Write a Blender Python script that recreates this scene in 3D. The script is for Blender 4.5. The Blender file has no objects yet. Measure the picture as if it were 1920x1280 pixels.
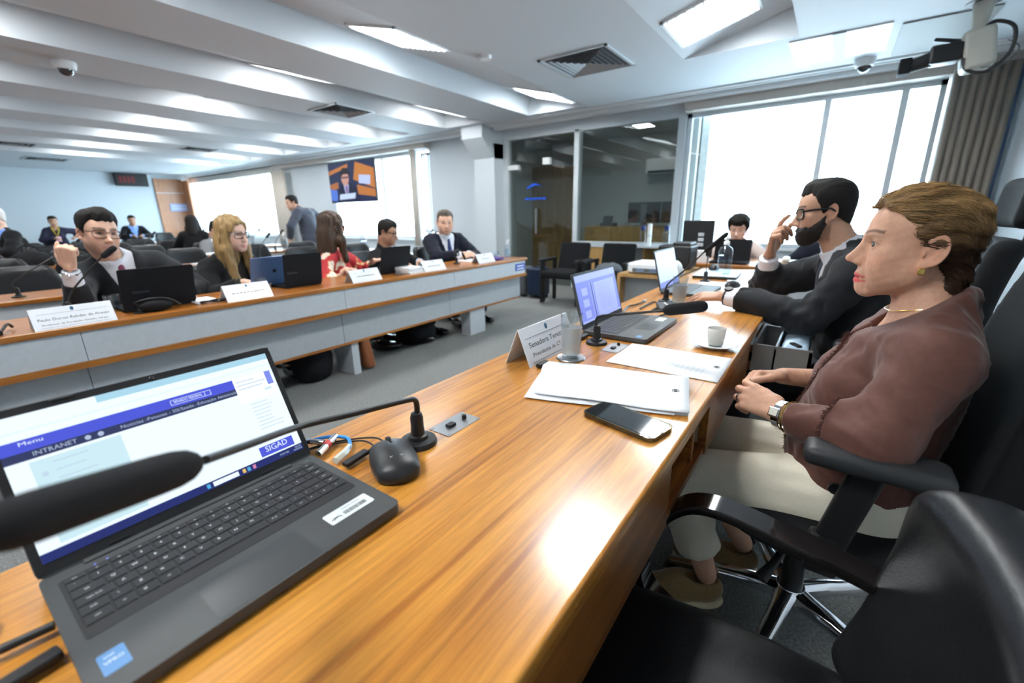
import bpy, bmesh, math, random
import numpy as np
from mathutils import Vector, Matrix, Euler

# ------------------------------------------------------------------ camera, world, light, exposure
S = bpy.context.scene
COL = S.collection
PI = math.pi
rad = math.radians
CAMZ = 1.15
F_PX = 817.55
YAW, PITCH, ROLL = 0.94893812, -0.28167056, -0.01570988
_fw = Vector((math.sin(YAW) * math.cos(PITCH), math.cos(YAW) * math.cos(PITCH), math.sin(PITCH)))
_r0 = Vector((math.cos(YAW), -math.sin(YAW), 0.0))
_u0 = _r0.cross(_fw)
_rt = _r0 * math.cos(ROLL) + _u0 * math.sin(ROLL)
_up = -_r0 * math.sin(ROLL) + _u0 * math.cos(ROLL)
CAM = Vector((0, 0, CAMZ))


def ray(px, py):
    return _rt * ((px - 960) / F_PX) - _up * ((py - 640) / F_PX) + _fw


def on_z(px, py, z):
    d = ray(px, py)
    return CAM + d * ((z - CAMZ) / d.z)


def on_y(px, py, y):
    d = ray(px, py)
    return CAM + d * (y / d.y)


def on_x(px, py, x):
    d = ray(px, py)
    return CAM + d * (x / d.x)


def at_depth(px, py, dep):
    return CAM + ray(px, py) * dep


cam_data = bpy.data.cameras.new('camera')
cam = bpy.data.objects.new('camera', cam_data)
COL.objects.link(cam)
m3 = Matrix((_rt, _up, -_fw)).transposed()
cam.matrix_world = Matrix.Translation(CAM) @ m3.to_4x4()
cam_data.sensor_width = 36.0
cam_data.lens = F_PX / 1920 * 36.0
cam_data.clip_start = 0.02
cam_data.dof.use_dof = True
cam_data.dof.focus_distance = 0.98
cam_data.dof.aperture_fstop = 3.0
S.camera = cam

W = bpy.data.worlds.new('overcast_daylight')
S.world = W
W.use_nodes = True
_bg = W.node_tree.nodes['Background']
_bg.inputs[0].default_value = (0.66, 0.84, 1.0, 1)
_bg.inputs[1].default_value = 10.5

S.view_settings.view_transform = 'Standard'
S.view_settings.look = 'None'
S.view_settings.gamma = 1.0
S.view_settings.use_curve_mapping = False
S.view_settings.exposure = 1.12

WX = 6.4          # window wall plane
CEIL = 2.52
LAMP = 22.0       # strength of the ceiling lamp diffusers

# ------------------------------------------------------------------ materials
MATS = {}


def mat(name, col=(.5, .5, .5), rough=.5, metal=0.0, spec=.5, coat=0.0, coat_rough=.1, emit=None, estr=0.0,
        noise=None, bump=None, trans=0.0, ior=1.45, alpha=1.0, attr=None, sheen=0.0, sss=0.0, nobj=True):
    """noise=(scale, amount[, stretch]) colour variation; bump=(scale, strength[, stretch]) fine relief"""
    if name in MATS:
        return MATS[name]
    m = bpy.data.materials.new(name)
    m.use_nodes = True
    nt = m.node_tree
    b = nt.nodes['Principled BSDF']
    b.inputs['Base Color'].default_value = (*col, 1)
    b.inputs['Roughness'].default_value = rough
    b.inputs['Metallic'].default_value = metal
    b.inputs['Specular IOR Level'].default_value = spec
    b.inputs['Coat Weight'].default_value = coat
    b.inputs['Coat Roughness'].default_value = coat_rough
    b.inputs['Transmission Weight'].default_value = trans
    b.inputs['IOR'].default_value = ior
    b.inputs['Alpha'].default_value = alpha
    if sheen:
        b.inputs['Sheen Weight'].default_value = sheen
        b.inputs['Sheen Roughness'].default_value = .4
    if sss:
        b.inputs['Subsurface Weight'].default_value = sss
        b.inputs['Subsurface Radius'].default_value = (.012, .005, .003)
    if emit is not None:
        b.inputs['Emission Color'].default_value = (*emit, 1)
        b.inputs['Emission Strength'].default_value = estr
    tc = None
    src = None
    if attr:
        a = nt.nodes.new('ShaderNodeAttribute')
        a.attribute_name = attr
        src = a.outputs['Color']
        nt.links.new(src, b.inputs['Base Color'])

    def coords(stretch):
        nonlocal tc
        if tc is None:
            tc = nt.nodes.new('ShaderNodeTexCoord')
        mp = nt.nodes.new('ShaderNodeMapping')
        mp.inputs['Scale'].default_value = stretch
        nt.links.new(tc.outputs['Object'], mp.inputs['Vector'])
        return mp.outputs['Vector']
    if noise:
        st = noise[2] if len(noise) > 2 else (1, 1, 1)
        n = nt.nodes.new('ShaderNodeTexNoise')
        n.inputs['Scale'].default_value = noise[0]
        n.inputs['Detail'].default_value = 5
        nt.links.new(coords(st), n.inputs['Vector'])
        mx = nt.nodes.new('ShaderNodeMix')
        mx.data_type = 'RGBA'
        mx.blend_type = 'MULTIPLY'
        mx.inputs['Factor'].default_value = 1.0
        mr = nt.nodes.new('ShaderNodeMapRange')
        mr.inputs['From Min'].default_value = .3
        mr.inputs['From Max'].default_value = .7
        mr.inputs['To Min'].default_value = 1 - noise[1]
        mr.inputs['To Max'].default_value = 1 + noise[1]
        nt.links.new(n.outputs['Fac'], mr.inputs['Value'])
        if src is not None:
            nt.links.new(src, mx.inputs['A'])
        else:
            mx.inputs['A'].default_value = (*col, 1)
        nt.links.new(mr.outputs['Result'], mx.inputs['B'])
        nt.links.new(mx.outputs['Result'], b.inputs['Base Color'])
    if bump:
        st = bump[2] if len(bump) > 2 else (1, 1, 1)
        n = nt.nodes.new('ShaderNodeTexNoise')
        n.inputs['Scale'].default_value = bump[0]
        n.inputs['Detail'].default_value = 4
        nt.links.new(coords(st), n.inputs['Vector'])
        bp = nt.nodes.new('ShaderNodeBump')
        bp.inputs['Strength'].default_value = bump[1]
        bp.inputs['Distance'].default_value = .002
        nt.links.new(n.outputs['Fac'], bp.inputs['Height'])
        nt.links.new(bp.outputs['Normal'], b.inputs['Normal'])
    MATS[name] = m
    return m


def wood_mat(name, c1, c2, c3, rough=.28, coat=.6, axis='X', scale=1.0):
    """long grain running along the given axis, with darker figure streaks"""
    if name in MATS:
        return MATS[name]
    m = bpy.data.materials.new(name)
    m.use_nodes = True
    nt = m.node_tree
    b = nt.nodes['Principled BSDF']
    b.inputs['Roughness'].default_value = rough
    b.inputs['Coat Weight'].default_value = coat
    b.inputs['Coat Roughness'].default_value = .16
    tc = nt.nodes.new('ShaderNodeTexCoord')

    def mapped(sc):
        mp = nt.nodes.new('ShaderNodeMapping')
        s = list(sc)
        if axis == 'Y':
            s = [s[1], s[0], s[2]]
        if axis == 'Z':
            s = [s[2], s[1], s[0]]
        mp.inputs['Scale'].default_value = [q * scale for q in s]
        nt.links.new(tc.outputs['Object'], mp.inputs['Vector'])
        return mp.outputs['Vector']
    nA = nt.nodes.new('ShaderNodeTexNoise')
    nA.inputs['Scale'].default_value = 1.0
    nA.inputs['Detail'].default_value = 6
    nA.inputs['Roughness'].default_value = .62
    nA.inputs['Distortion'].default_value = .5
    nt.links.new(mapped((1.6, 16, 16)), nA.inputs['Vector'])
    nB = nt.nodes.new('ShaderNodeTexNoise')
    nB.inputs['Scale'].default_value = 1.0
    nB.inputs['Detail'].default_value = 5
    nB.inputs['Roughness'].default_value = .7
    nt.links.new(mapped((7, 190, 190)), nB.inputs['Vector'])
    nC = nt.nodes.new('ShaderNodeTexNoise')
    nC.inputs['Scale'].default_value = 1.0
    nC.inputs['Detail'].default_value = 4
    nC.inputs['Distortion'].default_value = 1.2
    nt.links.new(mapped((1.1, 38, 38)), nC.inputs['Vector'])
    r1 = nt.nodes.new('ShaderNodeValToRGB')
    r1.color_ramp.elements[0].position = .33
    r1.color_ramp.elements[0].color = (*c1, 1)
    r1.color_ramp.elements[1].position = .68
    r1.color_ramp.elements[1].color = (*c2, 1)
    nt.links.new(nA.outputs['Fac'], r1.inputs['Fac'])
    r2 = nt.nodes.new('ShaderNodeValToRGB')
    r2.color_ramp.elements[0].position = .34
    r2.color_ramp.elements[0].color = (*[x for x in c3], 1)
    r2.color_ramp.elements[1].position = .47
    r2.color_ramp.elements[1].color = (1, 1, 1, 1)
    nt.links.new(nC.outputs['Fac'], r2.inputs['Fac'])
    mx = nt.nodes.new('ShaderNodeMix')
    mx.data_type = 'RGBA'
    mx.blend_type = 'MULTIPLY'
    mx.inputs['Factor'].default_value = .75
    nt.links.new(r1.outputs['Color'], mx.inputs['A'])
    nt.links.new(r2.outputs['Color'], mx.inputs['B'])
    mr = nt.nodes.new('ShaderNodeMapRange')
    mr.inputs['From Min'].default_value = .3
    mr.inputs['From Max'].default_value = .7
    mr.inputs['To Min'].default_value = .66
    mr.inputs['To Max'].default_value = 1.20
    nt.links.new(nB.outputs['Fac'], mr.inputs['Value'])
    mx2 = nt.nodes.new('ShaderNodeMix')
    mx2.data_type = 'RGBA'
    mx2.blend_type = 'MULTIPLY'
    mx2.inputs['Factor'].default_value = 1
    nt.links.new(mx.outputs['Result'], mx2.inputs['A'])
    nt.links.new(mr.outputs['Result'], mx2.inputs['B'])
    nt.links.new(mx2.outputs['Result'], b.inputs['Base Color'])
    MATS[name] = m
    return m


def glass_mat(name, tint=(1, 1, 1), refl=.08, rough=0.0):
    """thin clear pane: mostly transparent, a little mirror"""
    if name in MATS:
        return MATS[name]
    m = bpy.data.materials.new(name)
    m.use_nodes = True
    nt = m.node_tree
    nt.nodes.remove(nt.nodes['Principled BSDF'])
    out = nt.nodes['Material Output']
    t = nt.nodes.new('ShaderNodeBsdfTransparent')
    t.inputs[0].default_value = (*tint, 1)
    g = nt.nodes.new('ShaderNodeBsdfGlossy')
    g.inputs['Roughness'].default_value = rough
    lw = nt.nodes.new('ShaderNodeLayerWeight')
    lw.inputs['Blend'].default_value = .5
    pw = nt.nodes.new('ShaderNodeMath')
    pw.operation = 'POWER'
    pw.inputs[1].default_value = 5
    nt.links.new(lw.outputs['Facing'], pw.inputs[0])
    ad = nt.nodes.new('ShaderNodeMath')
    ad.operation = 'ADD'
    ad.use_clamp = True
    ad.inputs[1].default_value = refl
    nt.links.new(pw.outputs[0], ad.inputs[0])
    mx = nt.nodes.new('ShaderNodeMixShader')
    nt.links.new(ad.outputs[0], mx.inputs[0])
    nt.links.new(t.outputs[0], mx.inputs[1])
    nt.links.new(g.outputs[0], mx.inputs[2])
    nt.links.new(mx.outputs[0], out.inputs[0])
    MATS[name] = m
    return m


M_WALL = mat('wall_paint', (.62, .67, .71), .6, bump=(90, .05))
M_CEIL = mat('ceiling_plaster', (.60, .635, .67), .65, bump=(60, .04))
M_CARPET = mat('grey_carpet', (.20, .205, .20), .95, noise=(120, .35), bump=(420, .9), spec=.1)
M_TEAK = wood_mat('teak_top', (.47, .180, .021), (.68, .305, .048), (.50, .34, .21), rough=.30, coat=.55)
M_TEAK_D = wood_mat('teak_panel', (.27, .085, .014), (.42, .16, .03), (.45, .32, .2), rough=.35, coat=.35)
M_TEAKROW = wood_mat('teak_row', (.33, .105, .012), (.46, .175, .024), (.55, .4, .26), rough=.32, coat=.4)
M_DOORWOOD = wood_mat('door_veneer', (.52, .22, .10), (.62, .29, .14), (.8, .7, .6), rough=.4, coat=.2, axis='Z')
M_OAK = wood_mat('oak_veneer', (.42, .24, .08), (.52, .31, .11), (.8, .7, .55), rough=.4, coat=.2, axis='Z')
M_LAMW = mat('white_laminate', (.47, .50, .53), .42, noise=(40, .04))
M_LAMG = mat('grey_laminate', (.37, .395, .415), .45, noise=(40, .04))
M_WHITE = mat('white_paint', (.80, .82, .83), .4)
M_ALU = mat('painted_aluminium', (.60, .65, .68), .4, metal=.2)
M_BEIGE = mat('beige_pelmet', (.50, .46, .42), .6)
M_GLASS = glass_mat('window_glass', (.96, .985, .98), .02)
M_BOOTHGLASS = glass_mat('booth_glass', (.80, .84, .83), .05)
M_DIFF2 = mat('row_lamp_diffuser', (1, 1, 1), .6, emit=(.98, 1.0, 1.0), estr=LAMP * .38)
M_DIFF = mat('lamp_diffuser', (1, 1, 1), .6, emit=(.98, 1.0, 1.0), estr=LAMP)
M_BLACK = mat('black_plastic', (.013, .013, .0145), .42)
M_BLACKM = mat('black_matte', (.010, .010, .012), .75, spec=.2)
M_BLACKG = mat('black_gloss', (.012, .010, .010), .12, coat=.6, coat_rough=.05)
M_FABRIC = mat('black_fabric', (.012, .013, .0145), .85, bump=(900, .4), spec=.2)
M_LEATHER = mat('black_leather', (.009, .010, .012), .36, bump=(260, .25), coat=.08, coat_rough=.3, spec=.35)
M_CHROME = mat('chrome', (.75, .77, .80), .12, metal=1.0)
M_STEEL = mat('brushed_steel', (.36, .37, .38), .38, metal=.9, bump=(30, .15, (1, 25, 25)))
M_GREYPL = mat('grey_plastic', (.12, .125, .13), .5)
M_PAPER = mat('paper', (.86, .88, .90), .7)
M_INK = mat('ink', (.03, .03, .035), .7)
M_INKG = mat('ink_grey', (.30, .31, .33), .7)
M_CERAM = mat('white_ceramic', (.86, .86, .80), .15, coat=.4)
M_CLEAR = glass_mat('drinking_glass', (.93, .96, .97), .06)
M_WATER = glass_mat('cold_water', (.80, .86, .90), .03)
M_FROST = mat('condensation', (.84, .88, .90), .55, alpha=.30)
M_BLUESIGN = mat('blue_sign', (.02, .07, .42), .4)
# ------------------------------------------------------------------ mesh helpers


class MB:
    """collects shapes; build() links them as ONE mesh object"""

    def __init__(self):
        self.v = []
        self.f = []
        self.wn = False

    def add(self, vs, fs):
        o = len(self.v)
        self.v += [tuple(p) for p in vs]
        self.f += [tuple(i + o for i in q) for q in fs]
        return self

    def box(self, c, s, R=None):
        x, y, z = s[0] / 2, s[1] / 2, s[2] / 2
        vs = [Vector(p) for p in ((-x, -y, -z), (x, -y, -z), (x, y, -z), (-x, y, -z), (-x, -y, z), (x, -y, z), (x, y, z), (-x, y, z))]
        if R is not None:
            vs = [R @ p for p in vs]
        c = Vector(c)
        return self.add([p + c for p in vs], [(0, 3, 2, 1), (4, 5, 6, 7), (0, 1, 5, 4), (1, 2, 6, 5), (2, 3, 7, 6), (3, 0, 4, 7)])

    def bx(self, x0, x1, y0, y1, z0, z1):
        return self.box(((x0 + x1) / 2, (y0 + y1) / 2, (z0 + z1) / 2), (abs(x1 - x0), abs(y1 - y0), abs(z1 - z0)))

    def rbox(self, c, s, r=.005, R=None, seg=2):
        self.wn = True
        bm = bmesh.new()
        bmesh.ops.create_cube(bm, size=1)
        for v in bm.verts:
            v.co = Vector((v.co.x * s[0], v.co.y * s[1], v.co.z * s[2]))
        r = min(r, min(s) * .49)
        bmesh.ops.bevel(bm, geom=bm.edges[:], offset=r, segments=seg, profile=.5, affect='EDGES')
        bm.verts.index_update()
        vs = [v.co.copy() for v in bm.verts]
        fs = [[v.index for v in f.verts] for f in bm.faces]
        bm.free()
        if R is not None:
            vs = [R @ p for p in vs]
        c = Vector(c)
        return self.add([p + c for p in vs], fs)

    def tube(self, pts, r, n=8, cap=True, close=False):
        pts = [Vector(p) for p in pts]
        if not hasattr(r, '__len__'):
            r = [r] * len(pts)
        N = len(pts)
        tang = []
        for i in range(N):
            if close:
                t = pts[(i + 1) % N] - pts[i - 1]
            else:
                t = pts[min(i + 1, N - 1)] - pts[max(i - 1, 0)]
            tang.append(t.normalized() if t.length > 1e-9 else Vector((0, 0, 1)))
        ref = Vector((0, 0, 1)) if abs(tang[0].z) < .9 else Vector((1, 0, 0))
        u = tang[0].cross(ref).normalized()
        vs = []
        for i in range(N):
            if i:
                u = (u - tang[i] * u.dot(tang[i]))
                u = u.normalized() if u.length > 1e-9 else tang[i].orthogonal().normalized()
            w = tang[i].cross(u)
            for k in range(n):
                a = 2 * PI * k / n
                vs.append(pts[i] + (u * math.cos(a) + w * math.sin(a)) * r[i])
        fs = []
        M = N if close else N - 1
        for i in range(M):
            j = (i + 1) % N
            for k in range(n):
                l = (k + 1) % n
                fs.append((i * n + k, i * n + l, j * n + l, j * n + k))
        if cap and not close:
            fs.append(tuple(reversed(range(n))))
            fs.append(tuple((N - 1) * n + k for k in range(n)))
        return self.add(vs, fs)

    def lathe(self, prof, n=24, c=(0, 0, 0), R=None):
        """prof: list of (radius, height)"""
        c = Vector(c)
        vs = []
        for (r, h) in prof:
            for k in range(n):
                a = 2 * PI * k / n
                p = Vector((r * math.cos(a), r * math.sin(a), h))
                vs.append((R @ p if R is not None else p) + c)
        fs = []
        for i in range(len(prof) - 1):
            for k in range(n):
                l = (k + 1) % n
                fs.append((i * n + k, i * n + l, (i + 1) * n + l, (i + 1) * n + k))
        if prof[0][0] > 1e-6:
            fs.append(tuple(reversed(range(n))))
        if prof[-1][0] > 1e-6:
            fs.append(tuple((len(prof) - 1) * n + k for k in range(n)))
        return self.add(vs, fs)

    def ell(self, c, r, n=16, m=10, R=None):
        prof = []
        vs = []
        c = Vector(c)
        for i in range(m + 1):
            t = PI * i / m
            for k in range(n):
                a = 2 * PI * k / n
                p = Vector((r[0] * math.sin(t) * math.cos(a), r[1] * math.sin(t) * math.sin(a), -r[2] * math.cos(t)))
                vs.append((R @ p if R is not None else p) + c)
        fs = []
        for i in range(m):
            for k in range(n):
                l = (k + 1) % n
                fs.append((i * n + k, i * n + l, (i + 1) * n + l, (i + 1) * n + k))
        return self.add(vs, fs)

    def prism(self, poly, h, M=None):
        """poly: 2d outline (ccw) in xy, extruded from z=0 to h; M places it"""
        n = len(poly)
        vs = [Vector((p[0], p[1], 0)) for p in poly] + [Vector((p[0], p[1], h)) for p in poly]
        if M is not None:
            vs = [M @ p for p in vs]
        fs = [tuple(reversed(range(n))), tuple(range(n, 2 * n))]
        for i in range(n):
            j = (i + 1) % n
            fs.append((i, j, n + j, n + i))
        return self.add(vs, fs)

    def quad(self, a, b, c, d):
        return self.add([a, b, c, d], [(0, 1, 2, 3)])

    def build(self, name, material, parent=None, smooth=50, loc=None):
        me = bpy.data.meshes.new(name)
        me.from_pydata([tuple(p) for p in self.v], [], self.f)
        me.validate()
        o = link_mesh(name, me, material, parent, smooth, loc)
        if self.wn and smooth:
            md = o.modifiers.new('flat_faces', 'WEIGHTED_NORMAL')
            md.keep_sharp = True
        return o


def link_mesh(name, me, material, parent=None, smooth=35, loc=None):
    for m in (material if isinstance(material, (list, tuple)) else [material]):
        me.materials.append(m)
    if smooth:
        me.polygons.foreach_set('use_smooth', [True] * len(me.polygons))
        if smooth < 180:
            me.set_sharp_from_angle(angle=rad(smooth))
    me.update()
    o = bpy.data.objects.new(name, me)
    COL.objects.link(o)
    if parent is not None:
        o.parent = parent
    if loc is not None:
        o.location = loc
    return o


def tag(o, label=None, cat=None, group=None, kind=None):
    if label:
        o['label'] = label
    if cat:
        o['category'] = cat
    if group:
        o['group'] = group
    if kind:
        o['kind'] = kind
    return o


def thing(name, label, cat, loc=(0, 0, 0), rotz=0.0, group=None):
    o = bpy.data.objects.new(name, None)
    o.empty_display_size = .05
    COL.objects.link(o)
    o.location = loc
    o.rotation_euler = (0, 0, rotz)
    return tag(o, label, cat, group)


def struct(name, mb, material, parent=None, smooth=35, label=None):
    o = mb.build(name, material, parent, smooth)
    if parent is None:
        o['kind'] = 'structure'
        if label:
            o['label'] = label
    return o


def kids(o):
    return [c for c in bpy.data.objects if c.parent == o]


def copy_tree(o, parent=None, label=None, loc=None, rotz=None):
    c = o.copy()
    COL.objects.link(c)
    if parent is not None:
        c.parent = parent
    if label:
        c['label'] = label
    if loc is not None:
        c.location = loc
    if rotz is not None:
        c.rotation_euler = (0, 0, rotz)
    for ch in kids(o):
        copy_tree(ch, c)
    return c


def text_mesh(s, size, M, mb, width=None, bold=0.0):
    """flat lettering in the XY plane of M (x to the right, y up), added to mb"""
    cu = bpy.data.curves.new('t', 'FONT')
    cu.body = s
    cu.size = size
    cu.offset = bold
    cu.resolution_u = 2
    cu.align_x = 'CENTER'
    cu.align_y = 'CENTER'
    ob = bpy.data.objects.new('t', cu)
    COL.objects.link(ob)
    dg = bpy.context.evaluated_depsgraph_get()
    me = bpy.data.meshes.new_from_object(ob.evaluated_get(dg))
    vs = [v.co.copy() for v in me.vertices]
    fs = [tuple(p.vertices) for p in me.polygons]
    bpy.data.objects.remove(ob)
    bpy.data.curves.remove(cu)
    bpy.data.meshes.remove(me)
    if vs and width:
        w = max(v.x for v in vs) - min(v.x for v in vs)
        if w > 1e-6:
            k = width / w
            for v in vs:
                v.x *= k
    mb.add([M @ v for v in vs], fs)


def basis(o, x, y):
    """4x4 with the given origin, x axis and y axis"""
    x = Vector(x).normalized()
    y = Vector(y)
    z = x.cross(y).normalized()
    y = z.cross(x)
    M = Matrix((x, y, z)).transposed().to_4x4()
    M.translation = Vector(o)
    return M


def smooth_path(pts, n=6, close=False):
    """Catmull-Rom through the points"""
    P = [Vector(p) for p in pts]
    out = []
    N = len(P)
    for i in range(N if close else N - 1):
        p0 = P[i - 1] if (i or close) else P[0]
        p1 = P[i]
        p2 = P[(i + 1) % N]
        p3 = P[(i + 2) % N] if (close or i + 2 < N) else P[-1]
        for k in range(n):
            t = k / n
            out.append(.5 * ((2 * p1) + (p2 - p0) * t + (2 * p0 - 5 * p1 + 4 * p2 - p3) * t * t + (3 * p1 - p0 - 3 * p2 + p3) * t ** 3))
    if not close:
        out.append(P[-1])
    return out


def rrect(w, h, r, n=4):
    pts = []
    for (cx, cy, a0) in ((w / 2 - r, h / 2 - r, 0), (-w / 2 + r, h / 2 - r, 90), (-w / 2 + r, -h / 2 + r, 180), (w / 2 - r, -h / 2 + r, 270)):
        for k in range(n + 1):
            a = rad(a0 + 90 * k / n)
            pts.append((cx + r * math.cos(a), cy + r * math.sin(a)))
    return pts
# ------------------------------------------------------------------ soft-shape engine (distance fields -> one continuous mesh)
f32 = np.float32


def smin(a, b, k):
    h = np.clip(.5 + .5 * (b - a) / k, 0, 1)
    return b + (a - b) * h - k * h * (1 - h)


def smax(a, b, k):
    return -smin(-a, -b, k)


def ell(P, c, r, R=None):
    q = P - np.asarray(c, f32)
    if R is not None:
        q = q @ np.asarray(R, f32)
    r = np.asarray(r, f32)
    k0 = np.linalg.norm(q / r, axis=1)
    k1 = np.linalg.norm(q / (r * r), axis=1)
    return k0 * (k0 - 1) / np.maximum(k1, 1e-9)


def cone(P, a, b, ra, rb):
    a = np.asarray(a, f32)
    b = np.asarray(b, f32)
    ba = b - a
    pa = P - a
    t = np.clip(pa @ ba / max(float(ba @ ba), 1e-12), 0, 1)
    return np.linalg.norm(pa - t[:, None] * ba, axis=1) - (ra + (rb - ra) * t)


def waves(P, f, seed, n=5):
    r = np.random.RandomState(seed)
    out = np.zeros(len(P), f32)
    for _ in range(n):
        k = r.normal(size=3)
        k = k / np.linalg.norm(k) * f * r.uniform(.6, 1.5)
        out += np.sin(P @ k.astype(f32) + r.uniform(0, 6.3) + 1.2 * np.sin(P @ np.roll(k, 1).astype(f32) * .7))
    return out / n ** .5


_C8 = [(0, 0, 0), (1, 0, 0), (0, 1, 0), (1, 1, 0), (0, 0, 1), (1, 0, 1), (0, 1, 1), (1, 1, 1)]
_E12 = [(0, 1), (2, 3), (4, 5), (6, 7), (0, 2), (1, 3), (4, 6), (5, 7), (0, 4), (1, 5), (2, 6), (3, 7)]


def sdf_mesh(fn, lo, hi, h, B=6, margin=1.5):
    lo = np.asarray(lo, float)
    hi = np.asarray(hi, float)
    nb = np.maximum(np.ceil((hi - lo) / (h * B)).astype(int), 1)
    n = nb * B + 1
    bi = np.stack(np.meshgrid(*[np.arange(k) for k in nb], indexing='ij'), -1).reshape(-1, 3)
    bc = (lo + (bi + .5) * h * B).astype(f32)
    d = fn(bc).reshape(nb)
    near = np.abs(d) < h * B * .87 * margin + .004
    sgn = np.sign(d).astype(f32)
    for ax in range(3):
        near = np.repeat(near, B, axis=ax)
        sgn = np.repeat(sgn, B, axis=ax)
    near = np.pad(near, [(0, 1)] * 3, mode='edge')
    sgn = np.pad(sgn, [(0, 1)] * 3, mode='edge')
    for ax in range(3):
        sh = np.zeros_like(near)
        sl1 = [slice(None)] * 3
        sl2 = [slice(None)] * 3
        sl1[ax] = slice(1, None)
        sl2[ax] = slice(0, -1)
        sh[tuple(sl1)] = near[tuple(sl2)]
        near = near | sh
    F = sgn
    ii = np.argwhere(near)
    if len(ii) == 0:
        return np.zeros((0, 3)), np.zeros((0, 4), int)
    F[near] = fn((lo + ii * h).astype(f32))
    Sg = F < 0
    m = np.array(F.shape) - 1
    cnt = np.zeros(m, np.int8)
    for (a, b, c) in _C8:
        cnt += Sg[a:m[0] + a, b:m[1] + b, c:m[2] + c]
    act = (cnt > 0) & (cnt < 8)
    cells = np.argwhere(act)
    idx = np.full(m, -1, np.int64)
    idx[act] = np.arange(len(cells))
    vals = np.stack([F[cells[:, 0] + a, cells[:, 1] + b, cells[:, 2] + c] for (a, b, c) in _C8], 1)
    pos = np.zeros((len(cells), 3))
    num = np.zeros(len(cells))
    C8 = np.array(_C8, float)
    for (i, j) in _E12:
        fa, fb = vals[:, i], vals[:, j]
        cr = (fa < 0) != (fb < 0)
        t = np.where(cr, fa / np.where(cr, fa - fb, 1), 0)
        pos += np.where(cr[:, None], C8[i] + t[:, None] * (C8[j] - C8[i]), 0)
        num += cr
    V = lo + h * (cells + pos / num[:, None])
    Q = []
    for ax in range(3):
        u, v = [(1, 2), (2, 0), (0, 1)][ax]
        s0 = [slice(None)] * 3
        s1 = [slice(None)] * 3
        s0[ax] = slice(0, -1)
        s1[ax] = slice(1, None)
        A, Bs = Sg[tuple(s0)], Sg[tuple(s1)]
        e = np.argwhere(A != Bs)
        ok = (e[:, u] > 0) & (e[:, v] > 0) & (e[:, u] < m[u]) & (e[:, v] < m[v])
        e = e[ok]
        fl = A[e[:, 0], e[:, 1], e[:, 2]]
        q = []
        for (du, dv) in ((-1, -1), (0, -1), (0, 0), (-1, 0)):
            c = e.copy()
            c[:, u] += du
            c[:, v] += dv
            q.append(idx[c[:, 0], c[:, 1], c[:, 2]])
        q = np.stack(q, 1)
        q = np.where(fl[:, None], q, q[:, ::-1])
        Q.append(q)
    return V, np.concatenate(Q)


def join_meshes(parts):
    V, Q, o = [], [], 0
    for v, q in parts:
        V.append(v)
        Q.append(q + o)
        o += len(v)
    return np.concatenate(V), np.concatenate(Q)


def mesh_obj(name, vq, material, parent=None, off=None, col=None, smooth=180, loc=None):
    V, Q = vq
    if off is not None:
        V = V - np.asarray(off)
    me = bpy.data.meshes.new(name)
    me.vertices.add(len(V))
    me.vertices.foreach_set('co', np.ascontiguousarray(V, f32).ravel())
    me.loops.add(len(Q) * 4)
    me.loops.foreach_set('vertex_index', np.ascontiguousarray(Q, np.int32).ravel())
    me.polygons.add(len(Q))
    me.polygons.foreach_set('loop_start', np.arange(0, len(Q) * 4, 4, dtype=np.int32))
    me.update(calc_edges=True)
    if col is not None:
        a = me.color_attributes.new('Col', 'FLOAT_COLOR', 'POINT')
        c = np.ones((len(V), 4), f32)
        c[:, :3] = col
        a.data.foreach_set('color', c.ravel())
    return link_mesh(name, me, material, parent, smooth, loc)
# ------------------------------------------------------------------ the room
XL, YF, YB = -3.4, -1.24, 17.3
struct('floor', MB().bx(XL, WX + 3.2, YF - .2, YB + .2, -.06, 0), M_CARPET, label='dark grey carpet floor')
struct('wall_left', MB().bx(XL - .15, XL, YF - .2, YB + .2, 0, 2.9), M_WALL)
struct('wall_front', MB().bx(XL, WX, YF - .15, YF, 0, 2.9), M_WALL)
struct('wall_back', MB().bx(XL, WX + .3, YB, YB + .15, 0, 2.9), M_WALL, label='pale blue-white wall at the far end of the room')

wb = MB()
Z0, Z1 = .71, 2.37
for (y0, y1) in ((11.9, YB), (6.46, 9.7), (-.75, 1.72)):           # below and above the windows
    wb.bx(WX, WX + .16, y0, y1, 0, Z0)
    wb.bx(WX, WX + .16, y0, y1, Z1, 2.9)
wb.bx(WX, WX + .16, 9.7, 11.9, 0, 2.9)
wb.bx(WX, WX + .16, 5.1, 6.46, 0, 2.9)
wb.bx(WX, WX + .16, YF - .15, -.75, 0, 2.9)
wb.bx(WX, WX + .16, 1.72, 5.1, 2.37, 2.9)
struct('wall_right', wb, M_WALL, label='window wall of pale plaster with solid bays between the windows')
# pilaster with its stepped corbel beside the booth door
pl = MB().bx(6.12, WX + .02, 4.69, 5.12, 0, 2.28)
pts_c = [(6.42, 2.06), (6.12, 2.06), (5.82, 2.34), (5.82, CEIL), (6.42, CEIL)]
pl.add([(x, y, z) for y in (4.69, 5.12) for x, z in pts_c], [(0, 1, 2, 3, 4), (9, 8, 7, 6, 5)] + [(i, i + 5, (i + 1) % 5 + 5, (i + 1) % 5) for i in range(5)])
tag(struct('trim_1', pl, M_WALL), 'pale pilaster with a corbel head between wall bay and booth door')
pm = MB().bx(6.22, WX, -1.16, 1.73, 2.37, 2.49)
tag(struct('trim_2', pm, M_BEIGE), 'beige pelmet above the large right-hand window')
pm = MB().bx(6.22, WX, 6.40, 11.95, 2.38, 2.50)
pm.bx(6.22, WX, 11.95, YB, 2.30, 2.44)
tag(struct('trim_3', pm, M_BEIGE), 'beige pelmet above the far windows')
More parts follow.
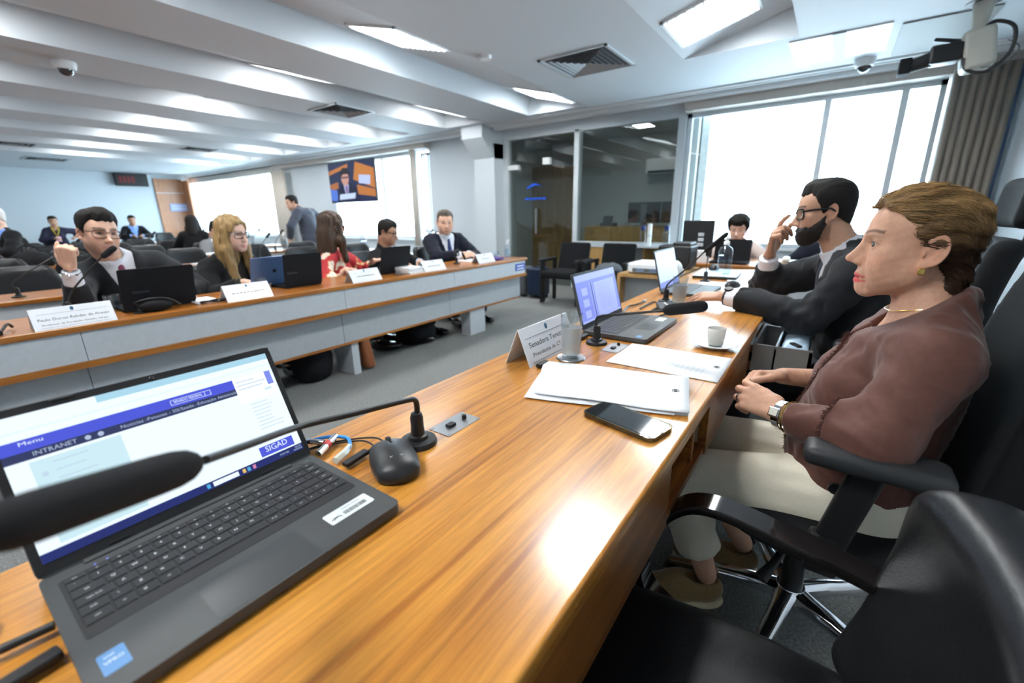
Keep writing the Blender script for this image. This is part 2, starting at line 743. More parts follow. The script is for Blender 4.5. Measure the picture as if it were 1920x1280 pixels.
tag(struct('trim_4', MB().bx(5.90, 5.925, -1.2, YB, CEIL - .018, CEIL).bx(6.0, 6.025, -1.2, YB, CEIL - .018, CEIL).bx(6.12, 6.22, -1.2, YB, CEIL - .05, CEIL), M_WHITE),
    'white double curtain rail along the ceiling edge')
for nm, x0, y0, x1, y1 in (('baseboard_back', XL, YB - .015, WX, YB), ('baseboard_right', WX - .015, 5.12, WX, YB), ('baseboard_front', XL, YF, WX, YF + .015)):
    struct(nm, MB().bx(x0, x1, y0, y1, 0, .08), M_WHITE)

# ceiling: flat strips with long wedge-shaped coffers cut up into it
COFF = [(1.36, .45, 4.72), (2.87, 3.79, 5.78), (4.50, 5.36, 5.72), (6.14, 6.99, 5.68), (7.76, 8.62, 5.66), (9.36, 10.22, 5.65), (10.95, 11.8, 5.65), (12.55, 13.4, 5.65)]
UPZ = .235
cm = MB()
yprev = YF - .1
for (ya, yc, xe) in COFF:
    lo, hi = min(ya, yc), max(ya, yc)
    cm.bx(XL, WX + .05, yprev, lo, CEIL, CEIL + .30)
    cm.bx(xe, WX + .05, lo, hi, CEIL, CEIL + .30)
    # sloped soffit from the low edge up to the apex, and the upright face
    yap = yc - .02 if yc > ya else yc + .02
    a0, a1 = (XL, ya, CEIL), (xe, ya, CEIL)
    b0, b1 = (XL, yap, CEIL + UPZ), (xe, yap, CEIL + UPZ)
    c0, c1 = (XL, yc, CEIL), (xe, yc, CEIL)
    if yc > ya:
        cm.quad(a0, b0, b1, a1).quad(b0, c0, c1, b1)
    else:
        cm.quad(a1, b1, b0, a0).quad(b1, c1, c0, b0)
    yprev = hi
cm.bx(XL, WX + .05, yprev, YB + .1, CEIL, CEIL + .30)
cm.bx(XL - .1, WX + .2, YF - .2, YB + .2, CEIL + .30, CEIL + .36)
struct('ceiling', cm, M_CEIL, smooth=0, label='white plaster ceiling with long sloped coffers')

# lamps lying on the sloped soffits


def lamp_on(ci, xc, label, detailed=False, w=.62):
    ya, yc, xe = COFF[ci]
    yap = yc - .02 if yc > ya else yc + .02
    d = Vector((0, yap - ya, UPZ)).normalized()
    xa = Vector((1, 0, 0))
    n = d.cross(xa)
    if n.z > 0:
        n = -n
    o = Vector((xc, ya, CEIL)) + d * (.06 + w / 2)
    M = Matrix((xa, d, xa.cross(d))).transposed().to_4x4()
    t = thing('ceiling_lamp', label, 'ceiling lamp', o, 0, 'recessed square ceiling lamps')
    R = M.to_3x3()
    off = n * .004
    fr = MB()
    for sx in (-1, 1):
        fr.box(R @ Vector((sx * (w / 2 - .012), 0, 0)) + off, (.024, w, .022), R)
        fr.box(R @ Vector((0, sx * (w / 2 - .012), 0)) + off, (w, .024, .022), R)
    fr.build('frame', M_WHITE, t)
    MB().box(n * .003, (w - .05, w - .05, .004), R).build('diffuser', M_DIFF if ci < 2 else M_DIFF2, t)
    if detailed:
        for k in range(9):
            u = -w / 2 + .05 + k * (w - .1) / 8
            MB().box(R @ Vector((0, u, 0)) + n * .016, (w - .05, .014, .020), R).build('louvre_slat', M_ALU, t)
        for u in (-.1, .1):
            MB().box(R @ Vector((u, 0, 0)) + n * .017, (.016, w - .05, .020), R).build('louvre_divider', M_ALU, t)
    return t


lamp_on(0, 4.12, 'square louvred ceiling lamp beside the grey panel and cameras, over the window', True)
lamp_on(0, 2.32, 'square louvred ceiling lamp directly over the head table', False)
lamp_on(0, -.6, 'square ceiling lamp over the near end of the head table', False)
lamp_on(1, 2.93, 'wide ceiling lamp left of the large square air vent', True)
lamp_on(1, 5.28, 'small bright ceiling lamp at the coffer end near the glass booth', True)
lamp_on(1, .5, 'ceiling lamp in the coffer left of the wide one', False)
ORD = {2: 'third', 3: 'fourth', 4: 'fifth', 5: 'sixth', 6: 'seventh', 7: 'eighth'}
for ci in range(2, 8):
    for xc, wh in ((.5, 'left'), (2.9, 'middle'), (5.1, 'window')):
        lamp_on(ci, xc, 'ceiling lamp in the %s coffer from the front, %s side' % (ORD[ci], wh))

# ceiling vents


def vent(cx, cy, w, label, n=7):
    t = thing('ceiling_vent', label, 'air vent', (cx, cy, CEIL), 0, 'pyramid-louvred ceiling vents')
    f = MB()
    for sx in (-1, 1):
        f.bx(sx * (w / 2 - .012) - .012, sx * (w / 2 - .012) + .012, -w / 2, w / 2, -.012, .004)
        f.bx(-w / 2, w / 2, sx * (w / 2 - .012) - .012, sx * (w / 2 - .012) + .012, -.012, .004)
    f.build('frame', M_ALU, t)
    MB().bx(-w / 2 + .02, w / 2 - .02, -w / 2 + .02, w / 2 - .02, -.002, .003).build('backing', mat('vent_dark', (.05, .05, .055), .8), t)
    for k in range(n):
        a = (w / 2 - .03) * (1 - k / n)
        z = -.010 - .012 * k / n
        for q in range(4):
            R = Matrix.Rotation(q * PI / 2, 4, 'Z')
            g = MB()
            p = [Vector((-a, -a, z)), Vector((a, -a, z)), Vector((a - .022, -a + .022, z + .016)), Vector((-a + .022, -a + .022, z + .016))]
            p = [R @ x for x in p]
            g.add(p + [x + Vector((0, 0, .002)) for x in p], [(0, 1, 2, 3), (7, 6, 5, 4), (0, 4, 5, 1), (1, 5, 6, 2), (2, 6, 7, 3), (3, 7, 4, 0)])
            g.build('slat', mat('vent_grey', (.42, .44, .46), .45, metal=.3), t)
    return t


vent(4.23, 2.11, .68, 'large square air vent with pyramid louvres between the two nearest lamps')
vent(3.95, 5.55, .62, 'square air vent over the panel desk, beyond the large one', 5)
vent(4.1, 10.6, .62, 'square air vent far down the ceiling', 4)
vent(2.55, 14.6, .7, 'small dark air vent by the far wall', 4)
vent(1.75, 12.2, .6, 'air vent at the left edge far down the ceiling', 4)
# flush panels near the window
q = MB().bx(4.83, 5.56, -.15, .17, CEIL - .012, CEIL)
pnl = thing('ceiling_access_panel', 'pale square access panel beside the dome camera over the window', 'ceiling panel', (0, 0, 0))
MB().bx(4.83, 5.56, .23, .53, CEIL - .010, CEIL - .001).build('leaf', M_WHITE, pnl)
MB().bx(4.83, 5.56, -.15, .14, CEIL - .010, CEIL - .001).build('leaf', M_WHITE, pnl)
MB().bx(4.83, 5.56, .14, .23, CEIL - .012, CEIL - .001).build('divider', mat('panel_divider', (.30, .33, .36), .5), pnl)
tag(MB().bx(4.92, 5.80, -.75, -.21, CEIL - .010, CEIL - .001).build('ceiling_hatch', mat('hatch_grey', (.24, .25, .245), .6)), 'grey square ceiling hatch behind the studio camera', 'ceiling panel')
tag(MB().lathe([(.0, -.03), (.05, -.03), (.055, 0)], 24, (3.5, 2.75, CEIL)).build('smoke_detector', M_WHITE), 'small flat smoke detector near the wide ceiling lamp', 'detector')

# windows
wn = [0]


def window(y0, y1, z0, z1, mull, label):
    wn[0] += 1
    o = MB()
    t = .05
    for y in (y0, y1):
        s = 1 if y == y0 else -1
        o.bx(WX + .02, WX + .09, y, y + s * t, z0, z1)
    o.bx(WX + .02, WX + .09, y0, y1, z0, z0 + t).bx(WX + .02, WX + .09, y0, y1, z1 - t, z1)
    w = struct('window_%d' % wn[0], o, M_ALU, label=label)
    edges = [y0 + t] + list(mull) + [y1 - t]
    for m_ in mull:
        MB().bx(WX + .0, WX + .09, m_ - .03, m_ + .03, z0 + t, z1 - t).build('mullion', M_ALU, w)
    for a, b in zip(edges[:-1], edges[1:]):
        MB().bx(WX + .05, WX + .056, a, b, z0 + t, z1 - t).build('pane', M_GLASS, w)
    MB().bx(WX - .06, WX + .02, y0, y1, z0 - .03, z0).build('window_sill', M_WHITE, w)
    li = bpy.data.lights.new('daylight_portal', 'AREA')
    li.shape = 'RECTANGLE'
    li.size = z1 - z0
    li.size_y = y1 - y0
    li.cycles.is_portal = True
    lo = bpy.data.objects.new('daylight_portal', li)
    COL.objects.link(lo)
    lo.location = (WX + .12, (y0 + y1) / 2, (z0 + z1) / 2)
    lo.rotation_euler = (0, rad(90), 0)
    return w


window(-.72, 1.73, Z0, Z1, (-.41, .24), 'large bright window behind the bearded man')
window(6.84, 9.7, Z0, Z1, (7.86,), 'bright window behind the hanging television')
window(12.0, 16.9, Z0, Z1, (13.2, 14.4, 15.6), 'long bright window at the far end of the room')
window(6.50, 6.72, .85, 2.33, (), 'narrow bright window slit beside the beige curtain post')

# outside: balcony soffit, booth pier
tag(struct('wall_outside', MB().bx(WX + .3, WX + 4, -6, 1.6, 2.55, 2.75).bx(WX + .25, WX + 3.2, 1.50, 1.60, -1, 2.9), mat('concrete', (.72, .73, .72), .8, noise=(12, .1))),
    'pale concrete balcony soffit and pier outside')

# booth behind glass
gb = thing('glass_booth_front', 'aluminium framed glass front of the control booth', 'glass partition', (0, 0, 0))
for (a, b) in ((3.28, 3.36), (1.74, 1.84), (4.60, 4.69)):
    MB().bx(WX - .02, WX + .1, a, b, 0, Z1).build('post', M_ALU, gb)
MB().bx(WX - .02, WX + .1, 1.84, 3.28, .66, .74).build('rail', M_ALU, gb)
MB().bx(WX - .02, WX + .1, 1.84, 4.60, 2.34, 2.40).build('rail', M_ALU, gb)
MB().bx(WX, WX + .06, 1.84, 3.28, 0, .66).build('wood_panel', M_OAK, gb)
MB().bx(WX + .03, WX + .038, 1.84, 3.28, .74, 2.34).build('pane', M_BOOTHGLASS, gb)
door = MB().bx(WX + .03, WX + .04, 3.37, 4.03, .01, 2.33).build('pane', M_BOOTHGLASS, gb)
MB().bx(WX + .03, WX + .04, 4.035, 4.59, .01, 2.33).build('pane', M_BOOTHGLASS, gb)
dd = MB().bx(WX - .04, WX - .01, 4.02, 4.05, .85, 1.25)
dd.build('door_handle', M_STEEL, gb)
MB().bx(WX - .02, WX + .08, 4.40, 4.60, 1.88, 1.95).build('door_hinge', M_WHITE, gb)
MB().bx(WX - .02, WX + .08, 3.80, 3.92, 1.92, 2.02).build('door_hinge', M_WHITE, gb)
# blue swoosh decal on the door glass
sw = MB()
c0 = on_x(1003, 352, WX)
yy = Vector((0, -1, 0))
prev = None
arc = []
for k in range(13):
    t = k / 12
    u = -.16 + .34 * t
    top = .13 * math.sin(PI * (.15 + .75 * t)) - .06
    th = .055 * math.sin(PI * min(1, t + .12)) * (1 - .55 * t)
    arc.append((u, top, top - th))
for (a, b) in zip(arc[:-1], arc[1:]):
    P = lambda u, v: c0 + Vector((-.005, -u, v))
    sw.quad(P(a[0], a[2]), P(b[0], b[2]), P(b[0], b[1]), P(a[0], a[1]))
sw.build('blue_swoosh', mat('decal_blue', (.01, .09, .60), .4), gb)
sw = MB()
for k in range(5):
    sw.box(c0 + Vector((-.006, .16 - .085 * k, -.17)), (.002, .07, .035))
sw.build('blue_lettering', mat('decal_blue', (.01, .09, .60), .4), gb)
# booth interior
tag(struct('wall_booth', MB().bx(9.0, 9.1, 1.6, 5.4, 0, 2.9).bx(WX + .16, 9.0, 5.3, 5.4, 0, 2.9).bx(WX + .16, 9.0, 1.62, 1.72, 0, 2.9).bx(WX + .1, 9.1, 1.6, 5.4, 2.62, 2.9),
       mat('booth_wall', (.52, .55, .54), .7)), 'dim grey walls of the control booth')
tag(MB().bx(8.2, 8.9, 4.55, 5.28, .0, 2.1).build('booth_cupboard', M_OAK), 'tall brown wooden cupboard inside the booth behind the glass door', 'cupboard')
t = thing('booth_fill_lamp', 'small ceiling lamp added to brighten the control booth', 'ceiling lamp', (7.9, 2.9, 2.62))  # added to brighten the booth, placed where its glass reflects a white light
MB().bx(-.3, .3, -.16, .16, -.03, 0).build('frame', M_WHITE, t)
MB().bx(-.28, .28, -.14, .14, -.034, -.03).build('diffuser', mat('booth_fill_diffuser', (1, 1, 1), .6, emit=(1, 1, 1), estr=5.0), t)
bc = thing('booth_counter', 'wooden counter inside the control booth', 'counter', (0, 0, 0))
MB().bx(7.0, 7.6, 1.75, 3.45, .90, .95).build('counter_top', M_OAK, bc)
MB().bx(7.0, 7.04, 1.75, 3.45, 0, .90).build('counter_front', M_OAK, bc)
for k, (yc, lb) in enumerate(((2.52, 'left of the two wide dark monitors on the booth counter'), (1.98, 'right of the two wide dark monitors on the booth counter'))):
    t = thing('booth_monitor', lb, 'monitor', (7.25, yc, .95), 0, 'booth monitors')
    MB().bx(-.02, .02, -.26, .26, .05, .37).build('screen_back', M_BLACK, t)
    MB().bx(-.03, .03, -.03, .03, .0, .06).bx(-.08, .08, -.12, .12, 0, .012).build('stand', M_BLACK, t)
    MB().bx(-.026, -.02, -.05, .05, .05, .34).build('spine', M_GREYPL, t)
t = thing('desk_phone', 'small dark desk phone on the booth counter', 'phone', (7.2, 3.1, .95))
MB().bx(-.08, .08, -.12, .12, 0, .05).build('base', M_BLACK, t)
MB().box((0, .02, .10), (.03, .16, .13), Matrix.Rotation(.3, 3, 'Y')).build('display', M_BLACK, t)
t = thing('air_conditioner', 'white split air conditioner high in the control booth', 'air conditioner', (8.85, 2.6, 2.0))
MB().rbox((0, 0, 0), (.22, .95, .28), .03).build('casing', M_WHITE, t)
MB().bx(-.115, -.10, -.42, .42, -.12, -.08).build('outlet', M_BLACK, t)

# far wall: door, sign, LED display
pL, pR = on_y(300.6, 400, YB - .02), on_y(352, 400, YB - .02)
dx0, dx1 = pL.x, pR.x
d = struct('door_1', MB().bx(dx0, dx1, YB - .05, YB - .005, 0, 2.40), M_DOORWOOD, label='tall brown wooden door in the far wall')
MB().bx(dx1, dx1 + .05, YB - .5, YB, 0, 2.36).build('jamb', M_DOORWOOD, d)
MB().bx(dx0, dx1, YB - .056, YB - .05, 1.98, 1.995).build('transom_line', M_WHITE, d)
s0 = on_y(337, 389, YB - .07)
sg = MB().box(s0, (.50, .012, .22)).build('door_sign', mat('sign_lilac', (.45, .55, .95), .4), d)
# the small lines of the sign
tx = MB()
for k in range(2):
    tx.box(s0 + Vector((0, -.008, .04 - .08 * k)), (.40, .003, .03))
tx.build('door_sign_lines', M_WHITE, d)
k0 = on_y(246, 337, YB - .12)
t = thing('led_display', 'dark wall-mounted LED clock display on the far wall', 'display', k0)
MB().rbox((0, 0, 0), (.78, .12, .36), .015).build('casing', M_BLACK, t)
tx = MB()
for k in range(4):
    tx.bx(-.30 + .10 * k, -.24 + .10 * k, -.066, -.061, -.09, .09)
tx.build('digits', mat('led_red', (.12, .01, .01), .5, emit=(.5, .02, .02), estr=.05), t)

# curtains


def curtain(y0, y1, x, z0, z1, material, label, folds=9, amp=.05, name='curtain'):
    mb = MB()
    n = folds * 8
    vs = []
    rnd = random.Random(int(y0 * 100))
    ph = [rnd.uniform(-.3, .3) for _ in range(folds + 2)]
    for k in range(n + 1):
        t = k / n
        yv = y0 + (y1 - y0) * t
        a = 2 * PI * folds * t + ph[int(t * folds)]
        for z, am in ((z1, .6), ((z0 + z1) / 2, 1.0), (z0, 1.15)):
            vs.append((x + amp * am * math.sin(a), yv + .25 * amp * math.cos(a), z))
    fs = []
    for k in range(n):
        for j in range(2):
            fs.append((k * 3 + j, k * 3 + j + 1, k * 3 + 4 + j, k * 3 + 3 + j))
    mb.add(vs, fs)
    o = mb.build(name, material, None, 80)
    sm = o.modifiers.new('thickness', 'SOLIDIFY')
    sm.thickness = .004
    return tag(o, label, 'curtain')


M_CURT = mat('taupe_curtain', (.235, .195, .16), .55, sheen=.3, bump=(300, .2, (1, 1, .1)))
M_CURTB = mat('beige_curtain', (.55, .50, .44), .7, sheen=.2)
curtain(-1.17, -.73, 6.17, .12, 2.40, M_CURT, 'gathered taupe curtain hanging right of the large window', 7, .055)
curtain(6.72, 6.86, 6.28, .3, 2.38, M_CURTB, 'narrow beige curtain beside the bright window slit', 3, .03)
curtain(11.4, 12.0, 6.2, .3, 2.34, M_CURTB, 'beige curtain gathered behind the standing man', 5, .05)
for a, b, lb in ((12.9, 13.7, 'nearer'), (14.2, 15.0, 'middle'), (15.7, 16.5, 'farthest')):
    curtain(a, b, 6.3, .5, 2.32, mat('sheer_curtain', (.88, .92, .92), .8, alpha=.42), 'white sheer curtain on the far window, %s of three' % lb, 6, .03)
# ------------------------------------------------------------------ head table
TY0, TY1, TZ = .168, .751, .75
ht = thing('head_table', 'long polished teak head table in the foreground', 'table', (0, 0, 0))
top = MB().rbox((1.16, (TY0 + TY1) / 2, TZ - .0175), (4.75, TY1 - TY0, .035), .006).build('table_top', M_TEAK, ht)
AP0, AP1 = .575, .715
for (x0, x1) in ((-1.2, .74), (1.05, 1.69), (2.04, 3.5)):
    MB().bx(x0, x1, TY0 + .006, TY0 + .026, AP0, AP1).build('apron', M_TEAK_D, ht)
MB().bx(.72, 1.07, TY0 + .01, TY0 + .40, AP0, AP0 + .018).build('shelf', M_TEAK_D, ht)
MB().bx(.72, 1.07, TY0 + .39, TY0 + .405, AP0, AP1).build('shelf_back', M_TEAK_D, ht)
MB().bx(.965, .985, TY0 + .02, TY0 + .39, AP0, AP1).build('divider', M_TEAK_D, ht)
MB().bx(-1.2, 3.5, TY1 - .045, TY1 - .02, .12, AP1).build('modesty_panel', M_LAMW, ht)
for x in (-1.15, .24, 1.60, 2.62, 3.46):
    MB().bx(x - .02, x + .02, TY1 - .30, TY1 - .045, 0, AP1).build('leg', M_LAMW, ht)

# metal-trimmed drawer standing open under the table, with what lies in it
dr = thing('open_drawer', 'open metal-edged drawer with a dark compartment under the head table', 'drawer', (0, 0, 0))
DX0, DX1, DY0, DY1 = 1.70, 2.03, -.01, .166
MB().bx(DX0, DX1, DY1 - .008, DY1, .60, .705).build('back_rim', M_STEEL, dr)
MB().bx(DX0, DX0 + .008, DY0, DY1 - .008, .60, .70).build('side', M_STEEL, dr)
MB().bx(DX1 - .008, DX1, DY0, DY1 - .008, .60, .70).build('side', M_STEEL, dr)
MB().bx(DX0, DX1, DY0, DY0 + .010, .585, .695).build('front', M_BLACK, dr)
MB().bx(DX0, DX1, DY0, DY1, .585, .600).build('bottom', M_BLACK, dr)
MB().bx(DX0, DX1, .095, .101, .60, .69).build('divider', M_STEEL, dr)
t = thing('drawer_box', 'pale blue plastic box with a black latch lying in the open drawer', 'box', (1.865, .044, .601))
MB().rbox((0, 0, .040), (.29, .085, .078), .012).build('box', mat('ice_blue', (.42, .55, .70), .35), t)
MB().rbox((-.04, .0, .082), (.05, .018, .010), .003, Matrix.Rotation(.6, 3, 'Z')).build('latch', M_BLACK, t)

# ------------------------------------------------------------------ panel desk and audience rows


def long_desk(y, zt, x0, x1, label, joints=(), near=False, depth=.5, legs=()):
    t = thing('bench_desk', label, 'desk', (0, y, 0), 0, 'long audience desks')
    MB().rbox(((x0 + x1) / 2, depth / 2 - .0, zt - .014), (x1 - x0, depth, .028), .004).build('desk_top', M_TEAKROW, t)
    js = [x0 + .03] + list(joints) + [x1 - .03]
    for a, b in zip(js[:-1], js[1:]):
        MB().bx(a + .0015, b - .0015, .012, .032, zt - .165, zt - .028).build('upper_panel', M_LAMW, t)
        if near:
            MB().bx(a + .002, b - .002, .085, .105, zt - .43, zt - .195).build('lower_panel', M_LAMG, t)
    MB().bx(x0 + .02, x1 - .02, .0, .10, zt - .195, zt - .165).build('wood_stripe', M_TEAKROW, t)
    if near:
        MB().bx(x0 + .02, x1 - .05, .08, .11, zt - .447, zt - .43).build('bottom_edging', M_TEAKROW, t)
    for (lx, lw) in legs:
        MB().bx(lx - lw / 2, lx + lw / 2, .10, .10 + (.12 if lw > .1 else .22), 0, zt - (.43 if near else .165)).build('leg', M_LAMW, t)
    return t


PZ = .70
PD = long_desk(2.695, PZ, -1.6, 4.08, 'long panel desk with name plates, nearest of the white-fronted desks', (.42, 1.78, 2.9), True, .50, ((3.31, .23), (1.87, .06), (.45, .06)))
sg = MB().bx(4.02, 4.11, .009, .012, PZ - .105, PZ - .045)
sg2 = thing('exit_notice', 'small blue notice stuck on the window end of the panel desk', 'sign', (0, 2.695, 0))
MB().bx(3.86, 4.04, .0085, .0118, PZ - .128, PZ - .055).build('plate', M_BLUESIGN, sg2)
tx = MB()
for k in range(2):
    tx.bx(3.885, 4.015, .0070, .0084, PZ - .086 - .03 * k, PZ - .074 - .03 * k)
tx.build('lettering', M_WHITE, sg2)
ROWY = [3.93, 5.2, 6.6, 8.05, 9.75, 11.4]
RN = ['second', 'third', 'fourth', 'fifth', 'sixth', 'seventh']
for y, nm in zip(ROWY, RN):
    long_desk(y, PZ, -1.0, 4.2, '%s white-fronted audience desk counted from the front' % nm, (1.6,), False, .45, ((-.5, .06), (1.6, .06), (4.0, .06)))

# side desks by the booth
t = thing('side_desk', 'small wooden desk carrying printers in front of the booth', 'desk', (0, 0, 0))
MB().bx(3.25, 3.95, .86, 1.31, .68, .705).build('desk_top', M_OAK, t)
MB().bx(3.25, 3.95, 1.285, 1.31, 0, .68).build('side_panel', M_OAK, t)
MB().bx(3.25, 3.95, .86, .885, 0, .68).build('side_panel', M_OAK, t)
MB().bx(3.36, 3.38, .885, 1.285, .2, .68).build('modesty_panel', M_LAMG, t)
t = thing('secretary_desk', 'wooden desk beneath the window with the black-screen monitor', 'desk', (0, 0, 0))
MB().rbox((4.48, .25, .70), (.72, 1.75, .03), .004).build('desk_top', M_TEAKROW, t)
MB().bx(4.16, 4.18, -.60, 1.10, .30, .685).build('modesty_panel', M_LAMW, t)
for y in (-.58, 1.08):
    MB().bx(4.16, 4.80, y - .02, y + .02, 0, .685).build('leg', M_LAMW, t)

# ------------------------------------------------------------------ chairs


def office_chair(x, y, label, arms=True, z=0):
    """tall black task chair with headrest; origin on the floor, facing +Y"""
    t = thing('office_chair', label, 'chair', (x, y, z), 0)
    bmx = MB()
    # seat cushion with rounded front
    sd = sdf_mesh(lambda P: smax(ell(P, (0, .0, .425), (.27, .27, .075)), np.abs(P[:, 2] - .425) - .045, .03), (-.3, -.3, .34), (.3, .3, .52), .014)
    mesh_obj('seat', sd, M_FABRIC, t)
    # backrest: curved padded slab leaning back

    def back(P):
        zz = P[:, 2]
        w = .245 - .06 * np.clip((zz - .75) / .4, 0, 1) ** 2 - .05 * np.clip((.62 - zz) / .2, 0, 1) ** 2
        yc = -.285 - .115 * (zz - .5) - .20 * np.clip(zz - .86, 0, 1) ** 1.5 + .35 * P[:, 0] ** 2
        q = np.stack([np.abs(P[:, 0]) - w + .05, np.abs(P[:, 1] - yc) - .012, np.abs(zz - .785) - .28 + .04], 1)
        return np.linalg.norm(np.maximum(q, 0), axis=1) + np.minimum(q.max(1), 0) - .03
    mesh_obj('backrest', sdf_mesh(back, (-.3, -.52, .45), (.3, -.15, 1.12), .013), M_FABRIC, t)

    def hr(P):
        yc = -.405 + .5 * P[:, 0] ** 2 - .10 * (P[:, 2] - 1.16)
        q = np.stack([np.abs(P[:, 0]) - .12, np.abs(P[:, 1] - yc) - .012, np.abs(P[:, 2] - 1.165) - .05], 1)
        return np.linalg.norm(np.maximum(q, 0), axis=1) + np.minimum(q.max(1), 0) - .03
    mesh_obj('headrest', sdf_mesh(hr, (-.2, -.5, 1.05), (.2, -.3, 1.28), .011), M_FABRIC, t)
    MB().tube([(0, -.40, .95), (0, -.43, 1.05), (0, -.43, 1.14)], .016, 8).build('headrest_post', M_BLACK, t)
    MB().tube(smooth_path([(0, -.05, .34), (0, -.24, .37), (0, -.36, .5), (0, -.385, .8)], 5), .022, 8).build('spine', M_BLACK, t)
    MB().rbox((0, .02, .345), (.22, .26, .05), .012).build('mechanism', M_BLACK, t)
    MB().tube([(0, 0, .10), (0, 0, .34)], [.03, .022], 12).build('gas_lift', M_BLACK, t)
    MB().tube([(-.09, .02, .345), (-.20, .05, .325), (-.235, .07, .30)], [.008, .010, .016], 8).build('lever', M_BLACK, t)
    hubn = MB().lathe([(.045, .07), (.048, .10), (.035, .13), (.0, .13)], 16)
    hubn.build('base_hub', M_CHROME, t)
    for k in range(5):
        a = rad(168 + 72 * k)
        d = Vector((math.cos(a), math.sin(a), 0))
        g = MB()
        nv = Vector((-d.y, d.x, 0))
        vs, fs = [], []
        for (rr_, hw_, zt_, zb_) in ((.03, .026, .128, .090), (.12, .022, .120, .088), (.23, .018, .104, .080), (.325, .014, .086, .070)):
            for (u, z) in ((-hw_, zb_), (-hw_, zt_ - .008), (-hw_ * .55, zt_), (hw_ * .55, zt_), (hw_, zt_ - .008), (hw_, zb_)):
                vs.append(d * rr_ + nv * u + Vector((0, 0, z)))
        for i in range(3):
            for k2 in range(6):
                l2 = (k2 + 1) % 6
                fs.append((i * 6 + k2, i * 6 + l2, (i + 1) * 6 + l2, (i + 1) * 6 + k2))
        fs += [tuple(range(6)), tuple(reversed(range(18, 24)))]
        g.add(vs, fs)
        g.build('star_leg', M_CHROME, t)
        c = d * .315
        g = MB()
        R = Matrix.Rotation(a + .7, 3, 'Z') @ Matrix.Rotation(PI / 2, 3, 'X')
        for s in (-1, 1):
            g.lathe([(.0, -.008), (.026, -.008), (.028, 0), (.026, .008), (0, .008)], 14, c + R @ Vector((0, 0, .013 * s)) + Vector((0, 0, .0285)), R)
        g.tube([c + Vector((0, 0, .03)), c + Vector((0, 0, .078))], .007, 6)
        g.build('caster', M_BLACK, t)
    if arms:
        for s in (-1, 1):
            ar = MB()
            def pad(P, s=s):
                yy = P[:, 1]
                xc = s * (.272 + .018 * np.sin((yy + .15) * 9))
                w = .042 + .006 * np.cos((yy + .14) * 12)
                zc = .682 + .008 * np.cos((yy - .02) * 8)
                q = np.stack([np.abs(P[:, 0] - xc) - w + .018, np.abs(yy + .078) - .128 + .03, np.abs(P[:, 2] - zc) - .004], 1)
                return np.linalg.norm(np.maximum(q, 0), axis=1) + np.minimum(q.max(1), 0) - .016
            po = mesh_obj('armrest', sdf_mesh(pad, (s * .272 - .09, -.25, .63), (s * .272 + .09, .12, .73), .009), M_GREYARM, t)
            MB().rbox((s * .275, -.052, .56), (.028, .058, .22), .01, Matrix.Rotation(.20, 3, 'X')).build('armrest_post', M_BLACK, t)
            MB().rbox((s * .235, -.03, .42), (.11, .06, .025), .008).rbox((s * .275, -.03, .46), (.03, .06, .09), .008).build('armrest_bracket', M_BLACK, t)
            MB().lathe([(.0, 0), (.012, 0), (.012, .006), (0, .006)], 12, (s * .260, -.03, .60), Matrix.Rotation(-PI / 2 * s, 3, 'Y')).build('adjust_button', M_BLACK, t)
    return t


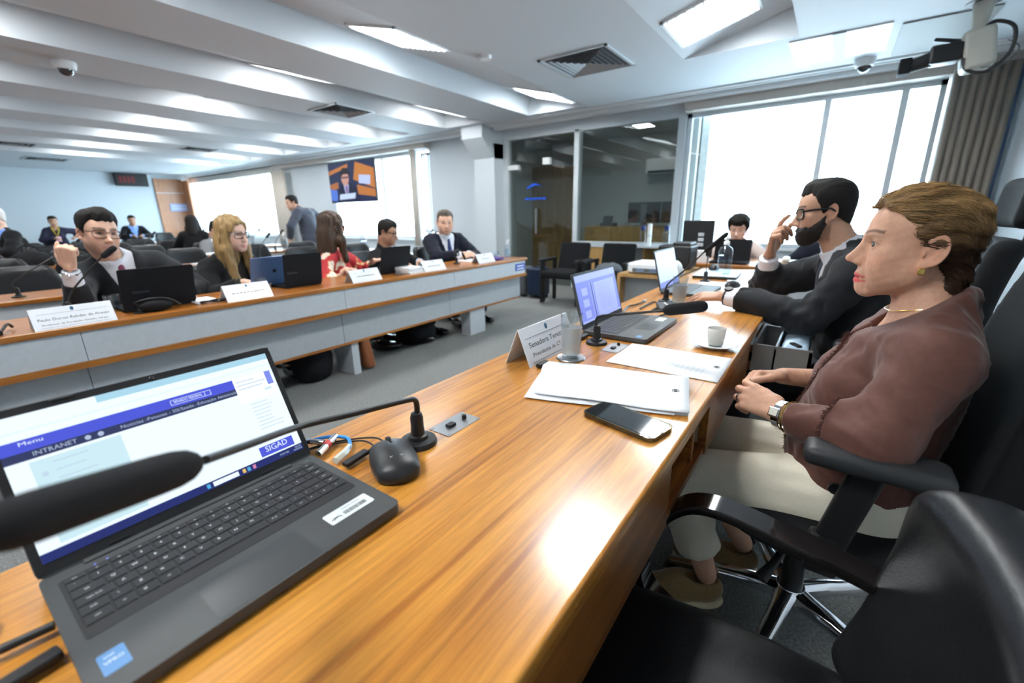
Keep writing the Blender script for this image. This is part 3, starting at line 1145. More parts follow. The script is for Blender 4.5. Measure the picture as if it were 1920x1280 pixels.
def leather_chair(x, y, label):
    t = thing('leather_chair', label, 'chair', (x, y, 0), 0)

    def seat(P):
        q = np.stack([np.abs(P[:, 0]) - .165, np.abs(P[:, 1] - .03) - .20, np.abs(P[:, 2] - (.362 + .02 * np.cos(P[:, 1] * 7) - .35 * P[:, 0] ** 2)) - .015], 1)
        return np.linalg.norm(np.maximum(q, 0), axis=1) + np.minimum(q.max(1), 0) - .045
    mesh_obj('seat', sdf_mesh(seat, (-.3, -.3, .26), (.3, .34, .47), .012), M_LEATHER, t)

    def back(P):
        zz = P[:, 2]
        yc = -.205 - .10 * (zz - .5) + .75 * P[:, 0] ** 2 - .018 * np.cos((zz - .6) * 9)
        w = .222 - .07 * np.clip((zz - .62) / .2, 0, 1) ** 2
        q = np.stack([np.abs(P[:, 0]) - w, np.abs(P[:, 1] - yc) - .012, np.abs(zz - .590) - .165], 1)
        return np.linalg.norm(np.maximum(q, 0), axis=1) + np.minimum(q.max(1), 0) - .042 + .003 * np.sin(P[:, 2] * 38 + 8 * P[:, 0]) * np.clip((zz - .5) * 4, 0, 1)
    mesh_obj('backrest', sdf_mesh(back, (-.3, -.36, .38), (.3, -.04, .88), .010), M_LEATHER, t)
    for s in (-1, 1):
        path = smooth_path([(s * .215, .06, .305), (s * .240, .215, .36), (s * .25, .235, .46), (s * .25, .185, .565), (s * .25, .115, .607), (s * .25, -.02, .592), (s * .25, -.16, .565)], 6)
        wd, th = .026, .009
        vs, fs = [], []
        for i, p in enumerate(path):
            a = path[max(i - 1, 0)]
            b = path[min(i + 1, len(path) - 1)]
            tg = (b - a).normalized()
            nn = Vector((1, 0, 0)).cross(tg).normalized()
            for (u, v) in ((-wd, -th), (wd, -th), (wd + .003, 0), (wd, th), (-wd, th), (-wd - .003, 0)):
                vs.append(p + Vector((u, 0, 0)) + nn * v)
        for i in range(len(path) - 1):
            for k in range(6):
                l = (k + 1) % 6
                fs.append((i * 6 + k, i * 6 + l, (i + 1) * 6 + l, (i + 1) * 6 + k))
        fs += [tuple(range(6)), tuple(reversed(range((len(path) - 1) * 6, len(path) * 6)))]
        MB().add(vs, fs).build('armrest', M_BLACKG, t, 50)
    MB().rbox((0, 0, .300), (.24, .26, .03), .01).build('seat_plate', M_BLACK, t)
    MB().tube([(0, 0, .1), (0, 0, .30)], [.03, .025], 12).build('gas_lift', M_BLACK, t)
    for k in range(5):
        a = rad(30 + 72 * k)
        d = Vector((math.cos(a), math.sin(a), 0))
        MB().tube([Vector((0, 0, .11)), d * .15 + Vector((0, 0, .095)), d * .29 + Vector((0, 0, .06))], [.024, .02, .014], 8).build('star_leg', M_BLACK, t)
        MB().lathe([(.0, -.02), (.026, -.02), (.028, 0), (.026, .02), (0, .02)], 12, d * .29 + Vector((0, 0, .028)), Matrix.Rotation(a, 3, 'Z') @ Matrix.Rotation(PI / 2, 3, 'X')).build('caster', M_BLACK, t)
    return t


def audience_chair(label):
    """low black leather chair with rounded back, facing -Y"""
    t = thing('audience_chair', label, 'chair', (0, 0, 0), 0, 'black audience chairs')

    def back(P):
        zz = P[:, 2]
        yc = .22 + .12 * (zz - .5) - .8 * P[:, 0] ** 2
        w = .20 - .05 * np.clip((zz - .66) / .16, 0, 1) ** 2
        q = np.stack([np.abs(P[:, 0]) - w, np.abs(P[:, 1] - yc) - .008, np.abs(zz - .64) - .15], 1)
        return np.linalg.norm(np.maximum(q, 0), axis=1) + np.minimum(q.max(1), 0) - .035
    mesh_obj('backrest', sdf_mesh(back, (-.28, .0, .42), (.28, .34, .86), .022), M_LEATHER, t)
    MB().rbox((0, 0, .44), (.46, .44, .08), .035, None, 3).build('seat', M_LEATHER, t)
    for s in (-1, 1):
        MB().tube(smooth_path([(s * .25, .18, .42), (s * .26, -.16, .45), (s * .26, -.17, .62), (s * .26, .0, .64), (s * .255, .2, .62)], 4), .018, 8).build('armrest', M_BLACK, t)
    MB().tube([(0, 0, .06), (0, 0, .41)], .028, 10).build('gas_lift', M_BLACK, t)
    for k in range(5):
        a = rad(20 + 72 * k)
        MB().tube([(0, 0, .1), (.28 * math.cos(a), .28 * math.sin(a), .03)], [.024, .02], 8).build('star_leg', M_BLACK, t)
    return t


def waiting_chair(x, y, label):
    """black fabric armchair facing -X"""
    t = thing('waiting_chair', label, 'chair', (x, y, 0), 0, 'waiting chairs before the booth')
    MB().rbox((0, 0, .40), (.50, .46, .09), .03, None, 3).build('seat', M_FABRIC, t)
    MB().rbox((.27, 0, .60), (.07, .44, .38), .03, Matrix.Rotation(.22, 3, 'Y'), 3).build('backrest', M_FABRIC, t)
    for s in (-1, 1):
        MB().rbox((.02, s * .265, .575), (.42, .055, .04), .012).build('armrest', M_BLACK, t)
        MB().rbox((-.12, s * .265, .29), (.10, .035, .56), .008).build('leg', M_BLACK, t)
        MB().rbox((.20, s * .265, .29), (.06, .035, .56), .008).build('leg', M_BLACK, t)
    return t
# ------------------------------------------------------------------ people
A3 = np.array
M_SKIN = mat('skin', (.6, .4, .3), .5, attr='Col', noise=(160, .05), bump=(420, .10), sss=.08, spec=.35)
M_EYEW = mat('eye_white', (.80, .78, .76), .2, coat=.5)
M_IRIS = mat('eye_iris', (.06, .03, .015), .15, coat=.8)
M_LENS = glass_mat('spectacle_lens', (.95, .96, .97), .012)
M_GLASSES = mat('spectacle_frame', (.008, .008, .010), .25, coat=.4)
M_SUIT_C = mat('charcoal_suit', (.019, .0205, .0235), .85, bump=(1100, .35), spec=.25, sheen=.1)
M_SUIT_N = mat('navy_suit', (.009, .011, .021), .85, bump=(1100, .35), spec=.25, sheen=.1)
M_SUIT_B = mat('black_suit', (.008, .008, .0095), .85, bump=(1100, .35), spec=.25, sheen=.1)
M_SUIT_G = mat('grey_suit', (.05, .06, .088), .85, noise=(200, .15), bump=(1100, .35), sheen=.25)
M_SHIRT = mat('white_shirt', (.78, .80, .86), .8, bump=(900, .15))
M_SHIRTB = mat('blue_shirt', (.20, .36, .80), .8)


def nrm(v):
    v = np.asarray(v, float)
    return v / max(np.linalg.norm(v), 1e-9)


def hframe(heading, pitch=0, roll=0):
    """columns: right, forward, up. heading in degrees: 90 faces +Y, -90 faces -Y, 180 faces -X"""
    h, p, r = rad(heading), rad(pitch), rad(roll)
    f = np.array([math.cos(h) * math.cos(p), math.sin(h) * math.cos(p), math.sin(p)])
    ri = np.array([math.sin(h), -math.cos(h), 0.0])
    u = np.cross(ri, f)
    ri2 = ri * math.cos(r) - u * math.sin(r)
    u2 = u * math.cos(r) + ri * math.sin(r)
    return np.stack([ri2, f, u2], 1)


def ik(S, T, L1, L2, pole):
    S, T = np.asarray(S, float), np.asarray(T, float)
    d = T - S
    L = np.linalg.norm(d)
    L = min(L, (L1 + L2) * .999)
    d = nrm(d)
    x = (L1 * L1 - L2 * L2 + L * L) / (2 * L)
    y = math.sqrt(max(L1 * L1 - x * x, 0))
    p = np.asarray(pole, float)
    p = nrm(p - d * (p @ d))
    return S + d * x + p * y, S + d * L


def head_sdf(q, o):
    """q: points in head space (x right, y forward, z up, eye level at 0)"""
    a = q.copy()
    a[:, 0] = np.abs(a[:, 0])
    jw = o.get('jaw', 1.0)
    d = ell(q, (0, -.007, .036), (.073, .087, .075))
    d = smin(d, ell(q, (0, .026, .024), (.061, .061, .064)), .03)
    d = smin(d, ell(q, (0, .030, -.028), (.057 * jw, .053, .060)), .03)
    jaw = cone(a, (.050 * jw, .002, -.050), (.014, .066, -.098), .017, .012)
    jaw = smin(jaw, ell(q, (0, .026, -.068), (.046 * jw, .050, .036)), .03)
    d = smin(d, jaw, .03)
    ch = o.get('chin', 0.0)
    d = smin(d, ell(q, (0, .074 + ch, -.099), (.020, .013, .013)), .02)
    d = smin(d, ell(q, (0, .067, -.068), (.032, .024, .028)), .024)
    d = smin(d, ell(a, (.042, .057, -.024), (.022, .019, .018)), .022)
    d = smin(d, ell(a, (.036, .050, -.052), (.022, .024, .026)), .024)      # cheek
    # brows
    d = smin(d, cone(a, (.008, .084, .016), (.040, .073, .020), .008, .007), .014)
    # sockets
    d = smax(d, -ell(a, (.032, .094, .001), (.016, .017, .0105)), .014)
    # nose
    nl, nu = o.get('nose', 0.0), o.get('nose_up', 0.0)
    d = smin(d, cone(q, (0, .083, .012), (0, .105 + nl, -.032 + nu), .0062, .0078), .014)
    d = smin(d, ell(q, (0, .087, -.034), (.0135, .017, .013)), .012)
    d = smin(d, ell(q, (0, .1065 + nl, -.0365 + nu), (.0100, .0105, .0085)), .008)
    d = smin(d, ell(a, (.0120, .094 + nl * .4, -.0415 + nu * .4), (.0068, .0105, .0068)), .006)
    d = smax(d, -ell(a, (.006, .100 + nl * .4, -.0485 + nu * .4), (.0035, .006, .003)), .003)
    # mouth
    mw = o.get('mouth', .0235)
    d = smin(d, cone(a, (mw, .080, -.0715), (.002, .0915, -.0685), .0024, .0046), .007)
    d = smin(d, cone(a, (mw - .002, .079, -.0745), (.0, .0895, -.0800), .0024, .0054), .007)
    d = smax(d, -cone(a, (.0, .0965, -.0740), (mw + .004, .0815, -.0735), .0020, .0014), .003)
    # fold from the nose wing to the mouth corner
    fo = o.get('fold', 0.0)
    if fo:
        d = smax(d, -cone(a, (.020, .092, -.040), (.034, .080, -.078), fo, fo * .6), .006)
        d = smax(d, -cone(a, (.030, .080, -.082), (.029, .076, -.096), fo * .7, fo * .4), .006)
    # lids
    if o.get('lids', True):
        ap = o.get('eye_open', .0048)
        lid = np.linalg.norm(a - np.array((.0315, .0705, 0), f32), axis=1) - .0142
        opn = ell(a, (.0315, .086, -.0002), (.0135, .014, ap))
        d = smin(d, lid, .007)
        d = smax(d, -opn, .002)
    # ears
    if o.get('ears', True):
        cr, sr = math.cos(.22), math.sin(.22)
        R = np.array([[1, 0, 0], [0, cr, -sr], [0, sr, cr]], f32)
        R2 = R @ np.array([[math.cos(.35), -math.sin(.35), 0], [math.sin(.35), math.cos(.35), 0], [0, 0, 1]], f32)
        e3 = (a - np.array((.0745, -.011, -.006), f32)) @ R2
        n_, u_e, v_e = e3[:, 0], e3[:, 1], e3[:, 2]
        ear = ell(e3, (-.001, 0, 0), (.0048, .0165, .0275))
        ear = smax(ear, -ell(e3, (.006, .0015, -.003), (.0075, .0105, .0165)), .002)
        rr = (np.sqrt((u_e / .0165) ** 2 + (v_e / .0275) ** 2) - 1) * .021
        hel = np.sqrt(rr ** 2 + (n_ - .0035) ** 2) - .0034
        hel = np.maximum(hel, -(.012 - u_e - .0 * v_e))  if False else np.where((u_e > .006) & (v_e < .012), .02, hel)
        ear = smin(ear, hel, .003)
        ear = smin(ear, cone(e3, (.002, -.006, .014), (.001, -.005, -.012), .0024, .0022), .003)
        ear = smin(ear, ell(a, (.072, .0005, -.035), (.0055, .0075, .0085)), .007)
        ear = smin(ear, ell(a, (.0745, .0065, -.012), (.004, .0035, .007)), .004)
        d = smin(d, ear, .006)
    return d


def hair_short(q, o):
    g = o.get('hair_g', .010)
    sg = o.get('side_g', .005)
    fz, nz = o.get('front', .062), o.get('nape', -.072)
    a = np.stack([np.abs(q[:, 0]), q[:, 1], q[:, 2]], 1)
    # hairline: high over the brow, down in front of the ear, low on the nape
    t = np.clip((q[:, 1] + .09) / .165, 0, 1)
    hl = nz + (fz - nz) * np.where(t < .52, t / .52 * .42, .42 + (t - .52) / .48 * .58)
    hl = hl + .012 * np.exp(-((q[:, 1] - .04) / .02) ** 2) - .034 * np.exp(-((q[:, 1] - .016) / .009) ** 2)
    # recede at the temples, wander a little
    hl = hl + .016 * np.exp(-((a[:, 0] - .048) / .014) ** 2) * (q[:, 1] > .03)
    hl = hl + .003 * np.sin(q[:, 0] * 110 + 1) + .003 * np.sin(q[:, 0] * 260 + q[:, 1] * 140)
    up = np.clip((q[:, 2] - hl) / .045, 0, 1)
    hi = np.clip((q[:, 2] - .035) / .06, 0, 1)
    base = ell(q, (0, -.007, .036), (.073, .087, .075))
    base = smin(base, ell(q, (0, .026, .024), (.061, .061, .064)), .03)
    base = smin(base, ell(q, (0, -.050, -.03), (.050, .030, .055)), .03)
    fr = np.exp(-((q[:, 1] - .055) / .035) ** 2) * np.exp(-(q[:, 0] / .05) ** 2)
    d = base - .0015 - up ** .8 * (sg + (g - sg + .004) * hi) - o.get('quiff', .004) * fr * up * 1.4
    d = smax(d, (hl - q[:, 2]) * .6, .004)
    side = -ell(a, (.088, -.010, -.014), (.024, .025, .034))
    d = smax(d, side, .006)
    st = o.get('streak', .0022)
    sw = q @ np.array([[190, 20, 60], [30, 40, 10], [60, 20, 30]], f32)
    d = d + st * (np.sin(sw[:, 0] + 2 * np.sin(sw[:, 1])) * .6 + np.sin(sw[:, 0] * 2.3 + sw[:, 2]) * .4)
    return d


def hair_long(q, o):
    """parted hair falling in front of and behind the shoulders"""
    L = o.get('len', .30)
    a = q.copy()
    a[:, 0] = np.abs(a[:, 0])
    d = ell(q, (0, -.014, .044), (.083, .104, .088))
    d = smin(d, ell(q, (0, .02, .052), (.064, .066, .056)), .03)
    d = smin(d, ell(q, (0, -.055, -.10), (.075, .05, .13)), .04)
    lock = cone(a, (.070, .015, .03), (.082, .02, -.10), .022, .030)
    lock = smin(lock, cone(a, (.082, .02, -.10), (.078, .065, -L), .032, .026), .03)
    d = smin(d, lock, .03)
    d = smin(d, cone(q, (0, -.05, -.05), (0, -.075, -L - .03), .075, .06), .04)
    face = ell(q, (o.get('part', .0), .080, -.030), (.052, .062, .104))
    d = smax(d, -face, .012)
    n1 = np.sin(q[:, 0] * 230 + 1.6 * np.sin(q[:, 2] * 20 + 2 * q[:, 1]) + q[:, 1] * 120)
    n2 = np.sin(q[:, 0] * 95 - q[:, 1] * 140 + 1.4 * np.sin(q[:, 2] * 26))
    return d + .0022 * n1 + .003 * n2


def hand_prims(wr, f, n, thumb, curls=None, s=1.0, thumb_dir=(.6, .75, -.35), spread=0.0, tcurl=.35):
    """cones of a hand. f: along the metacarpals, n: out of the back of the hand, thumb: +1/-1 side along f x n"""
    f = nrm(f)
    n = nrm(np.asarray(n) - f * (np.asarray(n) @ f))
    l = np.cross(f, n) * thumb
    wr = np.asarray(wr, float)
    curls = curls or [(.5, .6, .4)] * 4
    out = []
    kn = []
    base = [(.088, .030), (.092, .010), (.088, -.010), (.080, -.028)]
    lens = [.072, .080, .074, .058]
    for i in range(4):
        fb, lb = base[i]
        b = wr + (f * fb + l * lb + n * (.004 - .0025 * abs(i - 1.3))) * s
        kn.append(b)
        out.append((wr + (f * .012 + l * lb * .55) * s, b, .0135 * s, .0105 * s, 'p'))
        ang = 0
        p = b
        sp = spread * (1.5 - i) / 1.5
        for j, (c, pl, ra, rb) in enumerate(zip(curls[i], (.45, .30, .25), (.0106, .0096, .0086), (.0096, .0086, .0074))):
            ang += c
            dv = (f * math.cos(sp) + l * math.sin(sp)) * math.cos(ang) - n * math.sin(ang)
            e = p + dv * lens[i] * pl * s
            k = .9 if i == 3 else 1
            out.append((p, e, ra * s * k, rb * s * k, 'f%d' % i))
            p = e
    tb = wr + (f * .022 + l * .026 - n * .006) * s
    td = nrm(l * thumb_dir[0] + f * thumb_dir[1] + n * thumb_dir[2])
    t1 = tb + td * .045 * s
    td2 = nrm(td + f * tcurl - l * tcurl * .6)
    t2 = t1 + td2 * .034 * s
    td3 = nrm(td2 + f * tcurl * .5 - l * tcurl * .5)
    t3 = t2 + td3 * .024 * s
    out += [(wr + f * .006 * s, tb, .014 * s, .014 * s, 'p'), (tb, t1, .0145 * s, .0115 * s, 'p'), (t1, t2, .0112 * s, .0100 * s, 't'), (t2, t3, .0100 * s, .0082 * s, 't')]
    return out


def hand_sdf(P, prims):
    groups = {}
    for (a, b, ra, rb, g) in prims:
        d = cone(P, a, b, ra, rb)
        groups[g] = d if g not in groups else smin(groups[g], d, .012 if g == 'p' else .003)
    d = groups['p']
    for g, v in groups.items():
        if g != 'p':
            d = smin(d, v, .0035)
    return d


class Person:
    def __init__(s, pelvis, heading, lean=0, side=0, s_=1.0, g=1.0, fem=False, neck_fwd=.02, head=(None, 0, 0), hs=1.0, head_off=(0, 0, 0), face=None, twist=0):
        s.p0 = np.asarray(pelvis, float)
        s.k = s_
        s.g = g
        s.fem = fem
        T = hframe(heading, 0, 0)
        c, sn = math.cos(rad(lean)), math.sin(rad(lean))
        r, f, u = T[:, 0], T[:, 1], T[:, 2]
        u2 = u * c + f * sn
        f2 = f * c - u * sn
        cs, ss = math.cos(rad(side)), math.sin(rad(side))
        u3 = u2 * cs + r * ss
        r3 = r * cs - u2 * ss
        s.T = np.stack([r3, f2, u3], 1)
        s.f0, s.r0 = f, r
        U = u3
        ct, st = math.cos(rad(twist)), math.sin(rad(twist))
        s.rs = r3 * ct + f2 * st
        s.nb = s.p0 + U * .50 * s_ + f2 * .005
        s.ho = s.nb + (U * .5 + np.array([0, 0, .5])) * .152 * s_ + f * neck_fwd + np.asarray(head_off)
        hh = head[0] if head[0] is not None else heading
        s.H = hframe(hh, head[1], head[2])
        s.hs = hs
        w = (.155 if fem else .178) * s_
        s.sh = {+1: s.p0 + U * .435 * s_ + s.rs * w, -1: s.p0 + U * .435 * s_ - s.rs * w}
        s.face = face or {}
        s.arms = {}
        s.hands = {}
        s.legs = {}

    def arm(s, side, wrist, pole, L1=.285, L2=.255):
        e, w = ik(s.sh[side], wrist, L1 * s.k, L2 * s.k, pole)
        s.arms[side] = (s.sh[side], e, w)
        return e, w

    def leg(s, side, knee, ankle):
        hip = s.p0 + s.T[:, 0] * .09 * side * s.k
        s.legs[side] = (hip, np.asarray(knee, float), np.asarray(ankle, float))

    def sit(s, spread=.03, fwd=.42, floor=.07, back=.0):
        for sd in (-1, 1):
            hip = s.p0 + s.T[:, 0] * .09 * sd * s.k
            kn = hip + s.f0 * fwd * s.k + s.r0 * spread * sd
            kn[2] = max(hip[2] - .01, .44)
            an = kn + s.f0 * back
            an[2] = floor + .02
            s.legs[sd] = (hip, kn, an)

    # ---- fields
    def torso(s, P):
        q = ((P - s.p0.astype(f32)) @ s.T.astype(f32)) / s.k
        g = s.g
        d = ell(q, (0, -.015, .02), (.165 * min(g, 1.15), .125 * g, .13))
        d = smin(d, ell(q, (0, .008 + .03 * (g - 1), .17), (.140 * g, .110 * g, .16)), .06)
        d = smin(d, ell(q, (0, .0, .32), (.150 if s.fem else .162, .108, .15)), .06)
        if s.fem:
            a = q.copy()
            a[:, 0] = np.abs(a[:, 0])
            d = smin(d, ell(a, (.066, .080, .285), (.058, .055, .058)), .04)
        d = d * s.k
        sh = s.sh
        m = s.p0 + s.T[:, 2] * .425 * s.k
        for sd in (-1, 1):
            d = smin(d, cone(P, m, m + (sh[sd] - m) * .86, .070 * s.k, .056 * s.k), .05)
            d = smin(d, cone(P, s.nb + s.T[:, 2] * .02, m + (sh[sd] - m) * .7 + s.T[:, 2] * .01, .050 * s.k, .050 * s.k), .04)
        return d

    def armf(s, P, infl=0.0, cut=None, bulk=1.0):
        d = None
        for sd, (a, e, w) in s.arms.items():
            x = cone(P, a, e, (.057 * bulk) * s.k, (.047 * bulk) * s.k)
            y = cone(P, e, w, (.046 * bulk) * s.k, (.031 * bulk) * s.k)
            x = smin(x, y, .02) - infl
            if cut is not None:
                ax = nrm(w - e)
                lim = ((P - w.astype(f32)) @ ax.astype(f32)) + cut * s.k
                x = smax(x, lim, .006)
            d = x if d is None else np.minimum(d, x)
        return d

    def legf(s, P, infl=0.0, cut=.0):
        d = None
        for sd, (h, k, a) in s.legs.items():
            x = smin(cone(P, h, k, .092 * s.k, .064 * s.k), cone(P, k, a, .064 * s.k, .045 * s.k), .03) - infl
            if cut:
                ax = nrm(a - k)
                x = smax(x, ((P - a.astype(f32)) @ ax.astype(f32)) + cut, .006)
            d = x if d is None else smin(d, x, .02)
        return d

    def headf(s, P):
        q = ((P - s.ho.astype(f32)) @ s.H.astype(f32)) / s.hs
        return head_sdf(q, s.face) * s.hs

    def neckf(s, P, infl=0.0):
        b = s.ho - s.H[:, 2] * .06 * s.hs - s.H[:, 1] * .022 * s.hs
        r = .046 if s.fem else .056
        return cone(P, b, s.nb - s.T[:, 2] * .03, r * s.hs, (r + .006) * s.hs) - infl

    def bodyf(s, P):
        d = smin(s.headf(P), s.neckf(P), .018)
        d = smin(d, s.torso(P) + .012, .03)
        a = s.armf(P, -.006)
        if a is not None:
            d = smin(d, a, .02)
        for pr in s.hands.values():
            d = smin(d, hand_sdf(P, pr), .012)
        if s.legs:
            d = smin(d, s.legf(P, -.012), .02)
        return d


def box_of(pts, pad):
    A = np.array(pts)
    return A.min(0) - pad, A.max(0) + pad


def skin_colors(per, V, o, tone):
    q = ((V - per.ho) @ per.H) / per.hs
    c = np.tile(np.asarray(tone, float), (len(V), 1))
    a = np.abs(q[:, 0])

    def blend(mask, col):
        nonlocal c
        m = np.clip(mask, 0, 1)[:, None]
        c = c * (1 - m) + np.asarray(col) * m
    inh = (np.abs(q).max(1) < .14)
    t = np.asarray(tone)
    ch = np.exp(-(((a - .045) / .022) ** 2 + ((q[:, 2] + .03) / .022) ** 2)) * (q[:, 1] > .02) * inh
    blend(ch * .35, t * np.array([1.08, .80, .75]))
    ns = np.exp(-(((a) / .014) ** 2 + ((q[:, 2] + .04) / .014) ** 2)) * (q[:, 1] > .09) * inh
    blend(ns * .3, t * np.array([1.05, .78, .74]))
    er = (a > .068) & (np.abs(q[:, 1] + .008) < .03) & (np.abs(q[:, 2] + .01) < .045)
    blend(er * .25, t * np.array([1.0, .72, .68]))
    # lips
    lw = o.get('mouth', .0235) + .004
    lp = (a < lw) & (q[:, 1] > .060) & inh
    up = np.clip(1 - np.abs((q[:, 2] + .0695 - .0 * a) / (.0062 * (1 - (a / lw) ** 3) + 1e-6)), 0, 1)
    lo = np.clip(1 - np.abs((q[:, 2] + .0795) / (.0075 * (1 - (a / lw) ** 3) + 1e-6)), 0, 1)
    blend(lp * np.clip((up + lo) * 3, 0, 1) * o.get('lip_a', .7), o.get('lip', t * np.array([.85, .55, .52])))
    # brows
    bz = .0215 + .006 * np.sin(np.clip((a - .008) / .045, 0, 1) * PI * .8)
    br = np.clip(1.4 - np.abs(q[:, 2] - bz) / o.get('brow_t', .0035), 0, 1) * (a > .009) * (a < .052) * (q[:, 1] > .05) * inh
    blend(br * o.get('brow_a', .85), o.get('brow', (.03, .02, .015)))
    if o.get('stubble', 0):
        st = np.clip((-.040 - q[:, 2]) / .02, 0, 1) * (q[:, 1] > -.01) * inh * (1 - np.clip((a < .02) * (np.abs(q[:, 2] + .0745) < .009), 0, 1)) * np.clip((q[:, 2] + .125) / .02, 0, 1)
        blend(st * o['stubble'], t * .35)
    if o.get('mottle', 0):
        w = waves(V.astype(f32), 300, 3)
        c = c * (1 + .05 * o['mottle'] * w[:, None])
    if o.get('dark_eyes', 0):
        ey = np.exp(-(((a - .031) / .012) ** 2 + ((q[:, 2] - .001) / .0065) ** 2)) * (q[:, 1] > .05) * inh
        blend(ey * o['dark_eyes'] * 1.3, (.03, .02, .02))
    if o.get('lids', False):
        ed = np.sqrt(((a - .0315) / .0150) ** 2 + ((q[:, 2]) / (o.get('eye_open', .0048) + .0012)) ** 2)
        blend(np.exp(-((ed - 1.0) / .16) ** 2) * (q[:, 1] > .07) * inh * np.clip(.35 + q[:, 2] * 220, .15, 1) * o.get('lash', .7), (.03, .018, .012))
        cr = np.exp(-((q[:, 2] - .0095 + 9 * (a - .031) ** 2) / .0012) ** 2) * (np.abs(a - .033) < .017) * (q[:, 1] > .06) * inh
        blend(cr * .4, t * .45)
    # inside of the eye slit and of the mouth line read darker
    ml = np.clip(1.3 - np.abs(q[:, 2] + .0738) / .0013, 0, 1) * (a < .022) * (q[:, 1] > .082) * inh
    blend(ml * .7, t * np.array([.35, .2, .18]))
    return np.clip(c, 0, 1)


def build_person(per, label, o, tone, rh=.004, rhand=.004, rb=.02, forearm=None, group=None, base=None, extra_boxes=()):
    """body (head, neck, trunk, arms, hands, legs) as one mesh; eyes as children. Returns the top-level object and its offset"""
    o.setdefault('lids', rh <= .0042)
    per.face = o
    parts = []
    c = per.ho
    lo = c - np.array([.15, .15, .21])
    hi = c + np.array([.15, .15, .16])
    parts.append(sdf_mesh(lambda P: per.bodyf(P), lo, hi, rh))
    hb = []
    for sd, pr in per.hands.items():
        pts = [x[0] for x in pr] + [x[1] for x in pr]
        if forearm:
            a, e, w = per.arms[sd]
            pts.append(w + (e - w) * forearm)
        l, h = box_of(pts, .022)
        hb.append((l, h))
    if len(hb) == 2 and np.all(hb[0][0] < hb[1][1]) and np.all(hb[1][0] < hb[0][1]):
        hb = [(np.minimum(hb[0][0], hb[1][0]), np.maximum(hb[0][1], hb[1][1]))]
    for l, h in hb:
        parts.append(sdf_mesh(lambda P: per.bodyf(P), l, h, rhand))
    for l, h, r in extra_boxes:
        parts.append(sdf_mesh(lambda P: per.bodyf(P), l, h, r))
    pts = [per.p0, per.nb] + [x for v in per.arms.values() for x in v[:2]] + [x for v in per.legs.values() for x in v]

    def coarse(P):
        d = smin(per.torso(P) + .014, per.neckf(P, -.004), .03)
        a = per.armf(P, -.008)
        if a is not None:
            d = smin(d, a, .02)
        if per.legs:
            d = smin(d, per.legf(P, -.013), .02)
        return d
    l, h = box_of(pts, .2)
    parts.append(sdf_mesh(coarse, l, h, rb))
    V, Q = join_meshes(parts)
    off = np.array(base if base is not None else (per.p0[0], per.p0[1], 0.0))
    body = mesh_obj('person', (V, Q), M_SKIN, None, off, skin_colors(per, V, o, tone), loc=Vector(off))
    tag(body, label, 'person', group)
    if o['lids']:
        for sx in (-1, 1):
            e = per.ho + per.H @ np.array([sx * .0315, .0705, 0]) * per.hs
            look = nrm(per.H @ np.array(o.get('look', (0, 1, 0))))
            ev = MB().ell(e - off, [.0128 * per.hs] * 3, 16, 12)
            eo = ev.build('eye', M_EYEW, body, 180)
            M = basis(e - off + look * .0112 * per.hs, nrm(np.cross(look, (0, 0, 1))), (0, 0, 1)).to_3x3()
            MB().lathe([(.0133 * per.hs * math.sin(a), .0133 * per.hs * math.cos(a)) for a in np.linspace(0, .50, 6)], 16, e - off, Matrix((M.col[0], -M.col[2].cross(M.col[0]) * -1, Vector(look))).transposed()).build('iris', M_IRIS, eo, 60)
    return body, off


def cloth(per, name, fn, body, off, material, res, pts, pad=.09):
    l, h = box_of(pts, pad)
    V, Q = sdf_mesh(fn, l, h, res)
    return mesh_obj(name, (V, Q), material, body, off)


def ridge(P, f, seed, amp):
    w = waves(P, f, seed)
    return amp * (.62 - np.sqrt(w * w + .03))


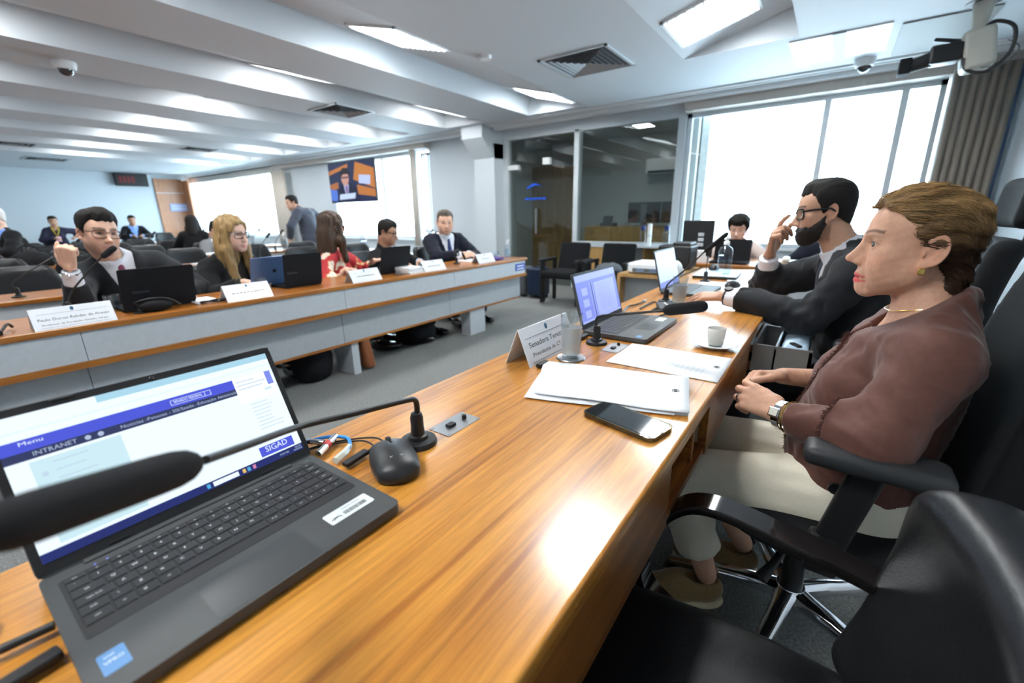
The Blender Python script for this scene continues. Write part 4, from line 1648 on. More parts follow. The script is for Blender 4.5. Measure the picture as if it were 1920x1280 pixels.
def suit(per, body, off, mjacket, mshirt, mtie=None, res=.012, vdepth=.19, vw=.085, fold=.0035, cuff=.035, trousers=None, seed=1, closed=False, lapel=True, shoes=True, shirt_infl=.004, collar=True, tcut=.02, jlow=.10):
    """jacket, shirt, tie, trousers as children of the body"""
    T32 = per.T.astype(f32)
    p0 = per.p0.astype(f32)

    def loc(P):
        return ((P - p0) @ T32) / per.k
    apts = [per.p0, per.nb] + [x for v in per.arms.values() for x in v]
    ztop = .475

    def neckhole(q):
        return np.sqrt((q[:, 0] / 1.0) ** 2 + ((q[:, 1] - .012) / 1.15) ** 2) - .060 - .10 * np.clip(q[:, 2] - .49, -.02, .1)

    def jacket(P):
        q = loc(P)
        d = smin(per.torso(P), per.armf(P, 0, None, 1.08), .03) - .014
        d = d - ridge(P, 24, seed, fold) - .3 * fold * waves(P, 75, seed + 5)
        for sd, (a, e, w) in per.arms.items():
            for (p_, c_) in ((a, e), (e, w)):
                ax = nrm(c_ - p_).astype(f32)
                al = (P - e.astype(f32)) @ ax
                lat = P - e.astype(f32) - al[:, None] * ax
                win = np.exp(-(np.linalg.norm(P - e.astype(f32), axis=1) / .11) ** 2)
                ph = al * 105 + 45 * lat[:, 0] + 60 * lat[:, 2] + 2.2 * np.sin(lat @ A3([35, 55, 25], f32) + seed)
                d = d - win * fold * .55 * np.sin(ph)
        if jlow > .15:
            d = smin(d, cone(P, per.p0 + per.T[:, 2] * .12, per.p0 - per.T[:, 2] * .26, .150, .185) - .01, .05)
        # skirt of the jacket
        low = -(q[:, 2] + jlow)
        d = smax(d, low * per.k, .01)
        if not closed:
            v = np.abs(q[:, 0]) - vw * np.clip((q[:, 2] - (.47 - vdepth * 1.5)) / (vdepth * 1.5), 0, 1.2)
            vr = np.maximum(v, -(q[:, 1] - .01))
            if lapel:
                lp = np.abs(np.abs(q[:, 0]) - vw * np.clip((q[:, 2] - (.47 - vdepth * 1.5)) / (vdepth * 1.5), 0, 1.2) - .024) - .022
                lp = np.maximum(lp, -(q[:, 1] - .03))
                lp = np.maximum(lp, (.47 - vdepth * 1.45) - q[:, 2])
                notch = np.abs(q[:, 2] - .375 + .35 * (np.abs(q[:, 0]) - .08)) - .006
                lp = np.maximum(lp, -np.maximum(notch, .09 - np.abs(q[:, 0])))
                d = np.minimum(d, np.maximum(d - .0065, lp * per.k))
            d = smax(d, -vr * per.k, .004)
        d = smax(d, -neckhole(q) * per.k, .006)
        for sd, (a, e, w) in per.arms.items():
            ax = nrm(w - e)
            lim = ((P - w.astype(f32)) @ ax.astype(f32)) + cuff
            near = np.linalg.norm(P - w.astype(f32), axis=1) < .14
            d = np.where(near, smax(d, lim, .004), d)
        return d
    cloth(per, 'jacket', jacket, body, off, mjacket, res, apts)
    if mshirt is not None:
        def shirt(P):
            q = loc(P)
            hid = np.clip(np.maximum((np.abs(q[:, 0]) - .085) / .03, (.03 - q[:, 1]) / .03), 0, 1) * (q[:, 2] < .43)
            d = per.torso(P) - shirt_infl + .016 * hid
            d = smax(d, -(q[:, 2] - .02) * per.k, .01)
            col_ = per.neckf(P, .013)
            cz = np.abs(q[:, 2] - .505 + .25 * (q[:, 1])) - .030
            if collar:
                d = smin(d, smax(col_, cz * per.k, .004), .008)
            d = smax(d, -np.maximum(per.neckf(P, .003), (.49 - q[:, 2]) * per.k), .003)
            for sd, (a, e, w) in per.arms.items():
                ax = nrm(w - e).astype(f32)
                y = cone(P, e, w, .044 * per.k, .034 * per.k) - .004
                al = (P - w.astype(f32)) @ ax
                y = smax(y, np.maximum(al + .008, -(al + .11)), .003)
                d = np.minimum(d, y)
            return d
        cloth(per, 'shirt', shirt, body, off, mshirt, res * (.8 if res > .01 else .6), apts)
    if mtie is not None:
        def tie(P):
            q = loc(P)
            w = .016 + .020 * np.clip((.45 - q[:, 2]) / .2, 0, 1)
            knot = ell(q, (0, .075, .462), (.019, .016, .021))
            d = np.maximum(np.maximum(np.abs(q[:, 0]) - w, -(q[:, 1] - .03)), np.abs(q[:, 2] - .30) - .165) * per.k
            d = np.maximum(d, per.torso(P) - shirt_infl - .006)
            return smin(d, knot * per.k, .006)
        cloth(per, 'tie', tie, body, off, mtie, res * .6, [per.p0 + per.T[:, 2] * .1, per.nb], .14)
    if trousers is not None and per.legs:
        lp = [x for v in per.legs.values() for x in v] + [per.p0]

        def trous(P):
            q = loc(P)
            d = smin(per.torso(P), per.legf(P, 0.0), .05) - .012 - ridge(P, 22, seed + 3, fold * .8)
            d = smax(d, (q[:, 2] - .10) * per.k, .01)
            for sd, (h_, k_, a) in per.legs.items():
                ax = nrm(a - k_)
                near = np.linalg.norm(P - a.astype(f32), axis=1) < .2
                d = np.where(near, smax(d, ((P - a.astype(f32)) @ ax.astype(f32)) + tcut, .004), d)
            return d
        cloth(per, 'trousers', trous, body, off, trousers, max(res * 1.2, .012), lp, .16)
        if shoes:
            for sd, (h_, k_, a) in per.legs.items():
                shoe(per, a, per.f0, body, off, M_BLACKG)


def shoe(per, an, f, body, off, material, res=.008, sole=None, L=.26):
    f = nrm([f[0], f[1], 0])
    r = np.array([f[1], -f[0], 0])
    R = np.stack([r, f, [0, 0, 1]], 1)
    c = np.array([an[0], an[1], 0]) + f * .06
    l, h = c - .2, c + .2
    l[2] = -.01
    h[2] = .16

    def fn(P):
        q = (P - c.astype(f32)) @ R.astype(f32)
        d = ell(q, (0, .05, .045), (.046, .105, .042))
        d = smin(d, ell(q, (0, -.06, .052), (.040, .065, .052)), .03)
        d = smax(d, -(q[:, 2] - .004), .004)
        d = smax(d, q[:, 2] - (.092 - .12 * np.clip(q[:, 1] + .02, 0, .1)), .01)
        return d
    return mesh_obj('shoe', sdf_mesh(fn, l, h, res), material, body, off)


def glasses(per, body, off, w=.056, h=.040, r=.014, thick=.0022, material=None, tint=None):
    material = material or M_GLASSES
    g = bpy.data.objects.new('spectacles', None)
    COL.objects.link(g)
    g.parent = body
    H = per.H
    L = lambda x, y, z: per.ho + H @ (np.array([x, y, z]) * per.hs) - off
    for sx in (-1, 1):
        pts = []
        for (u, v) in rrect(w, h, r, 5):
            x = sx * .0335 + u
            y = .094 - 1.6 * max(abs(x) - .012, 0) ** 2 * 4
            pts.append(L(x, y, -.002 + v))
        MB().tube(pts, thick * per.hs, 6, close=True).build('rim', material, g)
        c = L(sx * .0335, .093, -.002)
        n = len(pts)
        MB().add([c] + pts, [(0, 1 + i, 1 + (i + 1) % n) for i in range(n)]).build('lens', tint or M_LENS, g)
        MB().tube([L(sx * (.0335 + w / 2), .083, .008), L(sx * .074, .05, .010), L(sx * .079, -.005, .009), L(sx * .078, -.03, -.012)], thick * per.hs * 1.1, 6).build('temple', material, g)
    MB().tube([L(-.006, .095, .004), L(0, .098, .007), L(.006, .095, .004)], thick * per.hs, 6).build('bridge', material, g)
    return g


def add_hair(per, body, off, fn, o, material, res, lo=(-.16, -.17, -.16), hi=(.16, .15, .17), name='hair', loose=None):
    H32 = per.H.astype(f32)
    c = per.ho
    cor = np.array([[x, y, z] for x in (lo[0], hi[0]) for y in (lo[1], hi[1]) for z in (lo[2], hi[2])]) * per.hs
    wc = cor @ per.H.T + c
    l, h = wc.min(0), wc.max(0)
    return mesh_obj(name, sdf_mesh(lambda P: fn(((P - c.astype(f32)) @ H32) / per.hs, o) * per.hs, l, h, res), material, body, off)


def watch(per, sd, body, off, mband, mface, back=.03, r=.033, face_dir=(0, 0, 1), square=False):
    a, e, w = per.arms[sd]
    ax = nrm(w - e)
    c = w - ax * back
    u = np.asarray(face_dir, float)
    u = nrm(u - ax * (u @ ax))
    v = np.cross(ax, u)
    g = bpy.data.objects.new('wristwatch', None)
    COL.objects.link(g)
    g.parent = body
    ring = []
    for k in range(24):
        t = 2 * PI * k / 24
        ring.append(c + (u * math.cos(t) + v * math.sin(t)) * r - off)
    vs, fs = [], []
    for p in ring:
        rd = nrm(p + off - c)
        for (x, y) in ((-.008, -.001), (.008, -.001), (.008, .002), (-.008, .002)):
            vs.append(p + ax * x + rd * y)
    for i in range(24):
        j = (i + 1) % 24
        for k in range(4):
            l = (k + 1) % 4
            fs.append((i * 4 + k, i * 4 + l, j * 4 + l, j * 4 + k))
    MB().add(vs, fs).build('strap', mband, g)
    R = Matrix((Vector(ax), Vector(v), Vector(u))).transposed()
    fc = c + u * (r + .001) - off
    if square:
        MB().rbox(fc + u * .002, (.026, .022, .008), .002, R).build('case', M_CHROME, g)
        MB().box(fc + u * .0065, (.019, .016, .001), R).build('dial', mface, g)
    else:
        MB().lathe([(.0, -.002), (.017, -.002), (.018, .003), (.016, .006), (0, .006)], 20, fc, R).build('case', M_CHROME if mface is not M_BLACK else M_BLACK, g)
        MB().lathe([(.0, .0065), (.0145, .0065), (.0145, .0060)], 20, fc, R).build('dial', mface, g)
    return g
M_GREYARM = mat('armrest_pad', (.028, .030, .033), .5, bump=(300, .2))


def strands(sdf, V, N, flow, length, seed, jitter=.25, steps=6, lift=.004, rad_=.0007):
    """fine hair locks laid over a hair surface: every strand starts on it and follows the combing direction"""
    r = np.random.RandomState(seed)
    p = V[r.choice(len(V), N)].astype(f32)
    ln = length * r.uniform(.5, 1.2, N).astype(f32)
    off = (r.uniform(0, 1, N) ** 2).astype(f32) * lift
    jit = r.normal(size=(N, 3)).astype(f32) * jitter
    pts = []
    e = .002

    def grad(x):
        g = np.stack([sdf(x + A3([e, 0, 0], f32)) - sdf(x - A3([e, 0, 0], f32)), sdf(x + A3([0, e, 0], f32)) - sdf(x - A3([0, e, 0], f32)), sdf(x + A3([0, 0, e], f32)) - sdf(x - A3([0, 0, e], f32))], 1)
        return g / np.maximum(np.linalg.norm(g, axis=1, keepdims=True), 1e-6)
    for k in range(steps):
        g = grad(p)
        d = sdf(p)
        p = p - g * (d - off * (.2 + .8 * k / steps))[:, None]
        pts.append(p.copy())
        fl = flow(p) + jit * (.5 + .5 * k / steps)
        fl = fl - g * (fl * g).sum(1, keepdims=True) * .9
        fl /= np.maximum(np.linalg.norm(fl, axis=1, keepdims=True), 1e-6)
        p = p + fl * (ln / steps)[:, None]
    pts = np.stack(pts, 1)                                   # N, steps, 3
    tang = np.gradient(pts, axis=1)
    g = grad(pts[:, 0])
    side = np.cross(tang, g[:, None, :])
    side /= np.maximum(np.linalg.norm(side, axis=2, keepdims=True), 1e-9)
    prof = rad_ * A3([.8, 1, 1, .9, .7, .2])[:steps]
    up = np.broadcast_to(g[:, None, :], pts.shape)
    ring = np.stack([pts + side * prof[None, :, None], pts + up * prof[None, :, None] * .8, pts - side * prof[None, :, None], pts - up * prof[None, :, None] * .8], 2)   # N, steps, 4, 3
    Vv = ring.reshape(-1, 3)
    base = np.arange(N)[:, None, None] * steps * 4
    st = np.arange(steps - 1)[None, :, None] * 4
    kk = np.arange(4)[None, None, :]
    k2 = (np.arange(4) + 1)[None, None, :] % 4
    Q = np.stack([base + st + kk, base + st + k2, base + st + 4 + k2, base + st + 4 + kk], -1).reshape(-1, 4)
    sh = np.repeat(r.uniform(0, 1, N), steps * 4)
    return Vv, Q, sh


def fringe(pts, nrmls, n, length, seed, r_=.0006):
    """short frayed threads along a hem"""
    rn = random.Random(seed)
    mb = MB()
    P = [Vector(p) for p in pts]
    for i in range(n):
        t = rn.uniform(0, len(P) - 1.001)
        k = int(t)
        p = P[k].lerp(P[k + 1], t - k)
        nn = Vector(nrmls[k]).lerp(Vector(nrmls[k + 1]), t - k)
        tg = (P[k + 1] - P[k]).normalized()
        d = (nn + tg * rn.uniform(-.9, .9) + Vector((rn.uniform(-.5, .5), rn.uniform(-.5, .5), rn.uniform(-.5, .5)))).normalized()
        L = length * rn.uniform(.4, 1.3)
        m = p + d * L * .5 + Vector((rn.uniform(-1, 1), rn.uniform(-1, 1), rn.uniform(-1, 1))) * L * .15
        mb.tube([p - nn * .003, m, m + d.lerp(tg * rn.choice((-1, 1)), .35) * L * .5], [r_, r_, r_ * .5], 3, cap=False)
    return mb


# ------------------------------------------------------------------ chairs at the head table
office_chair(1.27, -.055, 'tall black office chair with headrest under the woman in brown')
office_chair(2.16, -.10, 'tall black office chair under the bearded man')
leather_chair(.555, -.005, 'empty black leather chair with glossy curved arms in the foreground')

# ------------------------------------------------------------------ woman in the brown blouse
SK_W = (.62, .355, .240)
w = Person((1.28, -.125, .475), 92, lean=-9, s_=.92, g=1.08, fem=True, head=(95, 2, -1), hs=1.025)
w.ho = A3([1.28, -.158, 1.076])
w.nb = A3([1.28, -.195, .935])
w.sh[-1] = A3([1.115, -.200, .860])
w.sh[1] = A3([1.435, -.205, .855])
w.arms[-1] = (w.sh[-1], A3([1.03, -.125, .712]), A3([1.125, .030, .690]))
w.arms[1] = (w.sh[1], A3([1.50, -.165, .685]), A3([1.345, .045, .715]))
w.hands[-1] = hand_prims(w.arms[-1][2] + A3([.004, .008, .002]), (.42, .88, .16), (-.72, .12, .62), +1, [(.30, 1.05, .6), (.45, 1.1, .6), (.62, 1.1, .6), (.80, 1.0, .6)], .93, (.25, .93, -.25), .16, .25)
w.hands[1] = hand_prims(w.arms[1][2] + A3([-.003, .008, 0]), (-.62, .78, .06), (.42, .25, .85), -1, [(.7, .8, .5), (.75, .85, .5), (.8, .9, .5), (.85, .9, .5)], .88, (.3, .9, -.2), .04, .3)
w.leg(-1, (1.125, .245, .455), (1.205, .155, .10))
w.leg(1, (1.375, .275, .460), (1.395, .085, .11))
ow = dict(lip=(.62, .07, .075), lip_a=.9, brow=(.085, .045, .028), brow_a=.85, brow_t=.0032, mottle=1, nose=.002, nose_up=.002, jaw=1.05, fold=.0042, mouth=.026, eye_open=.0052, look=(-.30, 1, -.05))
wb_, woff = build_person(w, 'woman in a brown blouse and cream trousers seated at the head table', ow, SK_W, rh=.0026, rhand=.0032, rb=.02, forearm=.9,
                         extra_boxes=[(A3([1.12, .02, .05]), A3([1.30, .25, .24]), .006), (A3([1.31, -.02, .05]), A3([1.48, .17, .24]), .006)])
M_BLOUSE = mat('brown_linen_silk', (.128, .054, .041), .72, noise=(70, .10), bump=(900, .12), spec=.3, sheen=.25)
M_BLOUSE_T = mat('brown_frayed_edge', (.115, .046, .036), .85)


def w_loc(P):
    return ((P - w.p0.astype(f32)) @ w.T.astype(f32)) / w.k


def blouse(P):
    q = w_loc(P)
    d = w.torso(P) - .022
    d = smin(d, ell(q, (0, .055, .13), (.17, .11, .16)) * w.k, .05)
    for sd in (-1, 1):
        a, e, wr = w.arms[sd]
        up = cone(P, a, e, .060, .064)
        fo = cone(P, e, e + (wr - e) * .30, .064, .070 if sd < 0 else .064)
        ax = nrm(wr - e).astype(f32)
        al = (P - e.astype(f32)) @ ax
        slv = smin(up, fo, .03)
        slv = smax(slv, al - (.060 if sd < 0 else .115), .006)
        inn = cone(P, e, wr, .052, .040 if sd < 0 else .046)
        inn = smax(inn, al - (float(np.linalg.norm(wr - e)) - (.028 if sd < 0 else .115)), .005)
        if sd < 0:
            slv = np.minimum(slv, inn)
        else:
            slv = smin(slv, inn, .01)
        d = smin(d, slv, .022)
    # soft folds: long diagonals on trunk and sleeve
    def elong(dv, keep):
        dv = nrm(dv).astype(f32)
        return P - (1 - keep) * (P @ dv)[:, None] * dv
    d = d - ridge(elong((.1, .45, .9), .28), 62, 12, .0042) - ridge(elong((.2, .8, .5), .35), 95, 4, .0022) - ridge(P, 24, 5, .0015)
    d = smax(d, -(q[:, 2] - .03 - .45 * np.clip(-q[:, 1] + .02, 0, .2)) * w.k, .01)
    # neckline: slit opening
    nh = np.sqrt(q[:, 0] ** 2 + (q[:, 1] - .030) ** 2) - .062
    d = smax(d, -np.maximum(nh, -(q[:, 2] - .40)) * w.k, .005)
    d = smax(d, (q[:, 2] - .580 + 1.0 * np.clip(q[:, 1] + .04, 0, 1)) * w.k, .006)
    sl = np.maximum(np.abs(q[:, 0]) - .004 - .10 * np.clip(q[:, 2] - .36, 0, 1), -(q[:, 1] - .02))
    d = smax(d, -np.maximum(sl, .30 - q[:, 2]) * w.k, .003)
    return d


bl = mesh_obj('blouse', sdf_mesh(blouse, (.86, -.42, .36), (1.66, .20, 1.0), .0058), M_BLOUSE, wb_, woff)


def snap(p, off_=.0):
    """nearest point on the blouse"""
    p = np.asarray(p, f32)[None]
    e = .003
    for _ in range(6):
        g = A3([(blouse(p + A3(v, f32) * e) - blouse(p - A3(v, f32) * e))[0] for v in ((1, 0, 0), (0, 1, 0), (0, 0, 1))])
        g = g / max(np.linalg.norm(g), 1e-6)
        p = p - (g * (blouse(p)[0] - off_)).astype(f32)[None]
    return p[0].astype(float), g


# frayed trim along the placket and the sleeve hem
pl_, pn_ = [], []
for k in range(15):
    t = k / 14
    c, g = snap(w.p0 + w.T @ (A3([0.012, .14, .455 - .40 * t]) * w.k), .001)
    pl_.append(c - woff)
    pn_.append(g)
fringe(pl_, pn_, 700, .009, 2, .0005).build('placket_fringe', M_BLOUSE_T, bl, 0)['kind'] = 'stuff'
MB().tube([Vector(p) + Vector(g) * .001 for p, g in zip(pl_, pn_)], .0022, 5).build('placket_seam', M_BLOUSE_T, bl)
for k in (2, 5, 8):
    MB().lathe([(.0, .003), (.004, .003), (.0052, .001), (.0052, -.001)], 12, Vector(pl_[k]) + Vector(pn_[k]) * .003, basis((0, 0, 0), nrm(np.cross(pn_[k], (0, .1, 1))), nrm(np.cross(np.cross(pn_[k], (0, .1, 1)), pn_[k]))).to_3x3()).build('button', M_BLOUSE_T, bl)
a_, e_, wr_ = w.arms[-1]
ax_ = nrm(wr_ - e_)
u_ = nrm(np.cross(ax_, (0, 0, 1)))
v_ = np.cross(ax_, u_)
hp, hn = [], []
for k in range(25):
    t = 2 * PI * k / 24
    rd = u_ * math.cos(t) + v_ * math.sin(t)
    c, g = snap(e_ + ax_ * .055 + rd * .068, .0)
    hp.append(c - woff)
    hn.append(nrm(g + ax_ * .8))
fringe(hp, hn, 1000, .009, 3, .0005).build('cuff_fringe', M_BLOUSE_T, bl, 0)['kind'] = 'stuff'
# trousers, loafers
M_CREAM = mat('cream_trousers', (.76, .71, .58), .75, noise=(200, .03), bump=(600, .2))


def wtr(P):
    q = w_loc(P)
    d = smin(w.torso(P), w.legf(P, .004), .05) - .010 - ridge(P * A3([1, .5, 1.2], f32), 34, 9, .0055) - ridge(P, 60, 5, .0018)
    d = smax(d, (q[:, 2] - .12) * w.k, .01)
    for sd, (h_, k_, a) in w.legs.items():
        ax = nrm(a - k_)
        near = np.linalg.norm(P - a.astype(f32), axis=1) < .2
        d = np.where(near, smax(d, ((P - a.astype(f32)) @ ax.astype(f32)) + .115, .004), d)
    return d


mesh_obj('trousers', sdf_mesh(wtr, (.98, -.36, .10), (1.58, .42, .66), .0085), M_CREAM, wb_, woff)
M_SUEDE = mat('olive_suede', (.27, .175, .075), .92, noise=(200, .2), sheen=.5)
M_SOLE = mat('cream_sole', (.68, .58, .38), .7)


def loafer(an, f):
    f = nrm([f[0], f[1], 0])
    R = np.stack([A3([f[1], -f[0], 0]), f, A3([0, 0, 1.])], 1).astype(f32)
    c = A3([an[0], an[1], 0]) + f * .065

    def up(P):
        q = (P - c.astype(f32)) @ R
        d = ell(q, (0, .060, .036), (.043, .085, .040))
        d = smin(d, ell(q, (0, -.055, .050), (.036, .064, .052)), .03)
        d = smin(d, ell(q, (0, .012, .050), (.040, .065, .052)), .02)
        d = smax(d, -(q[:, 2] - .014), .003)
        op = ell(q, (0, -.052, .115), (.028, .056, .056))
        return smax(d, -op, .006)

    def so(P):
        q = (P - c.astype(f32)) @ R
        d = ell(q, (0, .052, .012), (.046, .092, .05))
        d = smin(d, ell(q, (0, -.055, .012), (.038, .068, .05)), .03)
        return smax(d, np.abs(q[:, 2] - .010) - .010, .004)
    l, h = c - .17, c + .17
    l[2], h[2] = -.005, .12
    s_ = mesh_obj('loafer', sdf_mesh(up, l, h, .005), M_SUEDE, wb_, woff)
    mesh_obj('sole', sdf_mesh(so, l, h, .005), M_SOLE, s_, woff)
    p = c + f * .045 + A3([0, 0, .078]) - woff
    MB().rbox(p - A3([0, 0, .004]), (.075, .016, .006), .003, Matrix(R.astype(float).tolist())).build('strap', M_SUEDE, s_)
    MB().ell(p + A3([0, 0, .003]), (.005, .005, .004), 10, 6).build('gold_bead', M_GOLD, s_)
    return s_


M_GOLD = mat('gold', (.75, .50, .14), .22, metal=1.0)
loafer(w.legs[-1][2], (-.45, .9))
loafer(w.legs[1][2], (-.25, .95))
# watch, bracelet, ring, earring, necklace
watch(w, -1, wb_, woff, M_CHROME, mat('watch_dial', (.75, .72, .62), .3), back=.004, r=.0330, face_dir=(-.75, .1, .35), square=True)
ax_ = nrm(w.arms[-1][2] - w.arms[-1][1])
c_ = w.arms[-1][2] - ax_ * .022 - woff
ring_ = [c_ + (u_ * math.cos(t) + v_ * math.sin(t)) * .037 for t in np.linspace(0, 2 * PI, 24, endpoint=False)]
MB().tube(ring_, .0022, 6, close=True).build('gold_bracelet', M_GOLD, wb_)
f3 = [x for x in w.hands[-1] if x[4] == 'f2'][0]
fa, fb = f3[0], f3[1]
fd = nrm(fb - fa)
fu = nrm(np.cross(fd, (0, 0, 1)))
fv = np.cross(fd, fu)
for k, rr in ((.45, .0022), (.60, .0018)):
    cc = fa + (fb - fa) * k - woff
    MB().tube([cc + (fu * math.cos(t) + fv * math.sin(t)) * .0105 for t in np.linspace(0, 2 * PI, 18, endpoint=False)], rr, 6, close=True).build('ring', M_CHROME, wb_)
el = w.ho + w.H @ (A3([-.078, .003, -.046]) * w.hs) - woff
MB().rbox(el, (.007, .012, .013), .002, Matrix(w.H.tolist())).build('earring', M_GOLD, wb_)
nk = []
for k in range(17):
    t = -PI * .15 + k / 16 * PI * 1.3
    nk.append(w.nb + w.T @ A3([math.cos(t) * .064, math.sin(t) * .066 + .004, .018 - .030 * math.sin(t)]) - woff)
MB().tube(nk, .0011, 5).build('necklace', M_GOLD, wb_)


# hair: swept-back golden brown crop
def w_hair(q, o=None):
    d = ell(q, (0, -.006, .036), (.079, .084, .078))
    d = smin(d, ell(q, (0, .030, .062), (.062, .064, .046)), .03)
    d = smin(d, ell(q, (0, -.040, .030), (.074, .046, .064)), .03)
    d = smin(d, ell(q, (0, -.058, -.060), (.050, .030, .062)), .03)
    a = q.copy()
    a[:, 0] = np.abs(a[:, 0])
    # hairline: rises off the brow, sweeps back at the temple, tucked behind the ear
    t = np.clip((q[:, 1] + .09) / .16, 0, 1)
    hl = np.interp(t, [0, .28, .44, .56, .64, .80, 1.0], [-.135, -.095, -.016, -.012, .004, .054, .076]).astype(f32)
    d = smax(d, (hl - q[:, 2]) * .7, .008)
    d = smax(d, -ell(a, (.088, -.006, -.028), (.028, .030, .036)), .006)
    d = d + .0022 * np.sin(q[:, 0] * 160 + q[:, 2] * 120 + 3 * np.sin(q[:, 1] * 30)) + .0022 * np.sin(q[:, 2] * 190 - q[:, 0] * 60 + 2 * np.sin(q[:, 1] * 45))
    return d


H32 = w.H.astype(f32)
hc = w.ho.astype(f32)
wh_fn = lambda P: w_hair(((P - hc) @ H32) / w.hs) * w.hs
VQ = sdf_mesh(wh_fn, w.ho - .17, w.ho + .17, .0038)
M_WHAIR = mat('golden_brown_hair', (.16, .085, .035), .48, attr='Col', spec=.4)


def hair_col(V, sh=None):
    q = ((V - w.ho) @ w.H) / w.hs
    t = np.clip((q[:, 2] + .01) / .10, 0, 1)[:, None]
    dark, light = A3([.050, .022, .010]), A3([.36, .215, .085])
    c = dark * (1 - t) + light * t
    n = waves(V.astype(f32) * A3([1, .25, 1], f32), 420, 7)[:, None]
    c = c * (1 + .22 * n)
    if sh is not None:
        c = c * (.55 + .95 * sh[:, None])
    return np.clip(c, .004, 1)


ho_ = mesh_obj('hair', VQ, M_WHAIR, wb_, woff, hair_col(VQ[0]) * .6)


def w_flow(P):
    q = ((P - hc) @ H32) / w.hs
    back = np.clip((.03 - q[:, 1]) / .12, 0, 1)
    lx = np.sign(q[:, 0]) * .25 * (q[:, 2] < .09)
    fl = np.stack([lx, -1 + .55 * back, .35 - .95 * back - .25 * (np.abs(q[:, 0]) > .05) - .15 * np.sin(q[:, 1] * 40)], 1).astype(f32)
    return fl @ H32.T


SV, SQ, sh_ = strands(wh_fn, VQ[0], 7000, w_flow, .055, 11, .22, 6, .007, .0006)
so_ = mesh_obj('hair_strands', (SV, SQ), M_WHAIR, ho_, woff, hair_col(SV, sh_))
so_['kind'] = 'stuff'

# ------------------------------------------------------------------ bearded man
SK_M = (.54, .315, .21)
m = Person((2.17, -.165, .50), 96, lean=12, s_=1.0, g=1.08, head=(99, -6, 2), hs=1.0)
m.ho = A3([2.165, .030, 1.145])
m.nb = A3([2.165, -.062, .985])
m.arms[-1] = (m.sh[-1], A3([1.945, .020, .765]), A3([2.045, .330, .800]))
m.arms[1] = (m.sh[1], A3([2.375, .215, .815]), A3([2.290, .212, .958]))
m.hands[-1] = hand_prims(m.arms[-1][2] + A3([.002, .008, 0]), (.10, .99, -.12), (-.25, .1, .95), +1, [(.25, .25, .15)] * 3 + [(.3, .25, .15)], 1.0, (.5, .8, -.1), .25, .15)
m.hands[1] = hand_prims(m.arms[1][2] + A3([-.005, -.002, .010]), (-.30, -.12, .95), (.15, .98, .15), -1,
                        [(.12, .35, .25), (.9, 1.1, .6), (1.0, 1.2, .6), (1.1, 1.2, .6)], 1.08, (.35, .9, -.35), .08, .3)
m.sit(.05, .42, .07)
om = dict(brow=(.012, .009, .008), brow_t=.0045, stubble=.75, lip=(.42, .17, .14), lip_a=.7, jaw=1.08, nose=.002, eye_open=.0042)
mb_, moff = build_person(m, 'bearded man with black glasses in a charcoal suit, hand raised to his face', om, SK_M, rh=.0034, rhand=.0038, rb=.022)
suit(m, mb_, moff, M_SUIT_C, M_SHIRT, mat('slate_tie', (.05, .06, .08), .6), res=.0085, fold=.009, trousers=M_SUIT_C, seed=21, cuff=.055)
M_HAIRK = mat('black_hair', (.014, .012, .011), .7, spec=.25, bump=(900, .6))
add_hair(m, mb_, moff, hair_short, dict(hair_g=.010, quiff=.006, front=.066, nape=-.070, streak=.0012), M_HAIRK, .0042)


def beard(q, o):
    a = q.copy()
    a[:, 0] = np.abs(a[:, 0])
    hd = head_sdf(q, dict(om, lids=False, ears=False))
    reg = np.maximum(q[:, 2] + .050 - .95 * np.clip(.050 - q[:, 1], 0, .05), -(q[:, 1] - .000 - .25 * np.clip(-.03 - q[:, 2], 0, .06)))
    reg = np.maximum(reg, q[:, 2] - .012) + .0025 * np.sin(q[:, 1] * 300 + q[:, 2] * 200)
    t = np.clip(-reg / .020, 0, 1)
    d = hd - (-.0004 + .0062 * t)
    d = smin(d, ell(q, (0, .060, -.105), (.030, .026, .018)), .02)
    d = smax(d, reg, .003)
    d = smax(d, -ell(q, (0, .098, -.0745), (.019, .03, .0080)), .003)
    d = smax(d, -ell(q, (0, .11, -.040), (.020, .04, .014)), .004)
    return d + .0012 * np.sin(q[:, 0] * 420 + q[:, 2] * 300) * np.sin(q[:, 1] * 500 - q[:, 2] * 260)


add_hair(m, mb_, moff, beard, {}, mat('black_beard', (.014, .011, .010), .75), .0032, (-.09, -.03, -.15), (.09, .13, .0), 'beard')
glasses(m, mb_, moff, .056, .038, .010, .0034)
watch(m, -1, mb_, moff, M_BLACK, M_BLACK, back=.012, r=.036, face_dir=(-.3, .1, 1))
# ------------------------------------------------------------------ people at the panel desk and behind
M_HBLON = mat('blonde_hair', (.28, .175, .07), .5, noise=(60, .35, (1, 1, .15)), spec=.4)
M_HBROWN = mat('brown_hair', (.055, .030, .017), .5, noise=(60, .35, (1, 1, .15)), spec=.4)
M_HGREY = mat('grey_brown_hair', (.10, .08, .065), .65, noise=(80, .3))
M_HWHITE = mat('white_hair', (.65, .64, .62), .7)
SK_A = (.66, .40, .29)
SK_B = (.72, .47, .36)
SK_C = (.46, .27, .18)


